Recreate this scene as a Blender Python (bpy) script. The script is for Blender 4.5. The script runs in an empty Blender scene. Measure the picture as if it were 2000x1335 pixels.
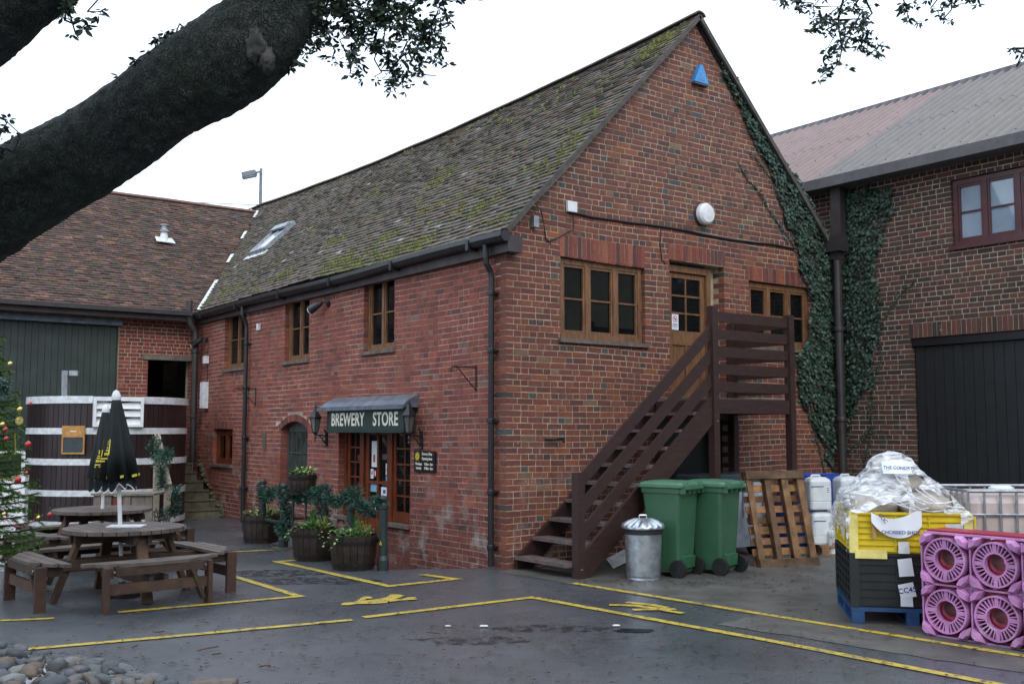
import bpy, bmesh, math, random
from mathutils import Vector, Matrix, noise
random.seed(11)
R_ = random.Random(5)
rad = math.radians
sc = bpy.context.scene
col = sc.collection

# ------------------------------------------------------------ camera
CAM = Vector((-7.26, -9.894, 1.65))
YAW, PITCH, FPX = rad(-36.607), rad(4.873), 2000.0
cd = bpy.data.cameras.new('camera'); cam = bpy.data.objects.new('camera', cd); col.objects.link(cam)
cam.location = CAM; cam.rotation_euler = (rad(90) + PITCH, 0, YAW)
cd.sensor_width = 36; cd.lens = 36.0; cd.clip_start = .05; cd.clip_end = 1500
sc.camera = cam

# ------------------------------------------------------------ sky, sun, exposure
SUN_EL, SUN_AZ = 38, 205
w = bpy.data.worlds.new('World'); sc.world = w; w.use_nodes = True
nt = w.node_tree; nt.nodes.clear()
out = nt.nodes.new('ShaderNodeOutputWorld'); bg = nt.nodes.new('ShaderNodeBackground')
sky = nt.nodes.new('ShaderNodeTexSky'); sky.sky_type = 'NISHITA'; sky.sun_disc = False
sky.sun_elevation = rad(SUN_EL); sky.sun_rotation = rad(SUN_AZ); sky.dust_density = 4; sky.air_density = 1.0
mx = nt.nodes.new('ShaderNodeMix'); mx.data_type = 'RGBA'; mx.inputs[0].default_value = .86
mx.inputs[7].default_value = (8.1, 9.3, 10.9, 1)
nt.links.new(sky.outputs[0], mx.inputs[6]); nt.links.new(mx.outputs[2], bg.inputs[0])
bg.inputs[1].default_value = .15
nt.links.new(bg.outputs[0], out.inputs[0])
sd = bpy.data.lights.new('sun', 'SUN'); sd.energy = .6; sd.angle = rad(24); sd.color = (1, .96, .9)
so = bpy.data.objects.new('sun', sd); col.objects.link(so)
so.rotation_euler = (rad(90 - SUN_EL), 0, rad(180 - SUN_AZ))
sc.view_settings.view_transform = 'Standard'; sc.view_settings.look = 'None'
sc.view_settings.exposure = .38; sc.view_settings.gamma = 1
sc.view_settings.use_curve_mapping = False
sc.cycles.max_bounces = 6; sc.cycles.diffuse_bounces = 3; sc.cycles.glossy_bounces = 3
sc.cycles.transparent_max_bounces = 12; sc.cycles.use_denoising = True

# ------------------------------------------------------------ survey helpers (photo survey -> metres)
FW = Vector((math.sin(-YAW), math.cos(-YAW), 0)); RT = Vector((math.cos(-YAW), -math.sin(-YAW), 0))
def _ray(px, py):
    d0, d1 = px - 1000, 667.5 - py; c, s = math.cos(PITCH), math.sin(PITCH)
    v = RT * d0 + FW * (-d1 * s + FPX * c); v.z = d1 * c + FPX * s
    return v
def at(px, py, dist): return CAM + _ray(px, py) * (dist / FPX)
def onz(px, py, z=0.0):
    r = _ray(px, py); return CAM + r * ((z - CAM.z) / r.z)
def onx(px, py, x=0.0):
    r = _ray(px, py); return CAM + r * ((x - CAM.x) / r.x)
def ony(px, py, y=0.0):
    r = _ray(px, py); return CAM + r * ((y - CAM.y) / r.y)
def size_seen(p):
    d = Vector(p) - CAM; return d.length

# ------------------------------------------------------------ object helpers
def lm(o):
    m = Matrix.Translation(o.location) @ o.rotation_euler.to_matrix().to_4x4()
    return lm(o.parent) @ m if o.parent else m
def tag(o, label=None, cat=None, group=None, kind=None):
    if label: o['label'] = label
    if cat: o['category'] = cat
    if group: o['group'] = group
    if kind: o['kind'] = kind
    return o
def thing(name, label, cat, loc=(0, 0, 0), rz=0, group=None):
    o = bpy.data.objects.new(name, None); col.objects.link(o); o.empty_display_size = .1
    o.location = loc; o.rotation_euler = (0, 0, rz)
    return tag(o, label, cat, group)
def dup(o, parent=None):
    c = o.copy(); col.objects.link(c)
    if parent: c.parent = parent
    for ch in list(o.children): dup(ch, c)
    return c
def place(o, loc, rz=0, label=None, tilt=None):
    o.location = loc; o.rotation_euler = (tilt[0] if tilt else 0, tilt[1] if tilt else 0, rz)
    if label: o['label'] = label
    return o
BOXF = [(0, 3, 2, 1), (4, 5, 6, 7), (0, 1, 5, 4), (1, 2, 6, 5), (2, 3, 7, 6), (3, 0, 4, 7)]
class MB:
    def __init__(s): s.v = []; s.f = []; s.t = []; s.m = []; s.mi = 0
    def add(s, vs, fs, tint=None):
        n = len(s.v); s.v += [Vector(p) for p in vs]
        for f in fs: s.f.append(tuple(n + i for i in f)); s.t.append(tint or (1, 1, 1)); s.m.append(s.mi)
        return s
    def box(s, a, b, tint=None):
        x0, y0, z0 = a; x1, y1, z1 = b
        if x0 > x1: x0, x1 = x1, x0
        if y0 > y1: y0, y1 = y1, y0
        if z0 > z1: z0, z1 = z1, z0
        return s.add([(x0, y0, z0), (x1, y0, z0), (x1, y1, z0), (x0, y1, z0), (x0, y0, z1), (x1, y0, z1), (x1, y1, z1), (x0, y1, z1)], BOXF, tint)
    def obox(s, c, size, rot=(0, 0, 0), tint=None, taper=1.0):
        from mathutils import Euler
        m = Euler(rot).to_matrix(); c = Vector(c); a, b, h = [q / 2 for q in size]
        P = []
        for z, k in ((-h, 1.0), (h, taper)):
            for x, y in ((-a, -b), (a, -b), (a, b), (-a, b)): P.append(c + m @ Vector((x * k, y * k, z)))
        return s.add(P, BOXF, tint)
    def bar(s, p0, p1, wd, ht, up=(0, 0, 1), tint=None):
        p0 = Vector(p0); p1 = Vector(p1); d = (p1 - p0).normalized(); up = Vector(up)
        if abs(d.dot(up)) > .99: up = Vector((1, 0, 0))
        sx = d.cross(up).normalized(); uz = sx.cross(d).normalized(); sx *= wd / 2; uz *= ht / 2
        P = [p0 - sx - uz, p0 + sx - uz, p1 + sx - uz, p1 - sx - uz, p0 - sx + uz, p0 + sx + uz, p1 + sx + uz, p1 - sx + uz]
        return s.add(P, BOXF, tint)
    def tube(s, pts, r, n=8, caps=True, tint=None):
        pts = [Vector(p) for p in pts]; k = len(pts); rr = r if isinstance(r, (list, tuple)) else [r] * k
        ref = Vector((0, 0, 1)); V = []; prev = None
        for i, p in enumerate(pts):
            d = (pts[min(i + 1, k - 1)] - pts[max(i - 1, 0)]).normalized()
            if prev is None:
                a = d.cross(ref)
                if a.length < .1: a = d.cross(Vector((1, 0, 0)))
            else: a = prev - d * prev.dot(d)
            a.normalize(); prev = a; b = d.cross(a)
            for j in range(n):
                t = 2 * math.pi * j / n; V.append(p + (a * math.cos(t) + b * math.sin(t)) * rr[i])
        F = []
        for i in range(k - 1):
            for j in range(n):
                F.append((i * n + j, i * n + (j + 1) % n, (i + 1) * n + (j + 1) % n, (i + 1) * n + j))
        if caps: F.append(tuple(range(n - 1, -1, -1))); F.append(tuple(range((k - 1) * n, k * n)))
        return s.add(V, F, tint)
    def lathe(s, prof, n=16, c=(0, 0, 0), tint=None, caps=True, fn=None):
        c = Vector(c); V = []
        for r, z in prof:
            for j in range(n):
                t = 2 * math.pi * j / n; q = r * (fn(j, z) if fn else 1)
                V.append(c + Vector((q * math.cos(t), q * math.sin(t), z)))
        F = []
        for i in range(len(prof) - 1):
            for j in range(n): F.append((i * n + j, i * n + (j + 1) % n, (i + 1) * n + (j + 1) % n, (i + 1) * n + j))
        if caps: F.append(tuple(range(n - 1, -1, -1))); F.append(tuple(range((len(prof) - 1) * n, len(prof) * n)))
        return s.add(V, F, tint)
    def prism(s, poly, fn, d0, d1, tint=None, back=True):
        n = len(poly); V = [fn(p[0], p[1], d0) for p in poly] + [fn(p[0], p[1], d1) for p in poly]
        F = [tuple(range(n, 2 * n))] + [(i, (i + 1) % n, n + (i + 1) % n, n + i) for i in range(n)]
        if back: F.append(tuple(range(n - 1, -1, -1)))
        return s.add(V, F, tint)
    def build(s, name, mat, parent=None, smooth=False, fix=None, keep=False):
        me = bpy.data.meshes.new(name)
        if parent is not None:
            inv = lm(parent).inverted(); vs = [inv @ p for p in s.v]
        else: vs = s.v
        if vs:
            c = Vector([(min(p[i] for p in vs) + max(p[i] for p in vs)) / 2 for i in range(3)])
            if parent is None: c.z = min(p.z for p in vs)
        else: c = Vector((0, 0, 0))
        if keep: c = Vector((0, 0, 0))
        me.from_pydata([tuple(p - c) for p in vs], [], s.f)
        mats = mat if isinstance(mat, (list, tuple)) else [mat]
        for q in mats: me.materials.append(q)
        if len(mats) > 1: me.polygons.foreach_set('material_index', s.m)
        at_ = me.attributes.new('tint', 'FLOAT_COLOR', 'FACE')
        flat = []
        for t in s.t: flat += [t[0], t[1], t[2], 1.0]
        at_.data.foreach_set('color', flat)
        if fix or (fix is None and len(s.f) < 8000):
            bm = bmesh.new(); bm.from_mesh(me); bmesh.ops.recalc_face_normals(bm, faces=bm.faces); bm.to_mesh(me); bm.free()
        if smooth: me.polygons.foreach_set('use_smooth', [True] * len(me.polygons))
        me.update()
        o = bpy.data.objects.new(name, me); col.objects.link(o); o.location = c
        if parent is not None: o.parent = parent
        return o
def bevel(o, wd=.006, seg=2):
    m = o.modifiers.new('bevel', 'BEVEL'); m.width = wd; m.segments = seg; m.limit_method = 'ANGLE'; m.angle_limit = rad(35)
    return o

# ------------------------------------------------------------ materials
def mat(name, c, rough=.6, metal=0.0, var=.25, scale=6.0, bump=0.0, bscale=60.0, tint=False, c2=None, spec=.5, detail=5, stretch=None, rvar=0.0, trans=0.0, coat=0.0):
    m = bpy.data.materials.new(name); m.use_nodes = True; n = m.node_tree; N = n.nodes; L = n.links
    p = N['Principled BSDF']; p.inputs['Roughness'].default_value = rough; p.inputs['Metallic'].default_value = metal
    p.inputs['Specular IOR Level'].default_value = spec
    if trans: p.inputs['Transmission Weight'].default_value = trans
    if coat: p.inputs['Coat Weight'].default_value = coat
    g = N.new('ShaderNodeNewGeometry'); src = g.outputs['Position']
    if stretch:
        mp = N.new('ShaderNodeMapping'); mp.inputs['Scale'].default_value = stretch; L.new(src, mp.inputs[0]); src = mp.outputs[0]
    tx = N.new('ShaderNodeTexNoise'); tx.inputs['Scale'].default_value = scale; tx.inputs['Detail'].default_value = detail; tx.inputs['Roughness'].default_value = .62
    L.new(src, tx.inputs['Vector'])
    rp = N.new('ShaderNodeValToRGB'); e = rp.color_ramp.elements; e[0].position = .32; e[1].position = .68
    a = c2 if c2 else [q * (1 - var) for q in c]; b = c if c2 else [min(1, q * (1 + var)) for q in c]
    e[0].color = (*a, 1); e[1].color = (*b, 1); L.new(tx.outputs[0], rp.inputs[0]); co = rp.outputs[0]
    if tint:
        at_ = N.new('ShaderNodeAttribute'); at_.attribute_name = 'tint'
        mm = N.new('ShaderNodeMix'); mm.data_type = 'RGBA'; mm.blend_type = 'MULTIPLY'; mm.inputs[0].default_value = 1
        L.new(co, mm.inputs[6]); L.new(at_.outputs['Color'], mm.inputs[7]); co = mm.outputs[2]
    L.new(co, p.inputs['Base Color'])
    if rvar:
        mr = N.new('ShaderNodeMapRange'); mr.inputs[3].default_value = rough - rvar; mr.inputs[4].default_value = rough + rvar
        L.new(tx.outputs[0], mr.inputs[0]); L.new(mr.outputs[0], p.inputs['Roughness'])
    if bump:
        t2 = N.new('ShaderNodeTexNoise'); t2.inputs['Scale'].default_value = bscale; t2.inputs['Detail'].default_value = 3; L.new(src, t2.inputs['Vector'])
        bp = N.new('ShaderNodeBump'); bp.inputs['Strength'].default_value = bump; bp.inputs['Distance'].default_value = .01
        L.new(t2.outputs[0], bp.inputs['Height']); L.new(bp.outputs[0], p.inputs['Normal'])
    return m
def stained(m, colr, scale, lo, hi, zlo=None, zhi=None, amt=.8, stretch=None):
    """patches of another colour (salts, moss, lichen) with a shape of their own"""
    n = m.node_tree; N = n.nodes; L = n.links; p = N['Principled BSDF']
    src = p.inputs['Base Color'].links[0].from_socket
    g = N.new('ShaderNodeNewGeometry'); tx = N.new('ShaderNodeTexNoise'); tx.inputs['Scale'].default_value = scale; tx.inputs['Detail'].default_value = 7; tx.inputs['Roughness'].default_value = .68
    v = g.outputs['Position']
    if stretch:
        mp = N.new('ShaderNodeMapping'); mp.inputs['Scale'].default_value = stretch; L.new(v, mp.inputs[0]); v = mp.outputs[0]
    L.new(v, tx.inputs['Vector'])
    mr = N.new('ShaderNodeMapRange'); mr.inputs[1].default_value = lo; mr.inputs[2].default_value = hi; mr.inputs[4].default_value = amt
    L.new(tx.outputs[0], mr.inputs[0]); f = mr.outputs[0]
    if zlo is not None:
        sp = N.new('ShaderNodeSeparateXYZ'); L.new(g.outputs['Position'], sp.inputs[0])
        m2 = N.new('ShaderNodeMapRange'); m2.inputs[1].default_value = zlo; m2.inputs[2].default_value = zhi; m2.inputs[3].default_value = 1; m2.inputs[4].default_value = 0
        L.new(sp.outputs[2], m2.inputs[0]); mu = N.new('ShaderNodeMath'); mu.operation = 'MULTIPLY'; L.new(f, mu.inputs[0]); L.new(m2.outputs[0], mu.inputs[1]); f = mu.outputs[0]
    mm = N.new('ShaderNodeMix'); mm.data_type = 'RGBA'; L.new(f, mm.inputs[0]); L.new(src, mm.inputs[6]); mm.inputs[7].default_value = (*colr, 1)
    L.new(mm.outputs[2], p.inputs['Base Color'])
    return m
M = {}
W1 = (1.0, 1.0, 1.0)
M['brick'] = mat('brick_clay', W1, .85, var=.38, scale=26, bump=.55, bscale=70, tint=True)
stained(M['brick'], (.50, .46, .43), 2.6, .53, .72, .2, 1.5, .75)
stained(M['brick'], (.40, .33, .25), 8.5, .665, .70, None, None, .8)
stained(M['brick'], (.035, .04, .028), 1.7, .56, .75, None, None, .55)
M['mortar'] = mat('lime_mortar', (.44, .36, .26), .95, var=.25, scale=7, bump=.6, bscale=55)
stained(M['mortar'], (.60, .57, .53), 1.9, .5, .7, 0, 2.2, .8)
stained(M['mortar'], (.10, .09, .07), 1.3, .5, .75, None, None, .7)
M['mortar_front'] = mat('pale_worn_mortar', (.40, .30, .25), .95, var=.45, scale=1.1, bump=.6, bscale=55)
stained(M['mortar_front'], (.16, .07, .055), 1.0, .47, .62, None, None, .75)
stained(M['mortar_front'], (.60, .57, .53), 2.6, .5, .7, 0, 1.6, .8)
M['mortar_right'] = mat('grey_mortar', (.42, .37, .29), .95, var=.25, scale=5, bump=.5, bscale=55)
M['tile'] = mat('clay_roof_tile', W1, .88, var=.35, scale=9, bump=.6, bscale=40, tint=True)
stained(M['tile'], (.085, .092, .05), 1.9, .54, .70, None, None, .55)
stained(M['tile'], (.19, .205, .165), 11, .60, .70, None, None, .7)
M['tile_red'] = mat('red_clay_roof_tile', W1, .88, var=.35, scale=9, bump=.6, bscale=40, tint=True)
stained(M['tile_red'], (.075, .082, .035), 3.1, .56, .68, None, None, .7)
M['moss'] = mat('moss', (.115, .13, .030), 1, var=.45, scale=24, bump=1, bscale=90, tint=True)
M['roofdeck'] = mat('roof_felt', (.03, .027, .025), .9)
M['lead'] = mat('lead_sheet', (.16, .18, .215), .5, .35, var=.35, scale=7, bump=.3, bscale=14)
M['fascia'] = mat('painted_fascia', (.055, .042, .042), .6, var=.3, scale=5, bump=.2)
M['blackpipe'] = mat('black_painted_iron', (.013, .013, .015), .38, var=.3, bump=.15, bscale=30)
M['brownpipe'] = mat('brown_painted_iron', (.032, .026, .026), .5, var=.3, bump=.2, bscale=30)
M['oak'] = mat('varnished_oak', (.18, .086, .038), .5, var=.45, scale=5, bump=.35, bscale=35, stretch=(6, 6, 1))
M['mahog'] = mat('mahogany_stain', (.15, .035, .014), .35, var=.4, scale=5, bump=.2, bscale=40, stretch=(6, 6, 1))
M['maroon'] = mat('maroon_window_paint', (.075, .022, .026), .4, var=.25)
M['sill'] = mat('weathered_sill', (.13, .105, .085), .8, var=.4, scale=14, bump=.5)
M['glass'] = mat('window_glass', (.006, .007, .008), .03, var=.4, scale=3, spec=.35)
M['glass_right'] = mat('sky_painted_window_glass', (.24, .31, .38), .04, var=.25, scale=.8, spec=1)  # pale blue base colour paints the sky's reflection into these panes
M['dark'] = mat('dark_interior', (.006, .006, .007), .9)
M['greenboard'] = mat('dark_green_boards', (.030, .041, .036), .55, var=.25, scale=3, bump=.25, bscale=40)
M['signgreen'] = mat('sign_green_paint', (.027, .045, .041), .45, var=.12)
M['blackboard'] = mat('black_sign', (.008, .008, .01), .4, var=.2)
M['cream'] = mat('cream_lettering', (.78, .74, .62), .5, var=.06)
M['white'] = mat('white_paint', (.72, .73, .74), .45, var=.1, scale=9)
M['whitedirty'] = mat('weathered_white_paint', (.60, .62, .63), .6, var=.22, scale=11)
M['galv'] = mat('galvanised_steel', (.50, .54, .58), .34, .85, var=.28, scale=13, rvar=.14)
M['galvdull'] = mat('dull_galvanised_steel', (.30, .32, .34), .5, .7, var=.3, scale=12)
M['stairpaint'] = mat('brown_stain_timber', (.036, .015, .013), .5, var=.35, scale=7, bump=.3, bscale=40, stretch=(1, 6, 6))
M['tread'] = mat('worn_tread', (.12, .085, .08), .7, var=.4, scale=9, bump=.4)
M['ivy'] = mat('ivy_leaf', (.024, .054, .034), .45, var=.5, scale=16, tint=True, spec=.45)
M['ivystem'] = mat('ivy_stem', (.05, .04, .03), .9)
M['bark'] = mat('oak_bark', (.040, .045, .042), .85, var=.65, scale=14, bump=1, bscale=34, spec=.3)
stained(M['bark'], (.016, .034, .018), 2.4, .45, .68, None, None, .7)
stained(M['bark'], (.07, .068, .06), 3.2, .68, .74, None, None, .5)
_n = M['bark'].node_tree; _p = _n.nodes['Principled BSDF']; _g = _n.nodes.new('ShaderNodeNewGeometry'); _v = _n.nodes.new('ShaderNodeTexVoronoi'); _v.feature = 'DISTANCE_TO_EDGE'; _v.inputs['Scale'].default_value = 48
_d = _n.nodes.new('ShaderNodeTexNoise'); _d.inputs['Scale'].default_value = 7; _m = _n.nodes.new('ShaderNodeMixRGB'); _m.inputs[0].default_value = .3; _n.links.new(_g.outputs['Position'], _m.inputs[1]); _n.links.new(_g.outputs['Position'], _d.inputs['Vector']); _n.links.new(_d.outputs['Color'], _m.inputs[2]); _n.links.new(_m.outputs[0], _v.inputs['Vector'])
_r = _n.nodes.new('ShaderNodeMapRange'); _r.inputs[2].default_value = .14; _n.links.new(_v.outputs['Distance'], _r.inputs[0])
_b = _n.nodes.new('ShaderNodeBump'); _b.inputs['Strength'].default_value = 1; _b.inputs['Distance'].default_value = .014; _n.links.new(_r.outputs[0], _b.inputs['Height']); _n.links.new(_p.inputs['Normal'].links[0].from_socket, _b.inputs['Normal']); _n.links.new(_b.outputs[0], _p.inputs['Normal'])
_s = _p.inputs['Base Color'].links[0].from_socket; _q = _n.nodes.new('ShaderNodeMix'); _q.data_type = 'RGBA'; _q.blend_type = 'MULTIPLY'; _q.inputs[0].default_value = .3; _n.links.new(_s, _q.inputs[6]); _n.links.new(_r.outputs[0], _q.inputs[7]); _n.links.new(_q.outputs[2], _p.inputs['Base Color'])
M['oakleaf'] = mat('oak_leaf', (.035, .055, .032), .45, var=.4, tint=True)
M['scar'] = mat('bark_scar', (.048, .047, .042), .9, var=.5, scale=18, bump=1, bscale=30)
M['corr'] = mat('corrugated_cement', (.235, .205, .195), .8, var=.10, scale=3, bump=.15, bscale=30, tint=True)
M['concrete'] = mat('old_concrete', (.092, .087, .078), .5, var=.35, scale=2.2, bump=.5, bscale=70, rvar=.12)
M['stone'] = mat('worn_stone', (.105, .095, .062), .9, var=.45, scale=7, bump=.6, bscale=30)
M['plasticgreen'] = mat('green_bin_plastic', (.040, .115, .062), .38, var=.14, scale=4, bump=.08, bscale=120)
M['rubber'] = mat('black_rubber', (.012, .012, .013), .65)
M['palletwood'] = mat('raw_pallet_wood', (.26, .14, .065), .8, var=.55, scale=5, bump=.5, bscale=50, tint=True)
M['yellowplastic'] = mat('yellow_plastic', (.66, .50, .018), .38, var=.12, scale=9)
M['blackplastic'] = mat('black_plastic', (.014, .018, .018), .45, var=.3)
M['blueplastic'] = mat('blue_plastic', (.018, .07, .36), .4, var=.15)
M['bluepallet'] = mat('blue_pallet_paint', (.014, .055, .15), .5, var=.3, scale=9)
M['pink'] = mat('pink_plastic', (.47, .21, .43), .42, var=.3, scale=5)
stained(M['pink'], (.62, .48, .60), 4.5, .56, .70, None, None, .6)
M['pinkdeep'] = mat('crimson_plastic', (.30, .012, .045), .4, var=.2, scale=8)
M['natural'] = mat('translucent_white_plastic', (.68, .71, .72), .35, var=.09, scale=7)
M['ibc'] = mat('stained_tank_plastic', (.60, .50, .48), .45, var=.18, scale=3, c2=(.42, .32, .28))
M['paper'] = mat('paper', (.74, .76, .80), .7, var=.06)
stained(M['plasticgreen'], (.05, .075, .055), 3.5, .52, .74, None, None, .6)
M['ink'] = mat('blue_ink', (.05, .06, .22), .7, var=.1)
M['darkgrey'] = mat('dark_grey_print', (.06, .06, .07), .7, var=.1)
M['redprint'] = mat('red_print', (.5, .03, .03), .6, var=.1)
M['yellowprint'] = mat('yellow_print', (.62, .50, .04), .5, var=.1)
M['bluetag'] = mat('pale_blue_print', (.22, .42, .60), .5, var=.15)
M['gold'] = mat('gold_bauble', (.80, .62, .20), .22, .9, var=.15)
M['redball'] = mat('red_bauble', (.50, .012, .02), .2, .1, var=.12, coat=.6)
M['spruce'] = mat('spruce_needles', (.055, .125, .018), .55, var=.4, scale=12, tint=True)
M['garland'] = mat('artificial_garland', (.014, .066, .042), .6, var=.4, scale=20, tint=True)
M['leafgreen'] = mat('planter_leaf', (.10, .19, .045), .5, var=.4, scale=20, tint=True)
M['soil'] = mat('soil', (.03, .022, .016), 1, bump=.8)
M['barrelwood'] = mat('dark_barrel_oak', (.024, .014, .010), .55, var=.45, scale=9, bump=.4, bscale=50, tint=True)
M['iron'] = mat('dark_hoop_iron', (.018, .016, .016), .5, .3, var=.3)
M['railgreen'] = mat('dark_green_iron', (.022, .034, .032), .42, var=.25, bump=.15)
M['tablewood'] = mat('weathered_table_timber', (.115, .092, .080), .75, var=.35, scale=7, bump=.4, bscale=50, tint=True)
M['vatwood'] = mat('dark_vat_staves', (.022, .011, .012), .42, var=.3, scale=3, bump=.25, bscale=26, stretch=(5, 5, .6), tint=True)
M['parasol'] = mat('dark_parasol_cloth', (.006, .011, .011), .8, var=.3, bump=.25, bscale=90)
M['pebble'] = mat('beach_pebble', W1, .6, var=.28, scale=14, bump=.3, bscale=50, tint=True)
M['twig'] = mat('dead_leaf', (.075, .040, .025), .9, var=.4, tint=True)
M['timber_dark'] = mat('dark_weathered_timber', (.075, .065, .058), .85, var=.35, scale=9, bump=.4)
M['timber'] = mat('grey_old_timber', (.16, .135, .11), .8, var=.35, scale=7, bump=.4, bscale=40)
M['orangeboard'] = mat('orange_pine_frame', (.40, .20, .05), .6, var=.35, scale=9)
M['slate'] = mat('chalkboard', (.035, .045, .052), .6, var=.2)
M['brightblue'] = mat('alarm_blue', (.03, .24, .58), .35, var=.1)
M['sack'] = mat('pale_paper_sack', (.40, .36, .31), .7, var=.3, scale=6, bump=.4, bscale=14)
M['tape'] = mat('brown_tape', (.42, .24, .12), .35, var=.15)
def film_mat():
    m = bpy.data.materials.new('stretch_film'); m.use_nodes = True; n = m.node_tree; N = n.nodes; L = n.links
    p = N['Principled BSDF']; p.inputs['Base Color'].default_value = (.86, .88, .93, 1); p.inputs['Roughness'].default_value = .38; p.inputs['Specular IOR Level'].default_value = .35
    g = N.new('ShaderNodeNewGeometry'); mp = N.new('ShaderNodeMapping'); mp.inputs['Rotation'].default_value = (.5, .4, .6); mp.inputs['Scale'].default_value = (3, 3, 9)
    t = N.new('ShaderNodeTexNoise'); t.inputs['Scale'].default_value = 2.6; t.inputs['Detail'].default_value = 6; t.inputs['Distortion'].default_value = 1.2
    L.new(g.outputs['Position'], mp.inputs[0]); L.new(mp.outputs[0], t.inputs['Vector'])
    r = N.new('ShaderNodeMapRange'); r.inputs[1].default_value = .36; r.inputs[2].default_value = .66; r.inputs[3].default_value = .12; r.inputs[4].default_value = .88
    L.new(t.outputs[0], r.inputs[0]); L.new(r.outputs[0], p.inputs['Alpha'])
    b = N.new('ShaderNodeBump'); b.inputs['Strength'].default_value = .7; b.inputs['Distance'].default_value = .02; L.new(t.outputs[0], b.inputs['Height']); L.new(b.outputs[0], p.inputs['Normal'])
    return m
M['film'] = film_mat()
def asphalt_mat():
    m = bpy.data.materials.new('wet_asphalt'); m.use_nodes = True; n = m.node_tree; N = n.nodes; L = n.links
    p = N['Principled BSDF']; g = N.new('ShaderNodeNewGeometry')
    def nz(s, d, r=.6):
        t = N.new('ShaderNodeTexNoise'); t.inputs['Scale'].default_value = s; t.inputs['Detail'].default_value = d; t.inputs['Roughness'].default_value = r; L.new(g.outputs['Position'], t.inputs['Vector']); return t.outputs[0]
    big = nz(.45, 5); mid = nz(6, 8, .8); fine = nz(62, 6, .85)
    rp = N.new('ShaderNodeValToRGB'); e = rp.color_ramp.elements; e[0].position = .34; e[0].color = (.058, .063, .071, 1); e[1].position = .66; e[1].color = (.097, .102, .110, 1); L.new(big, rp.inputs[0])
    r2 = N.new('ShaderNodeValToRGB'); e = r2.color_ramp.elements; e[0].position = .32; e[0].color = (.62, .61, .60, 1); e[1].position = .5; e[1].color = (1.1, 1.1, 1.12, 1); L.new(mid, r2.inputs[0])
    r3 = N.new('ShaderNodeValToRGB'); e = r3.color_ramp.elements; e[0].position = .40; e[0].color = (.45, .45, .45, 1); e[1].position = .62; e[1].color = (1.7, 1.7, 1.68, 1); L.new(fine, r3.inputs[0])
    a = N.new('ShaderNodeMix'); a.data_type = 'RGBA'; a.blend_type = 'MULTIPLY'; a.inputs[0].default_value = 1; L.new(rp.outputs[0], a.inputs[6]); L.new(r2.outputs[0], a.inputs[7])
    b = N.new('ShaderNodeMix'); b.data_type = 'RGBA'; b.blend_type = 'MULTIPLY'; b.inputs[0].default_value = 1; L.new(a.outputs[2], b.inputs[6]); L.new(r3.outputs[0], b.inputs[7]); L.new(b.outputs[2], p.inputs['Base Color'])
    mr = N.new('ShaderNodeMapRange'); mr.inputs[1].default_value = .35; mr.inputs[2].default_value = .65; mr.inputs[3].default_value = .22; mr.inputs[4].default_value = .36; p.inputs['Coat Weight'].default_value = .3; p.inputs['Coat Roughness'].default_value = .22; L.new(big, mr.inputs[0]); L.new(mr.outputs[0], p.inputs['Roughness'])
    bp = N.new('ShaderNodeBump'); bp.inputs['Strength'].default_value = .5; bp.inputs['Distance'].default_value = .006; L.new(fine, bp.inputs['Height'])
    b2 = N.new('ShaderNodeBump'); b2.inputs['Strength'].default_value = .35; b2.inputs['Distance'].default_value = .02; L.new(mid, b2.inputs['Height']); L.new(bp.outputs[0], b2.inputs['Normal']); L.new(b2.outputs[0], p.inputs['Normal'])
    return m
M['asphalt'] = asphalt_mat()
M['linepaint'] = mat('worn_yellow_paint', (.58, .42, .045), .5, c2=(.50, .36, .05), scale=4, bump=.5, bscale=130)
stained(M['linepaint'], (.06, .055, .05), 16, .53, .60, None, None, .85)
stained(M['linepaint'], (.10, .09, .06), 1.1, .52, .62, None, None, .55)
M['puddle'] = mat('puddle_water', (.02, .022, .026), .04, var=.2, spec=.6)
M['wetpatch'] = mat('damp_dark_patch', (.046, .047, .052), .16, var=.3, bump=.4, bscale=140)
_n = M['wetpatch'].node_tree; _g = _n.nodes.new('ShaderNodeNewGeometry'); _t = _n.nodes.new('ShaderNodeTexNoise'); _t.inputs['Scale'].default_value = 9; _t.inputs['Detail'].default_value = 9; _t.inputs['Roughness'].default_value = .8
_r = _n.nodes.new('ShaderNodeMapRange'); _r.inputs[1].default_value = .48; _r.inputs[2].default_value = .56; _n.links.new(_g.outputs['Position'], _t.inputs['Vector']); _n.links.new(_t.outputs[0], _r.inputs[0]); _n.links.new(_r.outputs[0], _n.nodes['Principled BSDF'].inputs['Alpha'])

# ------------------------------------------------------------ wall planes: (u, z, d outwards) -> world
def FAC(u, z, d=0.0): return Vector((-d, u, z))
def GAB(u, z, d=0.0): return Vector((u, -d, z))
def LEF(u, z, d=0.0): return Vector((u, 10.7 - d, z))
def RIG(u, z, d=0.0): return Vector((6.6 - d, u, z))
def pbox(mb, fn, u0, u1, z0, z1, d0, d1, tint=None):
    return mb.prism([(u0, z0), (u1, z0), (u1, z1), (u0, z1)], fn, d0, d1, tint)
C = .075
def sn(z): return round(z / C) * C
def clip(poly, a, b, c):            # keep a*u+b*z<=c
    o = []
    for i in range(len(poly)):
        p, q = poly[i], poly[(i + 1) % len(poly)]; fp = a * p[0] + b * p[1] - c; fq = a * q[0] + b * q[1] - c
        if fp <= 0: o.append(p)
        if (fp < 0 < fq) or (fq < 0 < fp):
            t = fp / (fp - fq); o.append((p[0] + (q[0] - p[0]) * t, p[1] + (q[1] - p[1]) * t))
    return o
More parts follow.
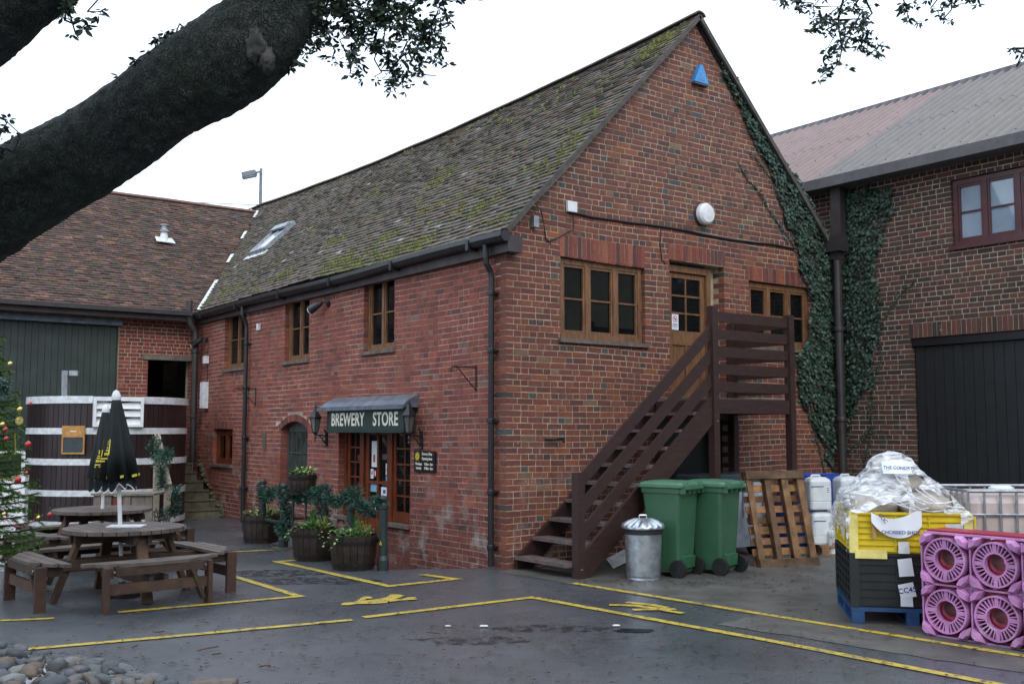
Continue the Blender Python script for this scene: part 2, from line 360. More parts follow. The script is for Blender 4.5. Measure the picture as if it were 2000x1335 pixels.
def subtract(segs, a, b):
    o = []
    for x0, x1 in segs:
        if b <= x0 or a >= x1: o.append((x0, x1)); continue
        if a > x0: o.append((x0, a))
        if b < x1: o.append((b, x1))
    return o
def vary(c, rnd, k=.16):
    f = 1 + rnd.uniform(-k, k); return tuple(max(.004, q * f * (1 + rnd.uniform(-.05, .05))) for q in c)
def brick_polys(u0, u1, z0, z1, openings, halfs=(), pal=None, seed=1, quoin=0.0):
    rnd = random.Random(seed); out = []; nrow = int(round((z1 - z0) / C)); J = .0125
    for r in range(nrow):
        za = z0 + r * C; zb = za + C - J; segs = [(u0 + (quoin if r % 2 == 0 else 0), u1)]
        for a, b, c0, c1 in openings:
            if za + C / 2 > c0 and za + C / 2 < c1: segs = subtract(segs, a, b)
        kind = r % 2
        for s0, s1 in segs:
            u = s0; first = True
            off = (r * .37) % .2
            L = .105 if kind == 0 else .218
            if s0 > u0 + .001 or kind == 0: start = 0
            else: start = .06 * (r % 2)
            while u < s1 - .012:
                ln = L + rnd.uniform(-.006, .006)
                if first and kind == 1 and r % 4 == 1: ln = .165
                if rnd.random() < .10: ln = .105 if kind else .218
                e = min(u + ln, s1)
                if s1 - e < .03: e = s1
                poly = [(u, za), (e, za), (e, zb), (u, zb)]
                for h in halfs:
                    poly = clip(poly, *h)
                    if len(poly) < 3: break
                if len(poly) >= 3:
                    c = pal(rnd, (u + e) / 2, za, kind == 0 or e - u < .14)
                    out.append((poly, rnd.uniform(-.0025, .0025), c))
                u = e + J; first = False
    return out
def soldier_polys(u0, u1, z0, z1, pal, seed=3, wd=.075):
    rnd = random.Random(seed); n = max(1, round((u1 - u0) / wd)); s = (u1 - u0) / n
    return [([(u0 + i * s, z0), (u0 + (i + 1) * s - .009, z0), (u0 + (i + 1) * s - .009, z1 - .009), (u0 + i * s, z1 - .009)], rnd.uniform(-.002, .004), pal(rnd, u0, z0, False)) for i in range(n)]
def lay_bricks(polys, fn, parent, mat_, quota, name='brick', warp=None, quoin=False, PR=.0045):
    def area(P): return abs(sum(P[i][0] * P[(i + 1) % len(P)][1] - P[(i + 1) % len(P)][0] * P[i][1] for i in range(len(P)))) / 2
    sc_ = []
    for i, (P, d, c) in enumerate(polys):
        m = fn(sum(p[0] for p in P) / len(P), sum(p[1] for p in P) / len(P), 0); sc_.append((area(P) / (m - CAM).length_squared, i))
    sc_.sort(reverse=True); own = set(i for _, i in sc_[:quota]); rest = MB(); rnd = random.Random(9)
    for i, (P, d, c) in enumerate(polys):
        Q = []
        for (u, z) in P:
            dz = warp(u, z) if warp else 0
            Q.append((u + rnd.uniform(-.0018, .0018), z + dz + rnd.uniform(-.0018, .0018)))
        bk = -.2
        if quoin: bk = -.215 if int(round((P[0][1] + .525) / C)) % 2 == 0 else -.103
        if i in own: MB().prism(Q, fn, bk, d + PR, c, back=False).build(name, mat_, parent)
        else: rest.prism(Q, fn, bk, d + PR, c, back=False)
    o = rest.build(name + 's', mat_, parent, fix=True); o['kind'] = 'stuff'; return o
def wall_mesh(mb, fn, u0, u1, z0, z1, openings, thick=.3, extra=()):
    openings = [(a - .008, b + .008, c0 - .004, c1 + .008) for a, b, c0, c1 in openings]
    us = sorted(set([u0, u1] + [q for o in openings for q in o[:2]])); zs = sorted(set([z0, z1] + [q for o in openings for q in o[2:4]]))
    us = [u for u in us if u0 <= u <= u1]; zs = [z for z in zs if z0 <= z <= z1]
    # merge cells per row into strips
    for j in range(len(zs) - 1):
        segs = [(u0, u1)]; zm = (zs[j] + zs[j + 1]) / 2
        for a, b, c0, c1 in openings:
            if c0 < zm < c1: segs = subtract(segs, a, b)
        for a, b in segs: pbox(mb, fn, a, b, zs[j], zs[j + 1], -thick, 0)
def window(parent, fn, u0, u1, z0, z1, lights, rows, m, glass, rec=.05, fw=.06, bar=.022, sill=True, label=None, split=None, smat=None):
    f = MB(); D0, D1 = -rec - .06, -rec
    pbox(f, fn, u0, u1, z0, z0 + fw, D0, D1); pbox(f, fn, u0, u1, z1 - fw, z1, D0, D1)
    step = (u1 - u0) / lights
    for i in range(lights + 1):
        a = u0 + i * step - fw / 2
        if i == 0: a = u0
        if i == lights: a = u1 - fw
        pbox(f, fn, a, a + fw, z0 + fw, z1 - fw, D0, D1)
    cells = []
    for i in range(lights):
        a = u0 + i * step + (fw if i == 0 else fw / 2); b = u0 + (i + 1) * step - (fw if i == lights - 1 else fw / 2)
        # casement stiles
        for q0, q1 in ((a + .002, a + .032), (b - .032, b - .002)): pbox(f, fn, q0, q1, z0 + fw + .002, z1 - fw - .002, D0 + .01, D1 - .012)
        for q0, q1 in ((z0 + fw + .002, z0 + fw + .045), (z1 - fw - .034, z1 - fw - .002)): pbox(f, fn, a + .032, b - .032, q0, q1, D0 + .01, D1 - .012)
        A, B, Z0, Z1 = a + .032, b - .032, z0 + fw + .045, z1 - fw - .034
        for k in range(rows):
            za = Z0 + (Z1 - Z0) * k / rows; zb = Z0 + (Z1 - Z0) * (k + 1) / rows
            if k: pbox(f, fn, A, B, za - bar / 2, za + bar / 2, D0 + .012, D1 - .016)
            n = split or 1
            for q in range(n):
                ua = A + (B - A) * q / n; ub = A + (B - A) * (q + 1) / n
                if q: pbox(f, fn, ua - bar / 2, ua + bar / 2, za + bar / 2, zb - bar / 2, D0 + .014, D1 - .018)
                cells.append((ua, ub, za, zb))
    o = f.build('window', m, parent)
    if label: o['label'] = label
    for (a, b, c0, c1) in cells:
        t = R_.uniform(-.003, .003)
        pane = MB(); pane.add([fn(a, c0, D0 + .02), fn(b, c0, D0 + .02 + t), fn(b, c1, D0 + .02 + t), fn(a, c1, D0 + .02), fn(a, c0, D0 + .014), fn(b, c0, D0 + .014), fn(b, c1, D0 + .014), fn(a, c1, D0 + .014)], BOXF)
        pane.build('pane', glass, o)
    if sill:
        s_ = MB(); pbox(s_, fn, u0 - .05, u1 + .05, z0 - .055, z0 - .002, -rec, .05); s_.build('sill', smat or M['sill'], o)
    return o
# ============================================================ GROUND
def sst(t): t = max(0, min(1, t)); return t * t * (3 - 2 * t)
def dip(x, y):
    if x > .3 or y < -.2 or y > 7: return 0.0
    # inside the wedge between the shop front and the railing
    d1 = x + 1.08                       # towards the wall from the railing line
    d2 = (y - .25) + x * 0.55           # behind the corner
    d3 = 6.2 - y
    d = min(d1, d2 * .8, d3 * .5)
    return -.34 * sst(d / .42) if d > 0 else 0.0
def gz(x, y): return dip(x, y)
def frange(a, b, s):
    o = []; q = a
    while q < b - 1e-6: o.append(q); q += s
    return o
xs = [-180, -90, -40, -20] + frange(-14, -1.6, .8) + frange(-1.6, .4, .08) + frange(.4, 10, .8) + [20, 40, 90, 180]
ys = [-180, -90, -40, -20] + frange(-12, -.4, .8) + frange(-.4, 7, .1) + frange(7, 14, .8) + [20, 40, 90, 180]
g = MB(); nx, ny = len(xs), len(ys)
V = [(x, y, gz(x, y)) for y in ys for x in xs]
F = [(j * nx + i, j * nx + i + 1, (j + 1) * nx + i + 1, (j + 1) * nx + i) for j in range(ny - 1) for i in range(nx - 1)]
g.add(V, F); go = g.build('ground', M['asphalt'], smooth=True, fix=True, keep=True); go['kind'] = 'structure'
def sheet(name, pts, z, m, kind='structure', jit=0, label=None):
    s = MB(); s.add([(p[0], p[1], z) for p in pts], [tuple(range(len(pts)))]); o = s.build(name, m, keep=True); o['kind'] = kind
    return o
def edge_jitter(pts, step=.12, amp=.02, closed=True):
    o = []; n = len(pts)
    for i in range(n if closed else n - 1):
        a, b = Vector(pts[i][:2]), Vector(pts[(i + 1) % n][:2]); L = (b - a).length; k = max(1, int(L / step)); nn = Vector((-(b - a).y, (b - a).x)).normalized() if L else Vector((0, 0))
        for j in range(k):
            p = a + (b - a) * j / k; q = nn * amp * noise.noise(Vector((p.x * 5, p.y * 5, 2))) * 2; o.append(((p + q).x, (p + q).y))
    return o
ap = [onz(985, 1119), onz(1130, 1143), onz(1330, 1176), onz(1480, 1201), onz(1400, 1219), onz(1560, 1244), onz(1800, 1283), onz(2060, 1324)]
ap = [(p.x, p.y) for p in ap] + [(9, -9), (9, 0), (0, 0)]
sheet('concrete_apron', edge_jitter(ap[:8] + [(6.6, -8.5), (6.6, .0), (.0, .0)], .1, .025), .004, M['concrete'])
def line(pts, wd, name='road_marking', z=.008):
    P = [Vector((p.x, p.y)) for p in pts]; L_ = []; R2 = []
    Q = []
    for i in range(len(P) - 1):
        k = max(1, int((P[i + 1] - P[i]).length / .15))
        for j in range(k): Q.append(P[i] + (P[i + 1] - P[i]) * j / k)
    Q.append(P[-1])
    s = MB(); n = len(Q)
    for i, p in enumerate(Q):
        d0 = (Q[i] - Q[i - 1]).normalized() if i else (Q[1] - Q[0]).normalized(); d1 = (Q[i + 1] - Q[i]).normalized() if i < n - 1 else d0
        nn = Vector((-(d0 + d1).y, (d0 + d1).x)).normalized(); k = 1 / max(.35, nn.dot(Vector((-d1.y, d1.x))))
        wv = wd / 2 * k * (1 + .12 * noise.noise(Vector((p.x * 6, p.y * 6, 0))))
        a = p + nn * wv; b = p - nn * wv; L_.append((a.x, a.y, z + dip(a.x, a.y))); R2.append((b.x, b.y, z + dip(b.x, b.y)))
    s.add(L_ + R2, [(i, i + 1, n + i + 1, n + i) for i in range(n - 1)])
    o = s.build(name, M['linepaint']); o['kind'] = 'structure'; return o
line([onz(-60, 1279), onz(0, 1273), onz(350, 1242), onz(688, 1211)], .085)
line([onz(710, 1206), onz(1040, 1167), onz(1500, 1251), onz(1900, 1328), onz(2100, 1366)], .095)
line([onz(1120, 1139), onz(1480, 1198), onz(2100, 1298)], .085)
line([onz(582, 1094), onz(541, 1097), onz(760, 1145), onz(890, 1131), onz(822, 1122)], .10)
line([onz(372, 1100), onz(585, 1165), onz(230, 1196)], .09)
line([onz(432, 1079), onz(535, 1074)], .08); line([onz(-60, 1215), onz(105, 1208)], .07)
def zz(x, y): return onz(500 + x / 2.5, 1050 + y / 2.5)
for pl_ in ([(415, 327), (425, 320), (475, 317), (500, 306), (515, 293), (535, 288), (562, 290), (572, 298), (535, 301), (535, 308), (600, 302), (650, 288), (655, 280), (700, 279), (728, 285), (690, 298), (645, 310), (640, 320), (560, 326), (490, 325), (450, 331), (420, 331)], [(642, 305), (735, 298), (740, 292), (780, 292), (786, 303), (700, 308), (650, 316)]):
    q_ = edge_jitter([(zz(*p).x, zz(*p).y) for p in pl_], .05, .008); sheet('road_marking_figure', q_, .0083 + .001 * len(pl_) / 22, M['linepaint'])
for st, wd_ in (([(1725, 330), (1850, 334), (1990, 352)], .09), ([(1810, 318), (1930, 330), (2010, 345)], .08), ([(1840, 355), (1960, 352), (2050, 352)], .09), ([(1930, 345), (2020, 362), (2085, 372)], .08)):
    line([zz(*p) for p in st], wd_, 'road_marking_figure', .008 + .004 * R_.random())
def blob(name, c, rx, ry, ang, m, z, seed):
    pts = []
    for i in range(36):
        t = 2 * math.pi * i / 36; k = 1 + .35 * noise.noise(Vector((math.cos(t) * 1.7, math.sin(t) * 1.7, seed)))
        x, y = rx * k * math.cos(t), ry * k * math.sin(t); pts.append((c.x + x * math.cos(ang) - y * math.sin(ang), c.y + x * math.sin(ang) + y * math.cos(ang)))
    return sheet(name, pts, z, m)
A_ = YAW
blob('puddle', onz(1240, 1231), .17, .09, A_, M['puddle'], .0045, 1)
blob('damp_patch', onz(1080, 1227), .5, .16, A_, M['wetpatch'], .004, 2)
blob('damp_patch', onz(600, 1134), .7, .3, A_, M['wetpatch'], .004, 4)
blob('damp_patch', onz(535, 1120), .6, .3, A_, M['wetpatch'], .0043, 5)
blob('damp_patch', onz(930, 1250), .5, .15, A_, M['wetpatch'], .004, 6)

# ============================================================ SHOP BUILDING
OX, OY = 6.62, 16.3
shop = thing('shop_building', 'two storey red brick building with mossy tiled roof and green shop sign', 'building', (3.3, 5, 0))
def pal_fac(r, u, z, h):
    k = r.random()
    if k < .58: c = (.275, .074, .050)
    elif k < .78: c = (.225, .062, .045)
    elif k < .90: c = (.32, .095, .055)
    elif k < .97: c = (.165, .058, .046)
    else: c = (.23, .12, .095)
    if z < .55: c = (c[0] * .8, c[1] * .85, c[2] * .9)
    return vary(c, r, .16)
def pal_gab(r, u, z, h):
    k = r.random()
    if h and k < .035: c = (.092, .085, .082)
    elif h and k < .10: c = (.10, .056, .050)
    elif k < .50: c = (.215, .066, .044)
    elif k < .78: c = (.175, .058, .042)
    elif k < .88: c = (.265, .084, .042)
    elif k < .98: c = (.145, .053, .044)
    else: c = (.23, .12, .07)
    if z > 4.4: c = (c[0] * .88, c[1] * 1.02, c[2] * 1.08)
    return vary(c, r, .16)
def pal_gab_sold(r, u, z, h): return vary(r.choice([(.26, .075, .045), (.22, .06, .045), (.30, .10, .06), (.13, .05, .045)]), r, .15)
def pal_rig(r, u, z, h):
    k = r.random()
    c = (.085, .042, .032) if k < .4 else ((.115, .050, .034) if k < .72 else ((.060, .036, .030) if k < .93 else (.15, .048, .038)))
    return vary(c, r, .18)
def pal_lef(r, u, z, h):
    return vary(r.choice([(.25, .060, .046), (.28, .070, .048), (.18, .05, .042), (.22, .055, .047)]), r, .15)
# facade openings (y0, y1, z0, z1)
FO = [(8.10, 9.13, 2.775, 3.975), (5.43, 6.37, 2.775, 3.975), (2.67, 3.57, 2.775, 3.975), (8.62, 9.62, .975, 1.65), (5.42, 6.46, .45, 1.80), (2.20, 4.32, -.525, 1.95)]
extra_f = [(8.55, 9.69, 1.65, 1.80)]
GO = [(.85, 2.31, 2.775, 3.825), (2.78, 3.88, 2.025, 3.975), (4.42, 5.86, 2.85, 3.825), (2.62, 4.02, -.525, 1.80)]
extra_g = [(.84, 2.32, 3.825, 4.125), (2.76, 3.92, 3.975, 4.20), (4.36, 5.92, 3.825, 4.05)]
EZ = 3.975; SL = 1.0234; RX = 3.36; RZ = 7.46
inner = MB(); iw0 = MB()
wall_mesh(iw0, lambda u, z, d=0: FAC(u, z, d), .3, 10.7, -.525, EZ, FO, .3)
wall_mesh(inner, lambda u, z, d=0: GAB(u, z, d), .006, OX, -.525, EZ, GO, .3)
inner.prism([(.006, EZ), (OX, EZ), (OX - .02, 4.02), (RX, RZ - .02), (.02, 4.02)], GAB, -.3, 0)
pbox(inner, RIG, .3, OY, -.5, EZ, -.28, .0) if False else None
inner.box((6.3, .3, -.5), (6.58, OY, EZ)); inner.box((.3, 16, -.5), (6.3, 16.3, EZ))
inner.build('wall', M['mortar'], shop); iw0.build('wall', M['mortar_front'], shop)
# room behind the openings
rm = MB()
rm.box((1.4, .3, 2.35), (1.5, 16, 3.95)); rm.box((.3, 1.6, -.5), (6.3, 1.7, 2.0)); rm.box((.3, .9, 2.35), (6.3, 1.0, 3.95)); rm.box((.3, .3, 2.1), (6.3, 15.9, 2.3)); rm.box((1.6, 1.7, -.5), (1.7, 15.9, 2.1)); rm.box((.3, .3, 3.99), (6.3, 15.9, 4.02)); rm.box((.3, .3, -.5), (6.3, 15.9, -.36))
rm.build('room', M['dark'], shop)
wf = lambda u, z: .010 * math.sin(u * 1.3 + z) + .008 * math.sin(u * .55 + 2 + z * .5)
polys = brick_polys(.118, 10.69, -.525, EZ, FO[:4] + [(5.42, 6.46, .45, 1.65)] + FO[5:] + extra_f, (), pal_fac, 21, quoin=.112)
polys = [q for q in polys if not (5.3 < sum(p[0] for p in q[0]) / len(q[0]) < 6.58 and 1.64 < q[0][0][1] < 1.90 and ((sum(p[0] for p in q[0]) / len(q[0]) - 5.94) ** 2 + (q[0][0][1] - .72) ** 2) ** .5 < 1.19)]
polys += soldier_polys(8.55, 9.69, 1.65, 1.80, pal_gab_sold, 4)
# segmental arch over the iron window
AC, AZ, AR = 5.94, .72, 1.065
for i in range(17):
    t0 = rad(90 + 33) - rad(66) * i / 17; t1 = t0 - rad(66) / 17 * .86
    polys.append(([(AC + AR * math.cos(t0), AZ + AR * math.sin(t0)), (AC + AR * math.cos(t1), AZ + AR * math.sin(t1)), (AC + (AR + .115) * math.cos(t1), AZ + (AR + .115) * math.sin(t1)), (AC + (AR + .115) * math.cos(t0), AZ + (AR + .115) * math.sin(t0))], .002, pal_gab_sold(R_, 0, 0, 0)))
gh = [(-SL, 1, 3.99), (SL, 1, 3.99 + SL * 6.72)]
pg = brick_polys(-.004, OX, -.525, 7.5, GO + extra_g, gh, pal_gab, 33)
for e, s in ((extra_g[0], 5), (extra_g[1], 6), (extra_g[2], 7)): pg += soldier_polys(e[0], e[1], e[2], e[3], pal_gab_sold, s)
# both walls share the 300 single bricks
wg = lambda u, z: .012 * math.sin(u * 1.1 + z * .7) + .008 * math.sin(u * 2.3 + z * 1.7)
lay_bricks(polys, FAC, shop, M['brick'], 150, warp=wf, PR=.0035)
lay_bricks(pg, GAB, shop, M['brick'], 150, warp=wg, quoin=True)
# windows of the front
for (a, b, z0, z1) in FO[:3]: window(shop, FAC, a + .01, b - .01, 2.79, 3.88, 2, 2, M['oak'], M['glass'], rec=.07, fw=.055)
window(shop, FAC, 8.63, 9.61, .99, 1.64, 2, 1, M['mahog'], M['glass'], rec=.07, fw=.07, label='small low brown two-light window')
for (a, b, z0, z1), rows in ((GO[0], 2), (GO[2], 2)): window(shop, GAB, a + .01, b - .01, z0 + .015, z1 - .01, 3, rows, M['oak'], M['glass'], rec=.05, fw=.07)
# iron window in the arch
f = MB(); fu0, fu1, fz0, fz1 = 5.43, 6.45, .46, 1.64
pbox(f, FAC, fu0, fu1, fz0, fz0 + .05, -.17, -.12)
for q in (fu0, fu1 - .05): pbox(f, FAC, q, q + .05, fz0 + .05, fz1, -.17, -.12)
arc = [(AC + (AR - .01) * math.cos(rad(118 - 56 * i / 10)), AZ + (AR - .01) * math.sin(rad(118 - 56 * i / 10))) for i in range(11)]
f.prism(arc + [(fu1, fz1 - .03), (fu0, fz1 - .03)][::1], FAC, -.17, -.12)
for z in (.86, 1.25): pbox(f, FAC, fu0 + .05, fu1 - .05, z, z + .022, -.155, -.125)
for k in range(1, 6): pbox(f, FAC, fu0 + k * .17 - .008, fu0 + k * .17 + .008, fz0 + .05, fz1 - .03, -.15, -.13)
iw = f.build('window', mat('grey_green_iron_paint', (.050, .060, .052), .6), shop); iw['label'] = 'dark green iron window with an arched head'
gm = mat('green_tinted_old_glass', (.040, .046, .042), .2, var=.5, scale=4, spec=.3)
for k in range(6):
    for z0, z1 in ((.51, .86), (.882, 1.25), (1.272, 1.61)):
        a = fu0 + (.05 if k == 0 else k * .17 + .008); b = fu0 + ((k + 1) * .17 - .008 if k < 5 else 1.02 - .05)
        p = MB(); pbox(p, FAC, a, b, z0, z1, -.145, -.14); p.build('pane', gm, iw)
# shop entrance: door with side lights on dwarf walls
ent = MB()
for a, b in ((2.21, 2.27), (2.86, 2.96), (3.70, 3.80), (4.25, 4.31)): pbox(ent, FAC, a, b, -.35 if a > 2.8 and b < 4 else .36, 1.66, -.19, -.09)
pbox(ent, FAC, 2.21, 4.31, 1.66, 1.76, -.2, -.085)
for a, b, rows, split in ((2.27, 2.86, 5, 2), (3.80, 4.25, 5, 2)):
    pbox(ent, FAC, a, b, .36, .50, -.18, -.11); pbox(ent, FAC, a, b, 1.60, 1.66, -.18, -.11)
    for q0, q1 in ((a + .002, a + .07), (b - .07, b - .002)): pbox(ent, FAC, q0, q1, .50, 1.60, -.175, -.12)
    for k in range(1, rows): z = .50 + 1.1 * k / rows; pbox(ent, FAC, a + .07, b - .07, z - .012, z + .012, -.165, -.125)
    m_ = (a + b) / 2; pbox(ent, FAC, m_ - .011, m_ + .011, .50, 1.60, -.163, -.127)
eo = ent.build('entrance_screen', M['mahog'], shop)
for a, b in ((2.34, 2.79), (3.87, 4.18)):
    for k in range(5):
        for h in (0, 1):
            m_ = (a + b) / 2; ua, ub = (a, m_ - .011) if h == 0 else (m_ + .011, b); z0 = .50 + .22 * k + .012; p = MB(); pbox(p, FAC, ua, ub, z0, z0 + .196, -.15, -.145); p.build('pane', M['glass'], eo)
dr = MB()
pbox(dr, FAC, 2.965, 3.695, -.33, .36, -.18, -.125)
for a, b in ((2.965, 3.06), (3.60, 3.695), (3.305, 3.355)): pbox(dr, FAC, a, b, .36, 1.65, -.18, -.125)
pbox(dr, FAC, 3.06, 3.60, 1.57, 1.65, -.18, -.125); pbox(dr, FAC, 3.06, 3.60, .86, .90, -.178, -.127)
for a, b in ((3.04, 3.29), (3.37, 3.62)): pbox(dr, FAC, a, b, -.2, .26, -.13, -.112)
do = dr.build('door', M['mahog'], shop)
for a, b in ((3.06, 3.305), (3.355, 3.60)):
    for z0, z1 in ((.36, .86), (.90, 1.57)): p = MB(); pbox(p, FAC, a, b, z0, z1, -.16, -.155); p.build('pane', M['glass'], do)
hd = MB(); hd.tube([FAC(3.04, .30, -.11), FAC(3.04, .30, -.07), FAC(3.04, .52, -.07), FAC(3.04, .52, -.11)], .009, 6); hd.build('handle', M['galv'], do)
# dwarf walls under the side lights
for a, b, s in ((2.20, 2.86, 51), (3.80, 4.32, 52)):
    dw = MB(); pbox(dw, FAC, a, b, -.525, .30, -.25, -.015); dw.build('wall', M['mortar'], shop)
    pp = brick_polys(a + .002, b - .002, -.525, .30, [], (), pal_fac, s)
    rest = MB()
    for P, d, c in pp: rest.prism(P, lambda u, z, dd: FAC(u, z, dd - .015), -.02, d + .009, c, back=False)
    o = rest.build('bricks', M['brick'], shop); o['kind'] = 'stuff'
    s_ = MB(); pbox(s_, FAC, a - (0 if a > 3 else .0), b + (.04 if a > 3 else 0), .305, .35, -.2, .05); s_.build('sill', M['sill'], shop)
st = MB(); st.box((-.12, 2.9, -.345), (.3, 3.8, -.315)); st.build('doorstep', M['stone'], shop)
# upper door in the gable
ud = MB()
for a, b in ((2.80, 2.875), (3.63, 3.71)): pbox(ud, GAB, a, b, 2.06, 3.84, -.20, -.10)
pbox(ud, GAB, 2.80, 3.71, 3.84, 3.93, -.20, -.10)
ud.build('door_frame', M['oak'], shop)
rv = MB(); pbox(rv, GAB, 3.71, 3.88, 2.03, 3.975, -.28, -.2); rv.build('brick_reveal', M['mortar'], shop)
l = MB(); D0, D1 = -.19, -.14
for a, b in ((2.88, 2.96), (3.54, 3.62)): pbox(l, GAB, a, b, 2.08, 3.83, D0, D1)
for a, b in ((2.08, 2.24), (2.82, 3.02), (3.76, 3.83)): pbox(l, GAB, 2.96, 3.54, a, b, D0, D1)
pbox(l, GAB, 3.22, 3.28, 2.24, 2.82, D0, D1)
for z in (3.267, 3.513): pbox(l, GAB, 2.96, 3.54, z - .012, z + .012, D0 + .01, D1 - .005)
pbox(l, GAB, 3.238, 3.262, 3.02, 3.76, D0 + .012, D1 - .007)
for a, b in ((2.96, 3.22), (3.28, 3.54)): pbox(l, GAB, a, b, 2.24, 2.82, D0 + .01, D1 - .02)
uo = l.build('door', M['oak'], shop); uo['label'] = 'upper glazed timber door at the head of the stairs'
for a, b in ((2.96, 3.238), (3.262, 3.54)):
    for z0, z1 in ((3.02, 3.255), (3.279, 3.501), (3.525, 3.76)): p = MB(); pbox(p, GAB, a, b, z0, z1, D0 + .02, D0 + .025); p.build('pane', M['glass'], uo)
th = MB(); pbox(th, GAB, 2.76, 3.92, 2.0, 2.05, -.25, .06); th.build('threshold', M['whitedirty'], shop)
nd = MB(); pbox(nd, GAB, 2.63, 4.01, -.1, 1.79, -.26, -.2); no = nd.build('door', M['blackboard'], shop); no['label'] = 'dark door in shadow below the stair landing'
# string course cable board
# roof ---------------------------------------------------------
def sagz(y, s):       # s 0 eave .. 1 ridge
    k = max(0, min(1, (y - 0) / 16)); return -s * (.18 * math.sin(math.pi * min(1, k * 1.05)) ** .8) + .018 * noise.noise(Vector((y * .7, s * 4, 3))) - .02 * (1 - s) * math.sin(y * .8)
def ROOF(y, s, h=0.0):
    x = -.06 + s * 3.42; z = 4.1 - .06 * SL + s * 3.42 * SL
    nn = Vector((-SL, 0, 1)).normalized(); return Vector((x, y, z + sagz(y, s))) + nn * h
def ROOFB(y, s, h=0.0):
    p = ROOF(y, s, h); return Vector((6.72 - p.x, p.y, p.z))
dk = MB()
for fn in (ROOF, ROOFB):
    yy = frange(-.05, 16.3, .8) + [16.3]; n = len(yy); V = [fn(y, k / 6, -.01) for k in range(7) for y in yy] + [fn(y, k / 6, -.05) for k in range(7) for y in yy]
    o0 = 7 * n
    F = [(k * n + i, k * n + i + 1, (k + 1) * n + i + 1, (k + 1) * n + i) for k in range(6) for i in range(n - 1)] + [(o0 + k * n + i, o0 + k * n + i + 1, o0 + (k + 1) * n + i + 1, o0 + (k + 1) * n + i) for k in range(6) for i in range(n - 1)]
    dk.add(V, F)
dk.build('roof', M['roofdeck'], shop)
def left_y(x, z=None): return None
LSL = .685
def lroof_z(y): return 4.05 + LSL * (y - 10.5)
def tiles(fn, y0, y1, rows, gauge, keep, pal, name_mat, parent, quota, wd=.168, seed=1):
    rnd = random.Random(seed); T = []
    for r in range(rows):
        s0 = r * gauge; y = y0 + (wd / 2 if r % 2 else 0) - wd * .5
        while y < y1:
            a, b = max(y, y0), min(y + wd, y1)
            if b - a > .03:
                c = fn((a + b) / 2, s0 + gauge / 2, 0)
                if keep is None or keep(c): T.append((a, b, s0, c))
            y += wd + rnd.uniform(.0, .004)
    order = sorted(range(len(T)), key=lambda i: (T[i][3] - CAM).length_squared); own = set(order[:quota]); rest = MB()
    for i, (a, b, s0, c) in enumerate(T):
        l0 = .034 + rnd.uniform(-.007, .010); tw = rnd.uniform(-.004, .004); lo = s0 - rnd.uniform(0, .0022); e = .002
        hi = s0 + gauge * 1.25
        vs = [fn(a + e, lo, l0 - .020 + tw), fn(b - e, lo + rnd.uniform(-.0012, .0012), l0 - .020 - tw), fn(b - e, hi, .001), fn(a + e, hi, .001), fn(a + e, lo, l0 + tw), fn(b - e, lo, l0 - tw), fn(b - e, hi, .010), fn(a + e, hi, .010)]
        fs = [(4, 5, 6, 7), (0, 1, 5, 4), (1, 2, 6, 5), (3, 0, 4, 7)]; col_ = pal(rnd, c)
        if i in own: MB().add(vs, fs, col_).build('roof_tile', name_mat, parent)
        else: rest.add(vs, fs, col_)
    if rest.f: o = rest.build('roof_tiles', name_mat, parent, fix=False); o['kind'] = 'stuff'
def pal_main(r, c):
    k = r.random(); q = (.135, .112, .088) if k < .45 else ((.165, .128, .10) if k < .75 else ((.112, .108, .086) if k < .93 else (.185, .12, .09)))
    if r.random() < .007: q = (.36, .35, .33)
    return vary(q, r, .22)
def pal_left(r, c):
    k = r.random(); q = (.115, .066, .052) if k < .4 else ((.155, .084, .064) if k < .66 else ((.082, .06, .052) if k < .92 else (.20, .105, .07)))
    return vary(q, r, .24)
def keep_main(c): # cut away below the valley of the left wing
    return not (c.y > 10.45 and c.z < lroof_z(c.y) - .02 and c.y < 15.2) or c.x > 3.3
ROWS = 48; GA = 1.0 / ROWS
tiles(ROOF, -.10, 16.3, ROWS, GA, keep_main, pal_main, M['tile'], shop, 300, seed=3)
# far slope: plain sheet is out of sight, tiles there are one part
def far_t():
    rest = MB(); rnd = random.Random(8)
    for r in range(0, 48, 2):
        for q in range(16):
            ya, yb = -.07 + q * 1.023, -.07 + (q + 1) * 1.023; rest.add([ROOFB(ya, r / 48, .03), ROOFB(yb, r / 48, .03), ROOFB(yb, min(1, (r + 2.4) / 48), .008), ROOFB(ya, min(1, (r + 2.4) / 48), .008), ROOFB(ya, r / 48, 0), ROOFB(yb, r / 48, 0)], [(0, 1, 2, 3), (4, 5, 1, 0)], (.1, .085, .07))
    o = rest.build('roof_tiles', M['tile'], shop); o['kind'] = 'stuff'
far_t()
for i in range(36):      # ridge tiles
    y = -.12 + i * .455; y2 = min(y + .462, 16.3); m_ = MB(); z0 = ROOF(y, 1).z; z1 = ROOF(y2, 1).z; P = []
    for (yy, zz_) in ((y, z0), (y2, z1)):
        for t in range(7):
            a = rad(25 + 130 * t / 6); P.append(Vector((3.36 + .13 * math.cos(a), yy, zz_ - .045 + .115 * math.sin(a))))
        for t in range(7):
            a = rad(155 - 130 * t / 6); P.append(Vector((3.36 + .11 * math.cos(a), yy, zz_ - .045 + .095 * math.sin(a))))
    F = [(j, (j + 1) % 14, 14 + (j + 1) % 14, 14 + j) for j in range(14)] + [tuple(range(13, -1, -1)), tuple(range(14, 28))]
    m_.add(P, F, vary((.17, .135, .115), R_)); m_.build('ridge_tile', M['tile'], shop)
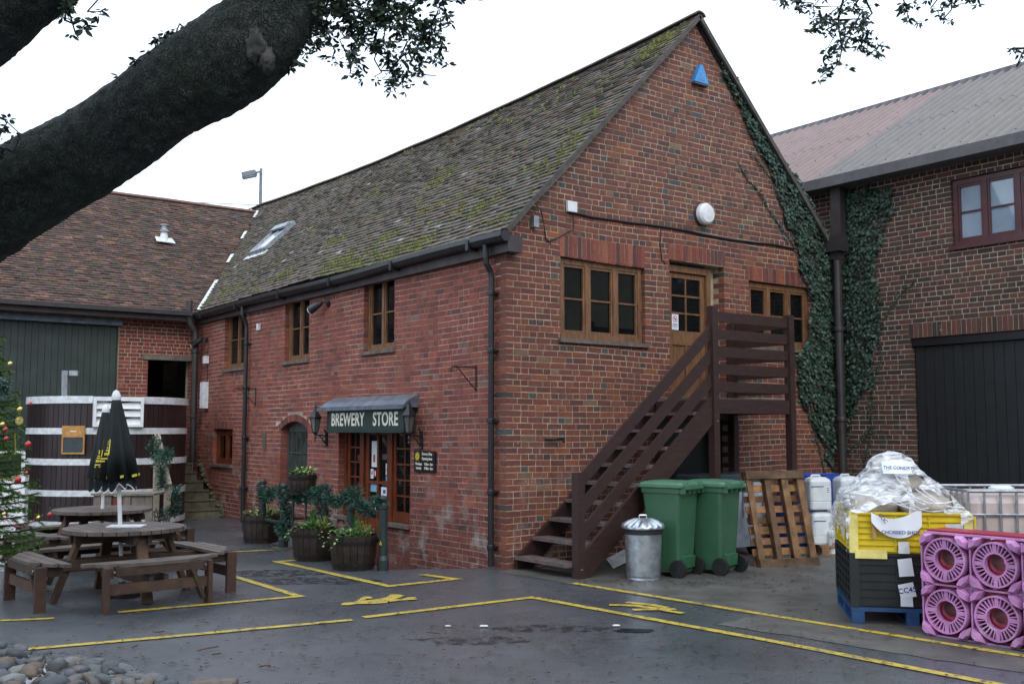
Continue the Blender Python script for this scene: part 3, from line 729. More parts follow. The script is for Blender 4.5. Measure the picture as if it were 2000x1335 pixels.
# verge boards on the gable
for fn in (ROOF, ROOFB):
    v_ = MB()
    for k in range(8):
        a, b = k / 8, (k + 1) / 8
        for (y0_, y1_, h0, h1) in ((-.115, -.075, -.04, .024),):
            vs = [fn(y0_, a, h0), fn(y1_, a, h0), fn(y1_, b, h0), fn(y0_, b, h0), fn(y0_, a, h1), fn(y1_, a, h1), fn(y1_, b, h1), fn(y0_, b, h1)]; v_.add(vs, BOXF)
    v_.build('verge_board', M['timber_dark'], shop)
# moss cushions
mo = MB(); rnd = random.Random(4)
def moss_at(c, wd_, s_len, n):
    for _ in range(n):
        y = rnd.gauss(c[0], wd_); s = rnd.gauss(c[1], s_len)
        if s < .005 or s > 1 or y < -.05: continue
        s = (int(s / GA)) * GA + GA * rnd.uniform(.0, .12)
        p = ROOF(y, s, .030); r = rnd.uniform(.012, .034)
        q = rnd.uniform(.6, 1.5); t = (q, q * rnd.uniform(.85, 1.05), q)
        if p.y > 10.45 and p.z < lroof_z(p.y): continue
        mo.add([p + Vector((0, -r * 1.6, -.004)), p + Vector((-r * .6, 0, -r * .6)), p + Vector((0, r * 1.6, -.004)), p + Vector((r * .8, 0, r * .8)), p + Vector((-.3 * r, 0, r * .75))], [(0, 1, 4), (1, 2, 4), (2, 3, 4), (3, 0, 4)], t)
def roof_hit(px, py):
    r = _ray(px, py); n = Vector((-SL, 0, 1)); t = ((Vector((0, 0, 4.1)) - CAM).dot(n)) / r.dot(n); p = CAM + r * t; return (p.y, (p.x + .06) / 3.42)
for px, py, a, b, n in ((700, 515, .35, .03, 260), (665, 512, .3, .025, 160), (780, 488, .35, .025, 190), (830, 470, .22, .02, 140), (760, 460, .2, .02, 60), (660, 468, .18, .02, 70), (860, 345, .2, .03, 60), (850, 400, .22, .02, 45), (880, 320, .2, .02, 40), (900, 405, .15, .02, 40), (1075, 325, .25, .03, 60), (940, 405, .2, .02, 70), (965, 385, .15, .015, 30), (985, 430, .3, .012, 60), (730, 370, .15, .02, 40), (555, 535, .2, .02, 50), (1130, 270, .18, .02, 60), (1160, 228, .18, .02, 45), (1300, 75, .25, .03, 150), (1270, 100, .2, .03, 60), (990, 470, .25, .01, 40), (405, 590, .2, .02, 80), (460, 560, .3, .02, 60), (600, 555, .5, .01, 60), (1090, 300, .2, .03, 30)):
    moss_at(roof_hit(px, py), a, b, n)
for _ in range(280): moss_at((rnd.uniform(0, 14), rnd.random() ** 1.2), .10, .010, rnd.choice((1, 2, 3, 8)))
o = mo.build('moss', M['moss'], shop, fix=False); o['kind'] = 'stuff'
# rooflight
def slab(fn, y0, y1, s0, s1, h0, h1, mb):
    return mb.add([fn(y0, s0, h0), fn(y1, s0, h0), fn(y1, s1, h0), fn(y0, s1, h0), fn(y0, s0, h1), fn(y1, s0, h1), fn(y1, s1, h1), fn(y0, s1, h1)], BOXF)
rl = MB(); Y0, Y1, S0, S1 = 10.30, 11.15, .405, .60
slab(ROOF, Y0, Y0 + .07, S0, S1, 0, .11, rl); slab(ROOF, Y1 - .07, Y1, S0, S1, 0, .11, rl); slab(ROOF, Y0 + .07, Y1 - .07, S0, S0 + .018, 0, .11, rl); slab(ROOF, Y0 + .07, Y1 - .07, S1 - .018, S1, 0, .12, rl)
ro = rl.build('rooflight', M['galvdull'], shop); p = MB(); slab(ROOF, Y0 + .07, Y1 - .07, S0 + .018, S1 - .018, .07, .075, p); p.build('pane', mat('rooflight_glass', (.45, .50, .56), .12, spec=1), ro)
bl = MB(); slab(ROOF, Y0 + .05, Y1 - .05, S1 - .05, S1 - .014, .12, .16, bl); bl.build('blind_box', M['galvdull'], ro)
fl = MB(); slab(ROOF, Y0 - .1, Y1 + .2, S0 - .03, S0, .03, .036, fl); fl.build('flashing', M['whitedirty'], ro)
# valley lead
vl = MB(); P0 = Vector((-.12, 10.45, 4.02)); Q = [];
for k in range(13):
    y = 10.42 + (15.2 - 10.42) * k / 12; z = lroof_z(y); s = 0
    x = (z - 4.1) / SL; s = (x + .06) / 3.42; x = x - sagz(y, s) / SL; Q.append(Vector((x, y, z)))
for k in range(12):
    a, b = Q[k], Q[k + 1]; up = Vector((0, 0, .035)); sd_ = Vector((.07, -.01, .06)); s2 = Vector((-.02, .07, .045))
    if k in (0, 1, 2, 5, 8, 11): v2 = MB(); v2.add([a + sd_ * .7 + up, b + sd_ * .7 + up, b + s2 * .7 + up, a + s2 * .7 + up], [(0, 1, 2, 3)]); v2.build('valley_flashing', M['whitedirty'], shop)
# gutter + fascia on the front
gt = MB(); N = 20; GU = .08
pr = [(-.11, .05), (-.115, -.01), (-.09, -.06), (-.045, -.075), (0, -.06), (.02, -.01), (.02, .05), (.005, .05), (.005, -.01), (-.01, -.045), (-.045, -.06), (-.08, -.045), (-.1, -.01), (-.1, .05)]
V = []
for i in range(N + 1):
    y = -.20 + (10.42 + .20) * i / N; dz = .0 - .03 * (y / 10) + .012 * math.sin(y * 1.1)
    for (a, b) in pr: V.append((-.115 + a, y, 3.87 + GU + b + dz))
F = [(i * 14 + j, i * 14 + (j + 1) % 14, (i + 1) * 14 + (j + 1) % 14, (i + 1) * 14 + j) for i in range(N) for j in range(14)] + [(13, 12, 11, 10, 9, 8, 7), (0, 1, 2, 3, 4, 5, 6)]
gt.add(V, F)
for y in (.5, 2.4, 4.3, 6.2, 8.1, 9.9): gt.box((-.24, y - .03, 3.775 + GU - .003 * y), (-.085, y + .03, 3.90 + GU - .003 * y))
gt.tube([(-.16, -.212, 3.945), (-.16, -.203, 3.945)], .066, 14); gt.build('gutter', M['blackpipe'], shop)
fa = MB(); fa.box((-.088, -.12, 3.765), (-.045, 10.42, 3.95)); fa.box((-.045, -.1, 3.80), (-.006, 10.4, 3.84)); fa.build('fascia', M['fascia'], shop)
bx = MB(); bx.box((-.09, -.16, 3.77), (.13, -.015, 3.97)); bx.build('eaves_box', M['fascia'], shop)
def pipe(pts, r, m, parent, brackets=(), name='downpipe'):
    p = MB(); p.tube(pts, r, 10)
    for z in brackets:
        b = None
        for q in pts:
            pass
        x, y = pts[-1][0], pts[-1][1]
        p.lathe([(r * 1.18, z - .03), (r * 1.3, z - .02), (r * 1.3, z + .02), (r * 1.18, z + .03)], 10, (x, y, 0)); p.box((x, y - .06, z - .012), (x + .09, y + .06, z + .012))
    return p.build(name, m, parent, smooth=False)
pipe([(-.16, .2, 3.92), (-.16, .2, 3.73), (-.15, .2, 3.66), (-.085, .2, 3.56), (-.075, .2, 3.5), (-.075, .2, .02)], .037, M['blackpipe'], shop, (3.3, 2.6, 1.75, .9, .25))
pipe([(-.16, 7.88, 3.90), (-.16, 7.88, 3.72), (-.09, 7.88, 3.58), (-.075, 7.88, 3.5), (-.075, 7.88, .0)], .037, M['blackpipe'], shop, (3.2, 2.4, 1.5, .6))
pipe([(-.30, 10.3, 4.22), (-.30, 10.3, 3.86), (-.27, 10.3, 3.75), (-.17, 10.3, 3.6), (-.16, 10.3, 3.5), (-.16, 10.3, 1.0)], .062, M['brownpipe'], shop, (3.2, 1.9))
# lead canopy and sign over the entrance
cp = MB(); cp.add([FAC(1.99, 2.13, .0), FAC(4.47, 2.13, 0), FAC(4.47, 2.05, .17), FAC(1.98, 2.05, .17), FAC(1.97, 1.985, .25), FAC(4.50, 1.985, .25), FAC(1.97, 1.95, .25), FAC(4.50, 1.95, .25), FAC(1.99, 1.945, 0), FAC(4.47, 1.945, 0)], [(0, 1, 2, 3), (3, 2, 5, 4), (4, 5, 7, 6), (6, 7, 9, 8), (0, 3, 4, 6, 8), (1, 2, 5, 7, 9), (0, 1, 9, 8)])
cp.box((-.285, 1.96, 1.925), (-.252, 4.52, 1.975)); cp.build('lead_canopy', M['lead'], shop)
cb = MB(); cb.box((-.17, 2.06, 1.62), (-.02, 2.09, 1.93)); cb.box((-.17, 4.25, 1.62), (-.02, 4.28, 1.93)); cb.box((-.16, 2.09, 1.60), (-.02, 4.25, 1.62)); cb.build('canopy_side', M['signgreen'], shop)
TEXTS = []
RF = Matrix(((0, 0, -1), (-1, 0, 0), (0, 1, 0)))      # lettering on the shop front (faces -x)
RG = Matrix(((1, 0, 0), (0, 0, -1), (0, 1, 0)))       # lettering on the gable (faces -y)
def text(body, size, loc, rot, m, parent, name='lettering', xs_=1.0, ext=.0015, align='CENTER', bold=0.0, space=1.0):
    cu = bpy.data.curves.new(name, 'FONT'); cu.body = body; cu.size = size; cu.align_x = align; cu.align_y = 'CENTER'; cu.extrude = ext; cu.offset = bold; cu.space_character = space
    cu.materials.append(m); o = bpy.data.objects.new(name, cu); col.objects.link(o)
    inv = lm(parent).inverted() if parent is not None else Matrix.Identity(4)
    mw = Matrix.Translation(Vector(loc)) @ rot.to_4x4(); ml = inv @ mw
    o.location = ml.to_translation(); o.rotation_euler = ml.to_euler(); o.scale = (xs_, 1, 1)
    if parent is not None: o.parent = parent
    TEXTS.append(o); return o
# shop sign
sg = thing('shop_sign', 'long dark green shop sign reading BREWERY STORE over the entrance', 'sign', (-.18, 3.17, 1.6))
b = MB(); b.box((-.20, 2.03, 1.605), (-.17, 4.31, 1.945)); b.build('board', M['signgreen'], sg)
b = MB(); b.box((-.215, 2.03, 1.605), (-.201, 4.31, 1.628)); b.box((-.210, 2.03, 1.636), (-.201, 4.31, 1.648)); b.box((-.212, 2.03, 1.93), (-.201, 4.31, 1.945)); b.box((-.209, 2.03, 1.648), (-.201, 2.045, 1.93)); b.box((-.209, 4.295, 1.648), (-.201, 4.31, 1.93)); b.build('moulding', M['signgreen'], sg)
text('BREWERY', .262, (-.206, 3.66, 1.785), RF, M['cream'], sg, xs_=.86, bold=.006, space=1.06)
text('STORE', .262, (-.206, 2.54, 1.785), RF, M['cream'], sg, xs_=.86, bold=.006, space=1.06)
# opening hours
oh = thing('opening_hours_sign', 'small black opening hours plaque with gold roundel right of the entrance', 'sign', (0, 1.78, 1.09))
b = MB(); b.box((-.032, 1.525, 1.085), (-.014, 2.05, 1.365)); b.build('board', M['blackboard'], oh)
b = MB(); b.tube([(-.0325, 1.965, 1.29), (-.036, 1.965, 1.29)], .062, 24); b.build('roundel', M['gold'], oh)
b = MB(); b.tube([(-.0362, 1.965, 1.29), (-.038, 1.965, 1.29)], .046, 24); b.build('roundel_field', M['yellowprint'], oh)
b = MB()
for k in range(12):
    a = 2 * math.pi * k / 12; b.box((-.0395, 1.965 + .036 * math.cos(a) - .004, 1.29 + .036 * math.sin(a) - .004), (-.0382, 1.965 + .036 * math.cos(a) + .004, 1.29 + .036 * math.sin(a) + .004))
b.box((-.0395, 1.955, 1.277), (-.0382, 1.975, 1.30)); b.build('emblem', M['blackboard'], oh)
for s_, z, y, sz in (('Brewery Shop', 1.325, 1.72, .052), ('Opening times', 1.262, 1.72, .052), ('Weekdays', 1.19, 1.93, .046), ('9.30am - 5pm', 1.19, 1.68, .046), ('Saturday', 1.135, 1.93, .046), ('9.30am - 5pm', 1.135, 1.68, .046)):
    text(s_, sz, (-.0345, y, z), RF, M['cream'], oh, xs_=.84, bold=.0008)
# notices on the shop door: flat papers on the glass
def notice(y0, y1, z0, z1, m, label, cat='notice', x=-.0, extra=None, parent=None):
    b = MB(); b.box((.154, y0, z0), (.1525, y1, z1)); o = b.build('notice', m); tag(o, label, cat, 'notices taped inside the shop door')
    if extra: extra(o)
    return o
def prn(m, rects):
    def f(o):
        b = MB()
        for (a, c, z0, z1) in rects: b.box((.1522, a, z0), (.1516, c, z1))
        b.build('print', m, o)
    return f
notice(3.40, 3.56, 1.10, 1.48, M['paper'], 'tall white notice with a small photo, at top left of the shop door', extra=prn(M['redprint'], [(3.455, 3.51, 1.17, 1.28)]))
notice(3.50, 3.585, .93, 1.07, M['paper'], 'small white notice with a black bird mark low on the door pane', extra=prn(M['darkgrey'], [(3.53, 3.56, .99, 1.04)]))
notice(3.42, 3.48, .955, 1.06, M['redprint'], 'small round-looking red and white sticker between two door notices', extra=prn(M['paper'], [(3.435, 3.465, .975, 1.04)]))
notice(3.365, 3.40, .94, 1.12, M['yellowprint'], 'narrow yellow notice in the left pane of the shop door')
notice(3.40, 3.585, .74, .85, M['bluetag'], 'wide pale blue notice in the lower left door pane')
notice(3.36, 3.49, .48, .65, M['paper'], 'square white notice low in the left door pane', extra=prn(M['darkgrey'], [(3.39, 3.46, .56, .565), (3.39, 3.46, .58, .585)]))
notice(3.07, 3.14, 1.00, 1.16, M['paper'], 'small upright white notice at right edge of upper door pane', extra=prn(M['ink'], [(3.09, 3.12, 1.06, 1.10)]))
notice(3.07, 3.135, .91, .985, M['bluetag'], 'small square pale blue notice at the right edge of the upper door pane')
notice(3.08, 3.27, .45, .82, M['paper'], 'large white notice with blue emblem in the lower right door pane', extra=prn(M['ink'], [(3.14, 3.21, .73, .78), (3.11, 3.24, .69, .698), (3.11, 3.24, .66, .664), (3.11, 3.24, .63, .634), (3.11, 3.24, .60, .604)]))
# no smoking notice on the upper door
ns = thing('no_smoking_notice', 'small white no smoking notice on the upper glazed door', 'notice', (3.02, .148, 3.03))
b = MB(); b.box((2.965, .150, 3.03), (3.10, .153, 3.25)); b.build('paper', M['paper'], ns)
b = MB(); 
for k in range(18):
    a0, a1 = 2 * math.pi * k / 18, 2 * math.pi * (k + 1) / 18
    b.add([(3.032 + r * math.cos(a), .1492, 3.185 + r * math.sin(a)) for a, r in ((a0, .046), (a1, .046), (a1, .036), (a0, .036))], [(0, 1, 2, 3)])
b.bar((3.002, .149, 3.215), (3.062, .149, 3.155), .003, .009); b.build('ring', M['redprint'], ns)
b = MB(); b.box((3.008, .1495, 3.18), (3.056, .1488, 3.19)); b.box((2.985, .1495, 3.10), (3.08, .1488, 3.112)); b.box((2.985, .1495, 3.075), (3.08, .1488, 3.083)); b.build('print', M['ink'], ns)

# lanterns
gl = mat('lantern_glass', (.10, .105, .10), .1, var=.2, spec=.7)
def lantern():
    t = thing('wall_lantern', 'x', 'lantern', group='black wall lanterns beside the shop sign')
    b = MB(); b.box((-.022, -.03, -.13), (0, .03, .10)); b.tube([(-.02, 0, .085), (-.035, 0, .10), (-.045, 0, .12)], .012, 6); b.lathe([(.018, -.145), (.03, -.13), (.02, -.11)], 8, (-.016, 0, 0)); b.build('wall_plate', M['blackpipe'], t)
    b = MB(); b.tube([(-.02, 0, .02), (-.10, 0, .035), (-.20, 0, .03)], .011, 6); b.tube([(-.02, 0, -.10), (-.06, 0, -.06), (-.085, 0, -.01), (-.13, 0, .02)], .010, 6); b.build('bracket', M['blackpipe'], t)
    c = (-.20, 0, 0)
    b = MB(); b.lathe([(.008, -.075), (.016, -.06), (.010, -.04), (.018, 0), (.012, .03), (.030, .055), (.046, .065), (.05, .08)], 8, c)
    for k in range(6):
        a = rad(60 * k); b.bar((-.20 + .048 * math.cos(a), .048 * math.sin(a), .08), (-.20 + .088 * math.cos(a), .088 * math.sin(a), .30), .009, .009)
    b.build('lantern_frame', M['blackpipe'], t)
    for k in range(6):
        a, a2 = rad(60 * k), rad(60 * k + 60); p = MB()
        q = [(-.20 + r * math.cos(x), r * math.sin(x), z) for r, x, z in ((.046, a, .085), (.046, a2, .085), (.084, a2, .297), (.084, a, .297))]
        p.add(q + [(-.20 + (x + .20) * .95, y * .95, z) for x, y, z in q], BOXF); p.build('pane', gl, t)
    b = MB(); b.lathe([(.108, .295), (.110, .31), (.085, .335), (.055, .38), (.034, .43), (.030, .45), (.012, .46), (.016, .475), (.003, .51)], 6, c); b.build('roof', M['blackpipe'], t)
    b = MB(); b.lathe([(.012, .085), (.016, .11), (.022, .17), (.016, .21)], 8, c); b.build('bulb', M['paper'], t)
    return t
L1 = lantern(); L2 = dup(L1)
place(L1, (-.014, 4.70, 1.53), 0, 'black lantern on the left end of the shop sign, by the arched window')
place(L2, (-.014, 1.89, 1.53), 0, 'black lantern on the right end of the shop sign, above the opening hours')
# floodlights
def flood(name, y, z, dy, label):
    t = thing(name, label, 'lamp', (-.01, y, z))
    b = MB(); b.tube([(-.005, y, z), (-.03, y, z)], .05, 10); b.build('wall_plate', M['blackpipe'], t)
    b = MB(); b.tube([(-.03, y, z), (-.07, y + dy * .2, z + .03), (-.10, y + dy * .6, z)], .016, 7); b.build('arm', M['blackpipe'], t)
    p0 = Vector((-.10, y + dy * .4, z + .02)); p1 = Vector((-.22, y + dy * 1.6, z - .10))
    b = MB(); b.tube([p0, p0 + (p1 - p0) * .3, p1], [.03, .05, .068], 12); b.build('lamp_head', M['blackpipe'], t)
    d = (p1 - p0).normalized(); b = MB(); b.tube([p1 + d * .001, p1 + d * .02, p1 + d * .035], [.064, .052, .02], 12); b.build('bulb', M['white'], t)
flood('spot_lamp', 4.72, 3.62, .14, 'black spot lamp with white bulb under the eaves between two windows')
flood('spot_lamp', 10.05, 3.42, .14, 'black spot lamp in the far corner beside the big brown pipe')
def wallbox(name, fn, u, z, wu, wz, d, label, cat, m, cable=None):
    t = thing(name, label, cat, fn(u, z - wz / 2, 0))
    b = MB(); pbox(b, fn, u - wu / 2, u + wu / 2, z - wz / 2, z + wz / 2, .011, d); o = b.build('casing', m, t); bevel(o, .008)
    if cable:
        b = MB(); b.tube([fn(*q) for q in cable], .007, 5); b.build('cable', M['blackpipe'], t)
    return t
wallbox('alarm_sensor', FAC, 7.42, 3.47, .07, .12, .07, 'little white sensor box beside the middle downpipe', 'sensor', M['white'])
wallbox('junction_box', FAC, 9.98, 3.02, .13, .15, .10, 'white junction box below the far corner lamp', 'box', M['whitedirty'], [(9.98, 3.4, .02), (9.98, 3.1, .02)])
wallbox('meter_box', FAC, 9.98, 2.32, .17, .52, .13, 'tall narrow pale meter box beside the big brown pipe', 'box', M['whitedirty'], [(9.98, 2.95, .02), (9.98, 2.58, .02)])
wallbox('old_wall_patch', FAC, 7.12, 1.45, .12, .34, .02, 'pale render patch on bricks right of the middle downpipe', 'patch', M['stone'])
wallbox('cable_box', GAB, 1.01, 4.47, .155, .14, .06, 'small white square box high on the gable above the left window', 'box', M['white'], [(1.05, 4.40, .015), (1.06, 4.2, .015), (.80, 4.05, .015), (.62, 3.98, .012)])
t = thing('bulkhead_light', 'round white bulkhead light on the gable above the upper door', 'lamp', (3.42, 0, 4.55))
b = MB(); b.tube([(3.42, -.012, 4.673), (3.42, -.06, 4.673)], .152, 28); b.build('base', M['darkgrey'], t)
b = MB(); b.tube([(3.42, -.061, 4.673), (3.42, -.12, 4.673), (3.42, -.15, 4.673), (3.42, -.16, 4.673)], [.155, .152, .125, .05], 28); b.build('diffuser', M['white'], t, smooth=False)
t = thing('alarm_box', 'blue triangular alarm box near the top of the gable', 'alarm', (3.42, 0, 6.55))
b = MB(); b.prism([(3.255, 6.57), (3.545, 6.57), (3.425, 6.83), (3.375, 6.83)], GAB, .011, .085); b.build('casing', M['brightblue'], t); 
b = MB(); b.prism([(3.26, 6.54), (3.54, 6.54), (3.545, 6.568), (3.255, 6.568)], GAB, .011, .08); b.build('base', M['darkgrey'], t)
text('5', .10, (3.40, -.087, 6.69), RG, M['bluetag'], t); text('SECURE', .034, (3.40, -.087, 6.61), RG, M['bluetag'], t)
# tap, bell wires, brackets
t = thing('outside_tap', 'old metal tap sticking out of the gable bricks', 'tap', (.76, 0, 1.5))
b = MB(); b.tube([(.58, -.02, 1.53), (.68, -.03, 1.53), (.76, -.05, 1.53), (.76, -.12, 1.53)], .014, 7); b.tube([(.76, -.11, 1.535), (.76, -.15, 1.54), (.77, -.15, 1.49)], .02, 7); b.build('pipe', M['iron'], t)
b = MB(); b.lathe([(.03, 0), (.035, .015), (.012, .03)], 10, (.77, -.11, 1.55)); b.build('handle', M['galv'], t)
t = thing('wall_clamp', 'grey cable clamp with loose wires near the gable corner', 'clamp', (.42, 0, 4.1))
b = MB(); b.box((.36, -.09, 4.13), (.44, -.011, 4.27)); b.build('clamp', M['galvdull'], t)
b = MB(); b.tube([(.25, -.03, 4.42), (.38, -.06, 4.44), (.50, -.05, 4.36), (.56, -.03, 4.2), (.60, -.02, 4.02), (.68, -.02, 3.96)], .008, 5); b.tube([(.20, -.02, 4.36), (.34, -.05, 4.40), (.44, -.05, 4.28)], .007, 5); b.build('wire', M['blackpipe'], t)
t = thing('wall_cable', 'dark cable running across the gable above the upper windows', 'cable', (3.2, 0, 4.38))
b = MB(); pts = [GAB(.98 + 4.5 * i / 24, 4.40 - .012 * math.sin(i * .5) - .0 * i + .010 * noise.noise(Vector((i * .8, 0, 0))), .018) for i in range(25)]; b.tube(pts, .017, 6); b.build('run', M['iron'], t)
b = MB(); b.tube([GAB(2.62, 4.39, .015), GAB(2.60, 4.15, .012), GAB(2.63, 3.95, .012), GAB(2.7, 3.9, .012)], .007, 5); b.build('drop', M['iron'], t)
def bracket(y, z, ln, label):
    t = thing('hanging_bracket', label, 'bracket', (0, y, z), group='wrought iron hanging basket brackets')
    b = MB(); b.tube([(-.012, y, z + .02), (-ln, y, z + .02)], .008, 5); b.tube([(-.012, y, z - .28), (-.012, y, z + .05)], .008, 5); b.tube([(-.014, y, z - .26), (-ln * .8, y, z + .01)], .007, 5)
    for k in range(1, 6): b.tube([(-ln * k / 6, y - .02, z + .045), (-ln * k / 6, y + .02, z - .005)], .004, 4)
    b.tube([(-ln, y, z + .02), (-ln - .03, y, z - .01), (-ln - .015, y, z - .045), (-ln + .01, y, z - .03)], .007, 5); b.build('arm', M['iron'], t)
bracket(.62, 2.40, .36, 'black iron basket bracket on bricks beside the corner downpipe')
bracket(7.55, 2.35, .40, 'black iron basket bracket beside the middle downpipe')
# ============================================================ LEFT WING
lw = thing('store_wing', 'left wing with mottled red tiled roof and green boarded doors', 'building', (-4, 13, 0))
LO = [(-12, -1.54, -.1, 3.675), (-.96, -.09, -.1, 3.075)]
b = MB(); wall_mesh(b, lambda u, z, d=0: LEF(u, z, d), -12, -.005, -.5, 4.05, LO, .35); b.box((-12, 11.1, -.5), (-11.7, 19.5, 4)); b.build('wall', M['mortar'], lw)
pl = brick_polys(-1.53, -.02, -.0, 3.9, [(-12, -1.54, -1, 4), LO[1]], (), pal_lef, 61); lay_bricks(pl, LEF, lw, M['brick'], 140)
b = MB(); b.box((-1.07, 10.66, 3.03), (-.02, 10.9, 3.12)); b.build('lintel', M['timber'], lw)
b = MB(); b.box((-12, 10.61, 3.665), (-1.50, 10.9, 3.78)); o = b.build('lintel', M['lead'], lw); o['label'] = 'grey steel lintel over the boarded doors'
b = MB(); b.box((-12, 12.6, -.5), (-.05, 12.7, 3.6)); b.box((-1.0, 11.1, 3.08), (-.05, 12.6, 3.2)); b.box((-1.3, 11.1, -.4), (-1.0, 12.6, 3.2)); b.build('room', M['dark'], lw)
x = -6.4; rnd = random.Random(3)
while x < -1.56:
    e = min(x + .118, -1.548); b = MB(); b.box((x, 10.76, .0), (e - .006, 10.79 + rnd.uniform(-.003, .003), 3.66)); b.build('board', M['greenboard'], lw); x = e
b = MB(); b.box((-12, 10.79, 0), (-1.55, 10.83, 3.66)); b.build('door_backing', M['greenboard'], lw)
b = MB()
for xx in frange(-6, -1.6, .118 * 2):
    for z in (1.0, 2.75): b.box((xx + .05, 10.752, z), (xx + .062, 10.76, z + .012))
b.build('nail', M['iron'], lw)
def LROOF(u, s, h=0.0):
    y = 10.3 + s * 4.9; z = lroof_z(y) - .05 * math.sin(math.pi * s) + .014 * noise.noise(Vector((u * .8, s * 4, 9))); n = Vector((0, -LSL, 1)).normalized(); return Vector((u, y, z)) + n * h
def LROOFB(u, s, h=0.0): p = LROOF(u, s, h); return Vector((p.x, 30.4 - p.y, p.z))
b = MB()
for fn in (LROOF, LROOFB):
    for a, c in ((-12, 2.9),): 
        n = 12; V = [fn(a + (c - a) * i / n, k / 5, -.012) for k in range(6) for i in range(n + 1)]
        b.add(V, [(k * (n + 1) + i, k * (n + 1) + i + 1, (k + 1) * (n + 1) + i + 1, (k + 1) * (n + 1) + i) for k in range(5) for i in range(n)])
b.build('roof', M['roofdeck'], lw)
def keep_left(c):
    if c.x < .0: return True
    return 4.1 + SL * c.x + sagz(c.y, (c.x + .06) / 3.42) < c.z + .03
LR = 56
tiles(LROOF, -6.6, 3.0, LR, 1 / LR, keep_left, pal_left, M['tile_red'], lw, 300, seed=7)
b = MB()
for r in range(0, LR, 2): b.add([LROOF(-12, r / LR, .03), LROOF(-6.6, r / LR, .03), LROOF(-6.6, (r + 2.3) / LR, .008), LROOF(-12, (r + 2.3) / LR, .008)], [(0, 1, 2, 3)], (.13, .07, .055))
o = b.build('roof_tiles', M['tile_red'], lw); o['kind'] = 'stuff'
for i in range(33):
    x0 = -12 + i * .455; b = MB(); P = []
    for xx in (x0, x0 + .46):
        for t in range(7): a = rad(20 + 140 * t / 6); P.append(Vector((xx, 15.2 + .13 * math.cos(a), LROOF(xx, 1).z - .05 + .115 * math.sin(a))))
        for t in range(7): a = rad(160 - 140 * t / 6); P.append(Vector((xx, 15.2 + .11 * math.cos(a), LROOF(xx, 1).z - .05 + .095 * math.sin(a))))
    b.add(P, [(j, (j + 1) % 14, 14 + (j + 1) % 14, 14 + j) for j in range(14)] + [tuple(range(13, -1, -1)), tuple(range(14, 28))], vary((.19, .10, .08), R_)); b.build('ridge_tile', M['tile_red'], lw)
b = MB(); b.box((-12, 10.30, 3.80), (-.20, 10.36, 4.00)); b.box((-12, 10.36, 3.84), (-.16, 10.69, 3.88)); b.build('fascia', M['fascia'], lw)
b = MB(); b.box((-12, 10.17, 3.90), (-.28, 10.29, 3.925)); b.box((-12, 10.17, 3.925), (-.28, 10.19, 3.985)); b.box((-12, 10.27, 3.925), (-.28, 10.29, 3.985)); b.build('gutter', M['brownpipe'], lw)
b = MB()
for _ in range(420):
    u, s = rnd.uniform(-5.5, 2), rnd.random() ** .8; s = int(s * LR) / LR + .003; p = LROOF(u, s, .024)
    if not keep_left(p): continue
    for _k in range(rnd.randint(1, 5)):
        q = p + Vector((rnd.gauss(0, .06), 0, 0)); r = rnd.uniform(.012, .035); tt = rnd.uniform(.55, 1.2)
        b.add([q + Vector((-r * 1.5, 0, -.004)), q + Vector((0, -r * .6, -r * .5)), q + Vector((r * 1.5, 0, -.004)), q + Vector((0, r * .8, r * .6)), q + Vector((0, -.2 * r, r * .7))], [(0, 1, 4), (1, 2, 4), (2, 3, 4), (3, 0, 4)], (tt, tt, tt))
o = b.build('moss', M['moss'], lw); o['kind'] = 'stuff'
# flue vent
r = _ray(320, 472); n = Vector((0, -LSL, 1)); p = CAM + r * ((Vector((0, 10.5, 4.05)) - CAM).dot(n) / r.dot(n))
t = thing('roof_vent', 'pale metal flue vent standing on the left tiled roof', 'vent', p)
b = MB(); nn = n.normalized(); ux = Vector((1, 0, 0)); uy = ux.cross(nn) * -1
q = [p + ux * a + uy * c + nn * .045 for a, c in ((-.2, -.12), (.22, -.14), (.2, .12), (-.18, .13))]; b.add(q + [k + nn * .012 for k in q], BOXF); b.build('flashing', M['whitedirty'], t)
b = MB(); b.lathe([(.105, -.02), (.085, .06), (.075, .20), (.072, .24)], 16, p); b.build('base', M['white'], t)
b = MB(); b.lathe([(.12, .22), (.12, .235), (.075, .27), (.07, .29), (.07, .36), (.10, .365), (.10, .385), (.06, .40)], 16, p); b.build('cowl', M['galvdull'], t)
# ============================================================ RIGHT BUILDING
rb = thing('warehouse', 'dark brick warehouse with corrugated roof and black sliding door', 'building', (9, -3, 0))
RO = [(-3.86, -1.94, 4.275, 5.25), (-8, -1.22, -.1, 3.0)]
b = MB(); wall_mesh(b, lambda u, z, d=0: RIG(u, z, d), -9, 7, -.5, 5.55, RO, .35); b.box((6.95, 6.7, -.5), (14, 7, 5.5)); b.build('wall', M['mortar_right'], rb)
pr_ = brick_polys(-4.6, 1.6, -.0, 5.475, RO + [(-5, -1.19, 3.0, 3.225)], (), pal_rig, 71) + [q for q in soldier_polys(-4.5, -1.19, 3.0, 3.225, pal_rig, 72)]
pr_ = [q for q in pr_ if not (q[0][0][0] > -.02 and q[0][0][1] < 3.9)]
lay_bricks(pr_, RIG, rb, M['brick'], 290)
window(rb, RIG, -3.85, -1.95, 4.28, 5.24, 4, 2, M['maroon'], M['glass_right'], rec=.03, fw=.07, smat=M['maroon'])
b = MB(); b.box((6.62, -8, 2.88), (6.75, -1.23, 2.99)); b.build('lintel', M['blackboard'], rb)
sdr = mat('black_door_boards', (.010, .012, .013), .5, var=.3)
for i in range(11):
    y0 = -1.24 - i * .15; b = MB(); b.box((6.68, y0 - .144, .05), (6.72, y0, 2.87)); b.build('door_board', sdr, rb)
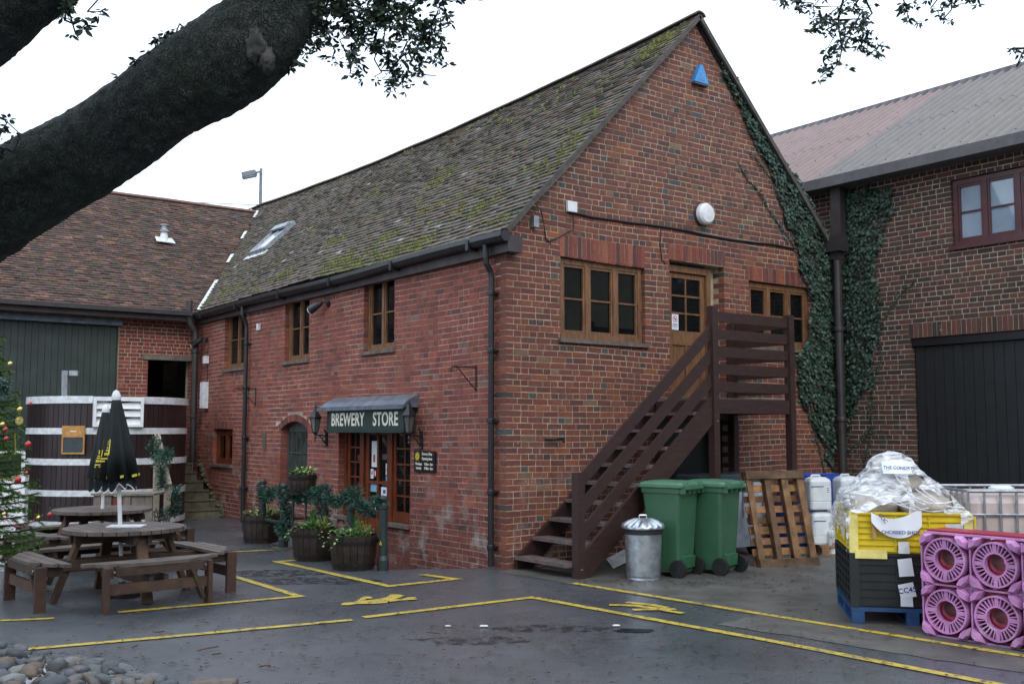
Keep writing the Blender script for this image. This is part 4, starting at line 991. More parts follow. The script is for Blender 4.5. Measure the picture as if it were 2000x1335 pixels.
b = MB(); b.box((6.66, -2.98, .03), (6.76, -2.90, 2.87)); o = b.build('door_post', M['blackboard'], rb)
b = MB(); b.box((6.70, -4.8, .05), (6.74, -3.0, 2.87)); o = b.build('door', M['whitedirty'], rb); o['label'] = 'pale door leaf beside the black sliding door'
b = MB(); b.box((7.2, -8.5, -.4), (7.3, 6, 5.4)); b.build('room', M['dark'], rb)
XR, ZR = 10.5, 8.02
def CR(y, s, h=0.0):
    x = 6.30 + s * (XR - 6.30); z = 5.60 + s * (ZR - 5.60); n = Vector((-(ZR - 5.6), 0, XR - 6.3)).normalized(); return Vector((x, y, z)) + n * h
for i in range(15):
    ya = 7.2 - i * 1.0; yb = ya - 1.07
    pinkish = ya > .3; tint = vary((1.05, .93, .92) if pinkish else (.80, .86, .86), R_, .08)
    for k, (sa, sb) in enumerate(((0, .53), (.50, 1.0))):
        n = 60; lift = .006 * (k + 1) + (.004 if i % 2 else 0); V = [CR(ya + (yb - ya) * j / n, s, lift + .042 * math.cos(2 * math.pi * (ya + (yb - ya) * j / n) / .2)) for s in (sa, (sa + sb) / 2, sb) for j in range(n + 1)]
        b = MB(); b.add(V, [(q * (n + 1) + j, q * (n + 1) + j + 1, (q + 1) * (n + 1) + j + 1, (q + 1) * (n + 1) + j) for q in range(2) for j in range(n)], tint)
        b.build('roof_sheet', M['corr'], rb, smooth=True)
b = MB()
for s in (.04, .27, .5, .73, .95):
    for j in range(36): b.lathe([(.011, 0), (.011, .008), (.003, .014)], 6, CR(7 - j * .4, s, .047))
o = b.build('roof_bolts', M['iron'], rb); o['kind'] = 'stuff'
b = MB(); n = 280; V = []
for j in range(n + 1):
    y = 7.2 - j * .05; 
    V += [CR(y, .985, .012 + .045 * math.cos(2 * math.pi * y / .2)), CR(y, 1.0, .10), Vector((XR + .2, y, ZR))]
b.add(V, [(3 * j + q, 3 * j + 3 + q, 3 * j + 4 + q, 3 * j + 1 + q) for j in range(n) for q in (0, 1)]); b.build('ridge_cap', mat('ridge_cap_grey', (.14, .13, .14), .8), rb)
b = MB(); b.add([(XR + .2, -8, ZR), (XR + .2, 7.2, ZR), (15, 7.2, 5.5), (15, -8, 5.5)], [(0, 1, 2, 3)]); b.build('roof_back_slope', M['corr'], rb)
fm = mat('grey_brown_fascia', (.10, .095, .10), .7, var=.2)
b = MB(); b.box((6.24, -8.2, 5.47), (6.30, 7.2, 5.63)); b.box((6.30, -8.2, 5.47), (6.6, 7.2, 5.49)); b.build('box_gutter', fm, rb)
b = MB(); b.box((6.20, -.30, 4.42), (6.44, -.03, 4.66)); b.box((6.25, -.24, 4.30), (6.39, -.10, 4.42)); b.box((6.36, -.22, 4.66), (6.50, -.04, 5.46)); b.build('rain_hopper', M['brownpipe'], rb)
b = MB(); b.tube([(6.32, -.17, 4.36), (6.32, -.17, .0)], .065, 12)
for z in (3.2, 1.8, .7): b.lathe([(.07, z - .04), (.082, z - .02), (.082, z + .02), (.07, z + .04)], 12, (6.32, -.17, 0))
b.build('downpipe', M['brownpipe'], rb)
# street lamp beyond the roofs
p = at(508, 420, 34); t = thing('street_lamp', 'grey street lamp rising beyond the valley of the two tiled roofs', 'street lamp', (p.x, p.y, 0))
top = at(510, 327, 34)
lg = mat('lamp_post_grey', (.16, .18, .20), .6)
b = MB(); b.tube([(p.x, p.y, 0), (p.x, p.y, 5), (p.x, p.y, top.z)], [.09, .075, .05], 10); b.build('pole', lg, t)
h0 = at(508, 335, 34); h1 = at(498, 338, 34); b = MB(); b.tube([h0, h1], .03, 6); b.build('arm', lg, t)
h2 = at(500, 337, 34); h3 = at(474, 343, 34); b = MB(); b.bar(h2, h3, .26, .16); b.build('lamp_head', lg, t); b = MB(); b.bar(h2 + Vector((0, 0, -.10)), h3 + Vector((0, 0, -.09)), .2, .05); b.build('lens', M['galvdull'], t)
b = MB(); a0, a1 = at(395, 396, 36), at(575, 398, 36); b.tube([a0 + (a0 - a1) * 1.5, a0, (a0 + a1) / 2 - Vector((0, 0, .05)), a1, a1 + (a1 - a0)], .012, 4); tag(b.build('overhead_wire', M['darkgrey']), 'thin overhead wire crossing behind the street lamp', 'wire')
# ============================================================ OUTSIDE STAIRS
sw = thing('outdoor_staircase', 'dark brown timber staircase climbing the gable to a railed landing', 'staircase', (2, -.6, 0))
SP = M['stairpaint']
def post(x, y, z0, z1, w_=.1, nm='post'): b = MB(); b.box((x - w_ / 2, y - w_ / 2, z0), (x + w_ / 2, y + w_ / 2, z1)); return b.build(nm, SP, sw)
post(.21, -1.08, 0, 1.17, .105); post(2.44, -1.08, 0, 3.20, .10); post(3.94, -1.08, 0, 3.18, .10); post(3.93, -.09, 0, 3.15, .10); post(2.46, -.10, 0, 1.98, .09)
def zs(x): return .27 + (x - .26) * .838
def sboard(y0, y1, x0, x1, off, h, nm, m=SP, cut=False):
    b = MB(); z = lambda x: zs(x) + off
    P = [(x0, z(x0)), (x1, z(x1)), (x1, z(x1) - h), (x0, z(x0) - h)]
    if cut: P = [(x0, max(.01, z(x0))), (x1, z(x1)), (x1, z(x1) - h), (x0 + (h - z(x0)) / .838 if z(x0) - h < 0 else x0, max(.0, z(x0) - h)), (x0, 0.0)]
    b.prism(P, lambda u, z_, d: Vector((u, -d, z_)), -y1, -y0); return b.build(nm, m, sw)
for off in (.30, .60, .905): sboard(-1.095, -1.065, .263, 2.388, off, .175, 'rail_board')
sboard(-1.105, -1.055, .263, 2.388, 0, .34, 'stringer')
b = MB(); b.prism([(.10, .0), (.10, .125), (2.38, 2.035), (2.38, 1.70), (.33, .0)], lambda u, z, d: Vector((u, -d, z)), .03, .08); b.build('stringer', SP, sw)
b = MB(); b.prism([(.262, .0), (.262, -.0 + zs(.262) - .341), (.60, .21), (.60, .21), (.35, .0)], lambda u, z, d: Vector((u, -d, z)), 1.056, 1.104)
for k in range(9):
    x = .075 + .254 * k; z = .16 + .213 * k; b = MB(); b.box((x, -1.03 if k == 0 else -1.053, z - .038), (x + .25, -.082, z)); o = b.build('tread', M['tread'], sw)
# landing
for i in range(10):
    y = -1.03 + i * .102; b = MB(); b.box((2.40, y, 2.02), (3.99, y + .095, 2.05)); b.build('deck_board', M['tread'], sw)
b = MB(); b.box((2.492, -1.11, 1.85), (3.888, -1.06, 2.03)); b.build('joist', SP, sw)
b = MB(); b.box((3.90, -1.03, 1.85), (3.95, -.14, 2.018)); b.build('joist', SP, sw)
b = MB(); b.box((2.40, -1.03, 1.83), (2.45, -.1, 2.018)); b.box((2.45, -.08, 1.85), (3.88, -.03, 2.018)); b.build('joist', SP, sw)
for k in range(5):
    z1 = 3.135 - .2215 * k; b = MB(); b.box((2.492, -1.098, z1 - .128), (3.888, -1.066, z1)); b.build('rail_board', SP, sw)
    b = MB(); b.box((3.925, -1.028, z1 - .128), (3.957, -.142, z1)); b.build('rail_board', SP, sw)
for (x, z) in ((.21, .1), (2.44, 1.75), (3.94, .95)):
    b = MB(); b.lathe([(.012, 0), (.012, .01)], 8, (x, -1.135, z)); b.build('bolt', M['galvdull'], sw)
t = tag(MB().add([onz(1186, 1098) + Vector((.0, 0, .05)), onz(1222, 1096) + Vector((0, 0, .16)), onz(1222, 1103) + Vector((0, 0, .03)), onz(1200, 1112) + Vector((0, 0, .02))] + [onz(1186, 1098) + Vector((.0, .02, .045)), onz(1222, 1096) + Vector((0, .02, .155)), onz(1222, 1103) + Vector((0, .02, .025)), onz(1200, 1112) + Vector((0, .02, .015))], BOXF).build('broken_board', M['whitedirty']), 'pale broken board lying below the stairs behind the metal dustbin', 'board')
# ============================================================ WHEELIE BINS
def rrect(w_, d_, r, z, cx_=0, cy_=0, n=4):
    P = []
    for sx, sy, a0 in ((1, 1, 0), (-1, 1, 90), (-1, -1, 180), (1, -1, 270)):
        for k in range(n + 1): a = rad(a0 + 90 * k / n); P.append((cx_ + sx * (w_ / 2 - r) + r * math.cos(a), cy_ + sy * (d_ / 2 - r) + r * math.sin(a), z))
    return P
def loft(b, rings, tint=None):
    n = len(rings[0]); V = [p for r in rings for p in r]
    F = [(i * n + j, i * n + (j + 1) % n, (i + 1) * n + (j + 1) % n, (i + 1) * n + j) for i in range(len(rings) - 1) for j in range(n)] + [tuple(range(n - 1, -1, -1)), tuple(range((len(rings) - 1) * n, len(rings) * n))]
    return b.add(V, F, tint)
def sq(b): b.v = [Vector((p.x * .82, p.y * .84, p.z)) for p in b.v]
def wheelie():
    t = thing('wheelie_bin', 'x', 'bin', group='green wheelie bins by the stairs')
    b = MB(); loft(b, [rrect(.43, .40, .04, .05, 0, -.03), rrect(.455, .44, .045, .25, 0, -.025), rrect(.555, .58, .05, .93, 0, 0), rrect(.585, .61, .05, .935), rrect(.59, .615, .05, .985)]); sq(b); b.build('body', M['plasticgreen'], t)
    b = MB(); loft(b, [rrect(.60, .66, .06, .988, 0, .0), rrect(.625, .69, .06, 1.0, 0, .0), rrect(.625, .69, .06, 1.03, 0, 0), rrect(.57, .62, .06, 1.052), rrect(.40, .46, .05, 1.068), rrect(.2, .26, .05, 1.07)])
    for x in (-.2, .2): b.obox((x, -.33, 1.02), (.05, .10, .07))
    for x in (-.19, .19): b.obox((x, .37, 1.012), (.035, .07, .03))
    b.obox((0, .395, 1.012), (.40, .03, .035)); sq(b); b.build('lid', mat('paler_green_lid', (.075, .185, .11), .35, var=.12), t)
    b = MB(); b.tube([(-.26, -.375, .985), (.26, -.375, .985)], .015, 8)
    for x in (-.26, -.13, 0, .13, .26): b.obox((x, -.335, .96), (.018, .09, .06))
    sq(b); b.build('handle', M['plasticgreen'], t)
    b = MB(); b.obox((0, -.262, .165), (.31, .05, .13), (rad(8), 0, 0)); sq(b); b.build('foot_plate', mat('light_green_plastic', (.035, .13, .06), .4) if 'lgp' not in M else M['lgp'], t)
    for x in (-.215, .215):
        b = MB(); b.tube([(x - .024, -.215, .10), (x + .024, -.215, .10)], .10, 20); wv = b.build('wheel', M['rubber'], t)
        b = MB(); b.tube([(x - .028, -.215, .10), (x + .028, -.215, .10)], .052, 12); b.build('hub', M['blackplastic'], wv)
    b = MB(); b.tube([(-.21, -.215, .10), (.21, -.215, .10)], .012, 6); b.build('axle', M['iron'], t)
    return t
def rotoff(x, y, a): return Vector((x * math.cos(a) - y * math.sin(a), x * math.sin(a) + y * math.cos(a), 0))
bn = wheelie(); bn2 = dup(bn); A1 = rad(15)
place(bn, onz(1325, 1129) - rotoff(-.215, -.215, A1), A1, 'green wheelie bin beside the galvanised dustbin')
place(bn2, onz(1408, 1124) - rotoff(-.215, -.215, rad(12)), rad(12), 'green wheelie bin standing next to the leaning wooden pallet')
# galvanised dustbin
c = onz(1257, 1131); t = thing('galvanised_dustbin', 'shiny galvanised dustbin with a fluted domed lid', 'dustbin', c)
b = MB(); n = 96; fl_ = lambda j, z: 1 + (.012 * (1 if (j // 3) % 2 else 0) if .06 < z < .50 else 0)
b.lathe([(.178, 0), (.185, .01), (.182, .035), (.188, .06), (.205, .50), (.212, .51), (.212, .555), (.218, .56), (.218, .57)], n, c, fn=fl_); b.build('body', M['galv'], t)
b = MB(); b.lathe([(.2135, .505), (.2165, .51), (.2165, .553), (.2135, .556)], 48, c, caps=False); b.build('liner_band', M['rubber'], t)
b = MB(); fl2 = lambda j, z: 1 + .02 * math.cos(j * 2 * math.pi / 96 * 16) * (1 if .60 < z < .67 else 0)
V = []; prof = [(.235, .565), (.238, .585), (.228, .60), (.17, .635), (.10, .662), (.05, .672)]
b2 = MB()
for i, (r, z) in enumerate(prof):
    for j in range(96):
        a = 2 * math.pi * j / 96; dz = (.013 * math.cos(a * 16) * (1 if 2 <= i <= 4 else 0) * (1.2 - .25 * (i - 2))) if i > 1 else 0; V.append(c + Vector((r * math.cos(a), r * math.sin(a), z + dz)))
F = [(i * 96 + j, i * 96 + (j + 1) % 96, (i + 1) * 96 + (j + 1) % 96, (i + 1) * 96 + j) for i in range(5) for j in range(96)] + [tuple(range(480, 576))]
b2.add(V, F); b2.build('lid', M['galv'], t, smooth=True)
b = MB(); b.tube([c + Vector((-.035, .02, .665)), c + Vector((-.038, .02, .695)), c + Vector((-.03, .02, .705)), c + Vector((.03, -.02, .705)), c + Vector((.038, -.02, .695)), c + Vector((.035, -.02, .665))], .008, 8); b.build('handle', M['galv'], t)
# grey container under the landing
t = thing('grey_waste_container', 'grey wheeled waste container with dark rim, under the stair landing', 'container', (3.1, -.55, 0))
b = MB(); loft(b, [rrect(1.0, .42, .06, .12, 3.12, -.60), rrect(1.18, .52, .06, 1.0, 3.12, -.60)]); b.build('body', mat('pale_grey_plastic', (.36, .40, .46), .4), t)
b = MB(); loft(b, [rrect(1.24, .57, .07, 1.0, 3.12, -.60), rrect(1.26, .59, .07, 1.05, 3.12, -.60), rrect(1.20, .53, .07, 1.07, 3.12, -.60)]); b.build('lid', mat('dark_blue_grey', (.05, .065, .08), .25), t)
b = MB()
for x in (2.62, 2.78, 2.94, 3.2, 3.4, 3.6): b.box((x, -.868, .5), (x + .022, -.855, .98))
b.build('rib', M['galvdull'], t)
for x in (2.7, 3.55): b = MB(); b.tube([(x - .03, -.72, .09), (x + .03, -.72, .09)], .09, 14); b.build('wheel', M['rubber'], t)
# leaning pallet
pa, pb_ = onz(1487, 1109), onz(1602, 1103); d = pb_ - pa; PW = d.length
t = thing('wooden_pallet', 'rough brown wooden pallet leaning upright beside the bins', 'pallet', (0, 0, 0)); rnd = random.Random(2); H = 1.18
def wt(): k = rnd.uniform(.45, 1.25); return (k, k * rnd.uniform(.8, 1.05), k * rnd.uniform(.7, 1.1))
dkw = lambda: (.42, .45, .5)
for z in (.0, H - .10): b = MB(); b.box((0, 0, z), (PW, .022, z + .10), dkw()); b.build('board', M['palletwood'], t)
for i, x in enumerate((.0, PW * .31, PW * .62, PW - .09)):
    b = MB(); b.box((x + rnd.uniform(-.008, .008), .024, .101 if i else .0), (x + .085, .044, H - .101), (.7, .7, .68) if i != 1 else (.5, .5, .55)); b.build('board', M['palletwood'], t)
for z in (.02, H / 2 - .05, H - .13):
    for x in (.0, PW * .31, PW * .62, PW - .09): b = MB(); b.box((x, .046, z), (x + .09, .115, z + .13), (.4, .38, .36)); b.build('block', M['palletwood'], t)
for x in (PW * .31 + .03, PW * .62 + .02): b = MB(); b.box((x - .02, .06, .1), (x + .015, .11, H - .1), (.35, .28, .25)); b.build('stringer', M['palletwood'], t)
for i in range(9): z = .03 + i * (H - .14) / 8; b = MB(); b.box((-.004, .118, z), (PW + .004, .138, z + .085 + rnd.uniform(-.01, .01)), wt()); b.build('slat', M['palletwood'], t)
place(t, pa + Vector((0, 0, .0)), math.atan2(d.y, d.x), tilt=(rad(-15), 0))
# ============================================================ DRUMS AND CANS AGAINST THE WAREHOUSE
c = at(1606, 1000, 14.9); c.z = 0; t = thing('blue_plastic_tub', 'tall bright blue plastic tub behind the white cans', 'tub', c)
b = MB(); b.lathe([(.30, 0), (.32, .05), (.36, .92), (.40, .93), (.40, .985), (.37, 1.0), (.35, .98), (.34, .5)], 28, c); b.build('body', M['blueplastic'], t)
c = at(1556, 1000, 14.5); c.z = 0; t = thing('blue_plastic_drum', 'blue plastic drum half hidden behind the wooden pallet', 'drum', c)
b = MB(); b.lathe([(.25, 0), (.27, .03), (.285, .28), (.275, .30), (.285, .33), (.285, .60), (.275, .62), (.28, .65), (.27, .88), (.24, .92), (.05, .93)], 24, c); b.build('body', M['blueplastic'], t)
def can(w_, d_, h, label, small=False):
    t = thing('jerrycan', label, 'jerrycan', group='white plastic cans beside the warehouse wall')
    b = MB(); loft(b, [rrect(w_ * .94, d_ * .94, .04, 0), rrect(w_, d_, .05, .02), rrect(w_, d_, .05, h * .24), rrect(w_ * .965, d_ * .965, .05, h * .255), rrect(w_, d_, .05, h * .28), rrect(w_, d_, .05, h * .86), rrect(w_ * .9, d_ * .9, .06, h * .94), rrect(w_ * .6, d_ * .6, .05, h)]); b.build('body', M['natural'], t, smooth=False)
    b = MB(); b.tube([(-w_ * .3, 0, h * .97), (-w_ * .25, 0, h * 1.05), (w_ * .1, 0, h * 1.05), (w_ * .15, 0, h * .97)], .014, 6); b.build('handle', M['natural'], t)
    b = MB(); b.lathe([(.03, h * .99), (.03, h * 1.05)], 10, (w_ * .3, 0, 0)); b.build('cap', M['blackplastic'] if not small else M['whitedirty'], t)
    b = MB(); b.box((-w_ * .47, -d_ / 2 - .002, h * .70), (w_ * .1, -d_ / 2 - .0005, h * .73)); b.build('label_band', M['ink'], t)
    b = MB(); b.box((w_ * .2, -d_ / 2 - .002, h * .5), (w_ * .38, -d_ / 2 - .0005, h * .72)); tg = b.build('tag', M['paper'], t)
    b = MB(); 
    for q in range(3): b.box((w_ * .23, -d_ / 2 - .0035, h * (.54 + q * .055)), (w_ * .35, -d_ / 2 - .0025, h * (.56 + q * .055)))
    b.build('print', M['darkgrey'], tg)
    return t
CR_ = YAW * .75
k1 = can(.30, .28, .43, 'white plastic can at the bottom of the stack beside the leaning pallet'); k2 = dup(k1); k3 = dup(k1); k4 = dup(k1)
p = at(1599, 1060, 13.7); p.z = 0; place(k1, p + Vector((.02, .0, .13)), CR_); place(k2, p + Vector((.0, .0, .13 + .455)), CR_ - .05, 'white plastic can stacked on top, just right of the leaning pallet')
p3 = at(1652, 1060, 13.9); p3.z = 0; p5 = at(1634, 1060, 14.2); p5.z = 0; k5 = dup(k1); place(k5, p5 + Vector((0, 0, .13)), CR_, 'white plastic can between the two stacks of cans, on the low pallet'); place(k3, p3 + Vector((.06, 0, .13)), CR_, 'white plastic can left of the film wrapped sacks, at the bottom'); place(k4, p3 + Vector((.05, 0, .585)), CR_ + .06, 'white plastic can with hazard diamond, close to the film wrapped sacks')
b = MB(); hq = p3 + Vector((-.0, -.0, .84)) - FW * .165; hx = RT * .05; hz_ = Vector((0, 0, .05)); hq2 = hq - FW * .003; b.add([hq - hx, hq - hz_, hq + hx, hq + hz_, hq2 - hx, hq2 - hz_, hq2 + hx, hq2 + hz_], BOXF); o = b.build('hazard_diamond', M['yellowprint'], k4)
b = MB(); 
def lp_(x0, x1, y0, y1, z0, z1):
    o_ = p + Vector((-.15, -.12, 0)); q_ = [o_ + RT * x + FW * y for x, y in ((x0, y0), (x1, y0), (x1, y1), (x0, y1))]; b.add([Vector((v.x, v.y, z0)) for v in q_] + [Vector((v.x, v.y, z1)) for v in q_], BOXF)
lp_(0, 1.0, -.05, .9, .0, .02); lp_(.02, .12, -.05, .9, .021, .10); lp_(.45, .55, -.05, .9, .021, .10); lp_(.88, .98, -.05, .9, .021, .10); lp_(0, 1.0, -.05, .9, .101, .128); tag(b.build('low_pallet', M['palletwood']), 'low wooden pallet under the white plastic cans', 'pallet')
s1 = can(.19, .17, .33, 'small white can with blue band and red print, nearest the yellow crate', True); b = MB(); b.box((-.06, -.0885, .13), (.03, -.087, .165)); b.build('red_print', M['redprint'], s1); place(s1, onz(1637, 1084) + Vector((.05, .08, 0)), CR_ - .15)
# ============================================================ CRATE STACK ON BLUE PALLET
NC = Vector((.367, -4.488, 0)); RZ_ = rad(-47.8); CW, CD = .98, 1.12
t = thing('blue_pallet', 'blue painted pallet under the black and yellow crates', 'pallet')
for x in (0, CW / 2 - .05, CW - .10): b = MB(); b.box((x, 0, .0), (x + .10, CD, .018)); b.build('skid', M['bluepallet'], t)
for x in (0, CW / 2 - .05, CW - .10):
    for y in (0, CD / 2 - .05, CD - .1): b = MB(); b.box((x, y, .0185), (x + .10, y + .10, .11)); b.build('block', M['bluepallet'], t)
for i in range(7): y = i * (CD - .12) / 6; b = MB(); b.box((-.003, y, .111), (CW + .003, y + .12, .145)); b.build('slat', M['bluepallet'], t)
place(t, NC, RZ_)
def crate(nm, label, z0, h, m, tint_m, tabs):
    t = thing(nm, label, 'crate')
    w_, d_ = CW - .03, CD - .03; tk = .03
    b = MB()
    b.box((0, 0, z0), (w_, d_, z0 + .03))
    for (x0, y0, x1, y1) in ((0, 0, w_, tk), (0, d_ - tk, w_, d_), (0, tk, tk, d_ - tk), (w_ - tk, tk, w_, d_ - tk)): b.box((x0, y0, z0 + .03), (x1, y1, z0 + h))
    o = b.build('body', m, t)
    b = MB()    # ribs and corner posts, front (-y) and left (-x) faces and the others
    for sgn in (0, 1):
        yy0, yy1 = ((-.016, -.0005) if sgn == 0 else (d_ + .0005, d_ + .016)); xx0, xx1 = ((-.016, -.0005) if sgn == 0 else (w_ + .0005, w_ + .016))
        for k in range(7):
            z = z0 + .02 + (h - .04) * k / 6; b.box((.05, yy0, z - .006), (w_ - .05, yy1, z + .006)); b.box((xx0, .05, z - .006), (xx1, d_ - .05, z + .006))
        for k in (0.0, .36, .68): x = .05 + (w_ - .1) * k; b.box((x - .005, yy0 * 1.05, z0 + .03), (x + .005, yy1 * 1.05, z0 + h - .03))
        for k in range(0, 6): y = .05 + (d_ - .1) * k / 5; b.box((xx0 * 1.05, y - .006, z0 + .03), (xx1 * 1.05, y + .006, z0 + h - .03))
    b.build('rib', m, t)
    for (x, y) in ((0, 0), (w_, 0), (0, d_), (w_, d_)):
        b = MB(); sx = 1 if x == 0 else -1; sy = 1 if y == 0 else -1
        b.box((x - sx * .022, y - sy * .022, z0 + .0), (x + sx * .047, y - sy * .0005, z0 + h)); b.box((x - sx * .022, y - sy * .0, z0 + .0), (x - sx * .0005, y + sy * .047, z0 + h)); b.build('corner_post', tint_m, t)
    b = MB(); b.box((-.024, -.024, z0 + h - .018), (w_ + .024, -.0165, z0 + h + .002)); b.box((-.024, -.0165, z0 + h - .018), (-.0165, d_ + .024, z0 + h + .002)); b.box((-.0165, d_ + .0165, z0 + h - .018), (w_ + .024, d_ + .024, z0 + h + .002)); b.box((w_ + .0165, -.0165, z0 + h - .018), (w_ + .024, d_ + .0165, z0 + h + .002)); b.build('rim', m, t)
    for x in tabs:
        b = MB(); b.box((x, -.030, z0 - .045), (x + .26, -.0245, z0 + .03)); b.build('latch', tint_m, t)
    return t
yl = mat('pale_yellow_plastic', (.72, .62, .20), .4)
k = crate('black_crate', 'big black ribbed plastic crate on the blue pallet', .147, .45, M['blackplastic'], M['blackplastic'], ()); place(k, NC + rotoff(.015, .015, RZ_), RZ_)
k = crate('yellow_crate', 'big yellow ribbed plastic crate stacked on the black crate', .60, .345, M['yellowplastic'], yl, (.02, .68)); place(k, NC + rotoff(.015, .015, RZ_), RZ_)
def blobm(seed, rx, ry, rz, c, amp=.18, sub=3, fr=2.2, tint=None):
    bm = bmesh.new(); bmesh.ops.create_icosphere(bm, subdivisions=sub, radius=1); V = []
    for v in bm.verts:
        k = 1 + amp * noise.noise(v.co * fr + Vector((seed * 3.1, 0, 0))) + amp * .5 * noise.noise(v.co * fr * 2.7 + Vector((0, seed, 0))); q = v.co * k; V.append(Vector((q.x * rx, q.y * ry, q.z * rz)) + Vector(c))
    F = [tuple(v.index for v in f.verts) for f in bm.faces]; bm.free(); m = MB(); m.add(V, F, tint); return m
def at2(x, y, z): return NC + rotoff(x, y, RZ_) + Vector((0, 0, z))
sk = [(.25, .30, 1.0, .30, .22, .14), (.66, .30, .98, .26, .22, .13), (.30, .75, 1.02, .3, .25, .15), (.68, .72, .99, .26, .24, .13), (.36, .45, 1.13, .24, .20, .12), (.56, .50, 1.13, .22, .20, .11), (.43, .5, 1.31, .19, .16, .11)]
sl = ['lowest sack at the front left under the film', 'grey sack showing through the gap at the right of the film', 'sack at the back left under the stretch film', 'sack at the back right under the stretch film', 'middle sack at left of the wrapped heap', 'middle sack at right of the wrapped heap', 'topmost pale sack crowning the wrapped heap']
for i, (x, y, z, rx, ry, rz) in enumerate(sk):
    o = blobm(i, rx, ry, rz, at2(x, y, z), .22, 3).build('sack', M['sack'], smooth=True); tag(o, sl[i], 'sack', 'paper sacks wrapped on the yellow crate')
# stretch film draped over the sacks and down on the crate
def filmz(x, y):
    best = .955
    for (cx_, cy_, z, rx, ry, rz) in sk:
        q = ((x - cx_) / (rx * 1.12)) ** 2 + ((y - cy_) / (ry * 1.15)) ** 2
        if q < 1: best = max(best, z + rz * 1.08 * math.sqrt(1 - q))
    dx, dy = x - .45, y - .52; r_ = math.hypot(dx, dy * .9); cone = 1.56 - 1.02 * math.sqrt(r_ * r_ + .012)
    return max(best - .02 * 0, cone, .955)
n = 84; V = []; b = MB()
for j in range(n + 1):
    for i in range(n + 1):
        x = -.10 + 1.22 * i / n; y = -.10 + 1.34 * j / n; z = filmz(x, y)
        e = max(0, -x - .0) + max(0, -y - .0) + max(0, x - .97) + max(0, y - 1.12)
        z -= e * (2.4 if x < 0 else 1.1) * (1 + .8 * noise.noise(Vector((x * 6, y * 6, 0))))
        q = Vector((x, y, z)); wv = noise.noise(Vector((x * 9 + y * 4, y * 3, z * 5))) * .018 + noise.noise(Vector((x * 26, y * 11, z * 22))) * .009
        cxx = min(max(x, -.035), 1.0); cyy = min(max(y, -.035), 1.15)
        V.append(at2(cxx + wv, cyy + wv, z + wv + .008))
F = []
for j in range(n):
    for i in range(n):
        m_ = V[j * (n + 1) + i]; x = -.10 + 1.22 * i / n; y = -.10 + 1.34 * j / n
        if .52 < x < .86 and y < .28 and .97 < filmz(x, y) < 1.24 and noise.noise(Vector((x * 5, y * 5, 3))) > -.18: continue      # torn opening
        if y < -.035 and x > .0 and noise.noise(Vector((x * 7, 1, 3))) > -.25: continue
        F.append((j * (n + 1) + i, j * (n + 1) + i + 1, (j + 1) * (n + 1) + i + 1, (j + 1) * (n + 1) + i))
b.add(V, F); o = b.build('stretch_film', M['film'], smooth=True, fix=False); tag(o, 'clear crumpled stretch film over the heap of sacks', 'plastic film')
b = MB()
for k in range(9):   # gathered strands
    x0 = rnd.uniform(.05, .6); x1 = min(.93, x0 + rnd.uniform(.2, .4)); z0 = rnd.uniform(1.0, 1.32); z1 = rnd.uniform(.93, 1.05)
    pts = []
    for i in range(9):
        f_ = i / 8; x = x0 + (x1 - x0) * f_; y = -.02 + .12 * abs(math.sin(k)) * (1 - f_); z = z0 + (z1 - z0) * f_ - .05 * math.sin(math.pi * f_); pts.append(at2(x, min(y, .25) - .03, z))
    b.tube(pts, rnd.uniform(.003, .007), 5)
b.build('strand', M['film'], o)
# papers with handwriting
def curved_paper(pts, label, writing, wr_size, nm='paper_label', m=None):
    o = MB(); L_ = len(pts); V = []
    for (x, y, z0, z1, yo) in pts: V += [at2(x, y, z0), at2(x, yo, z1)]
    V2 = [v + rotoff(0, .002, RZ_) for v in V]; k = len(V)
    F = [(2 * i, 2 * i + 2, 2 * i + 3, 2 * i + 1) for i in range(L_ - 1)]; o.add(V + V2, F + [tuple(k + q for q in f) for f in F]); ob = o.build(nm, m or M['paper'], smooth=True); tag(ob, label, 'label')
    RL = Matrix.Rotation(RZ_, 3, 'Z') @ RG
    for (s_, x, y, z, sz, rl) in writing: text(s_, sz, at2(x, y, z), RL @ Matrix.Rotation(rl, 3, 'Z'), M['ink'], ob, 'handwriting', xs_=1.05, ext=.0004, bold=.0008)
    return ob
curved_paper([(.17 + .037 * i, -.055 - .012 * math.sin(i), .735 + .13 * abs((i - 5.8) / 5.8) ** 2.2, .965 - .07 * math.sin(math.pi * min(1, (i + 1) / 11)), -.045) for i in range(12)], 'large drooping white paper with handwriting, taped to the yellow crate front', [('CHOBBED SHOP', .40, -.078, .785, .040, .0), ('CLIC', .26, -.075, .90, .04, -.9)], .05)
curved_paper([(.30 + .034 * i, .10 - .05 * math.sin(math.pi * i / 7), 1.27, 1.37 + .02 * math.sin(math.pi * i / 7), .19 - .05 * math.sin(math.pi * i / 7)) for i in range(8)], 'white paper with blue handwriting near the top of the wrapped heap', [('THE CONDRY', .42, .075, 1.32, .036, -.02)], .05)
for (x, z0, z1, w_) in ((.53, .40, .56, .12), (.50, .155, .385, .0),):
    pass
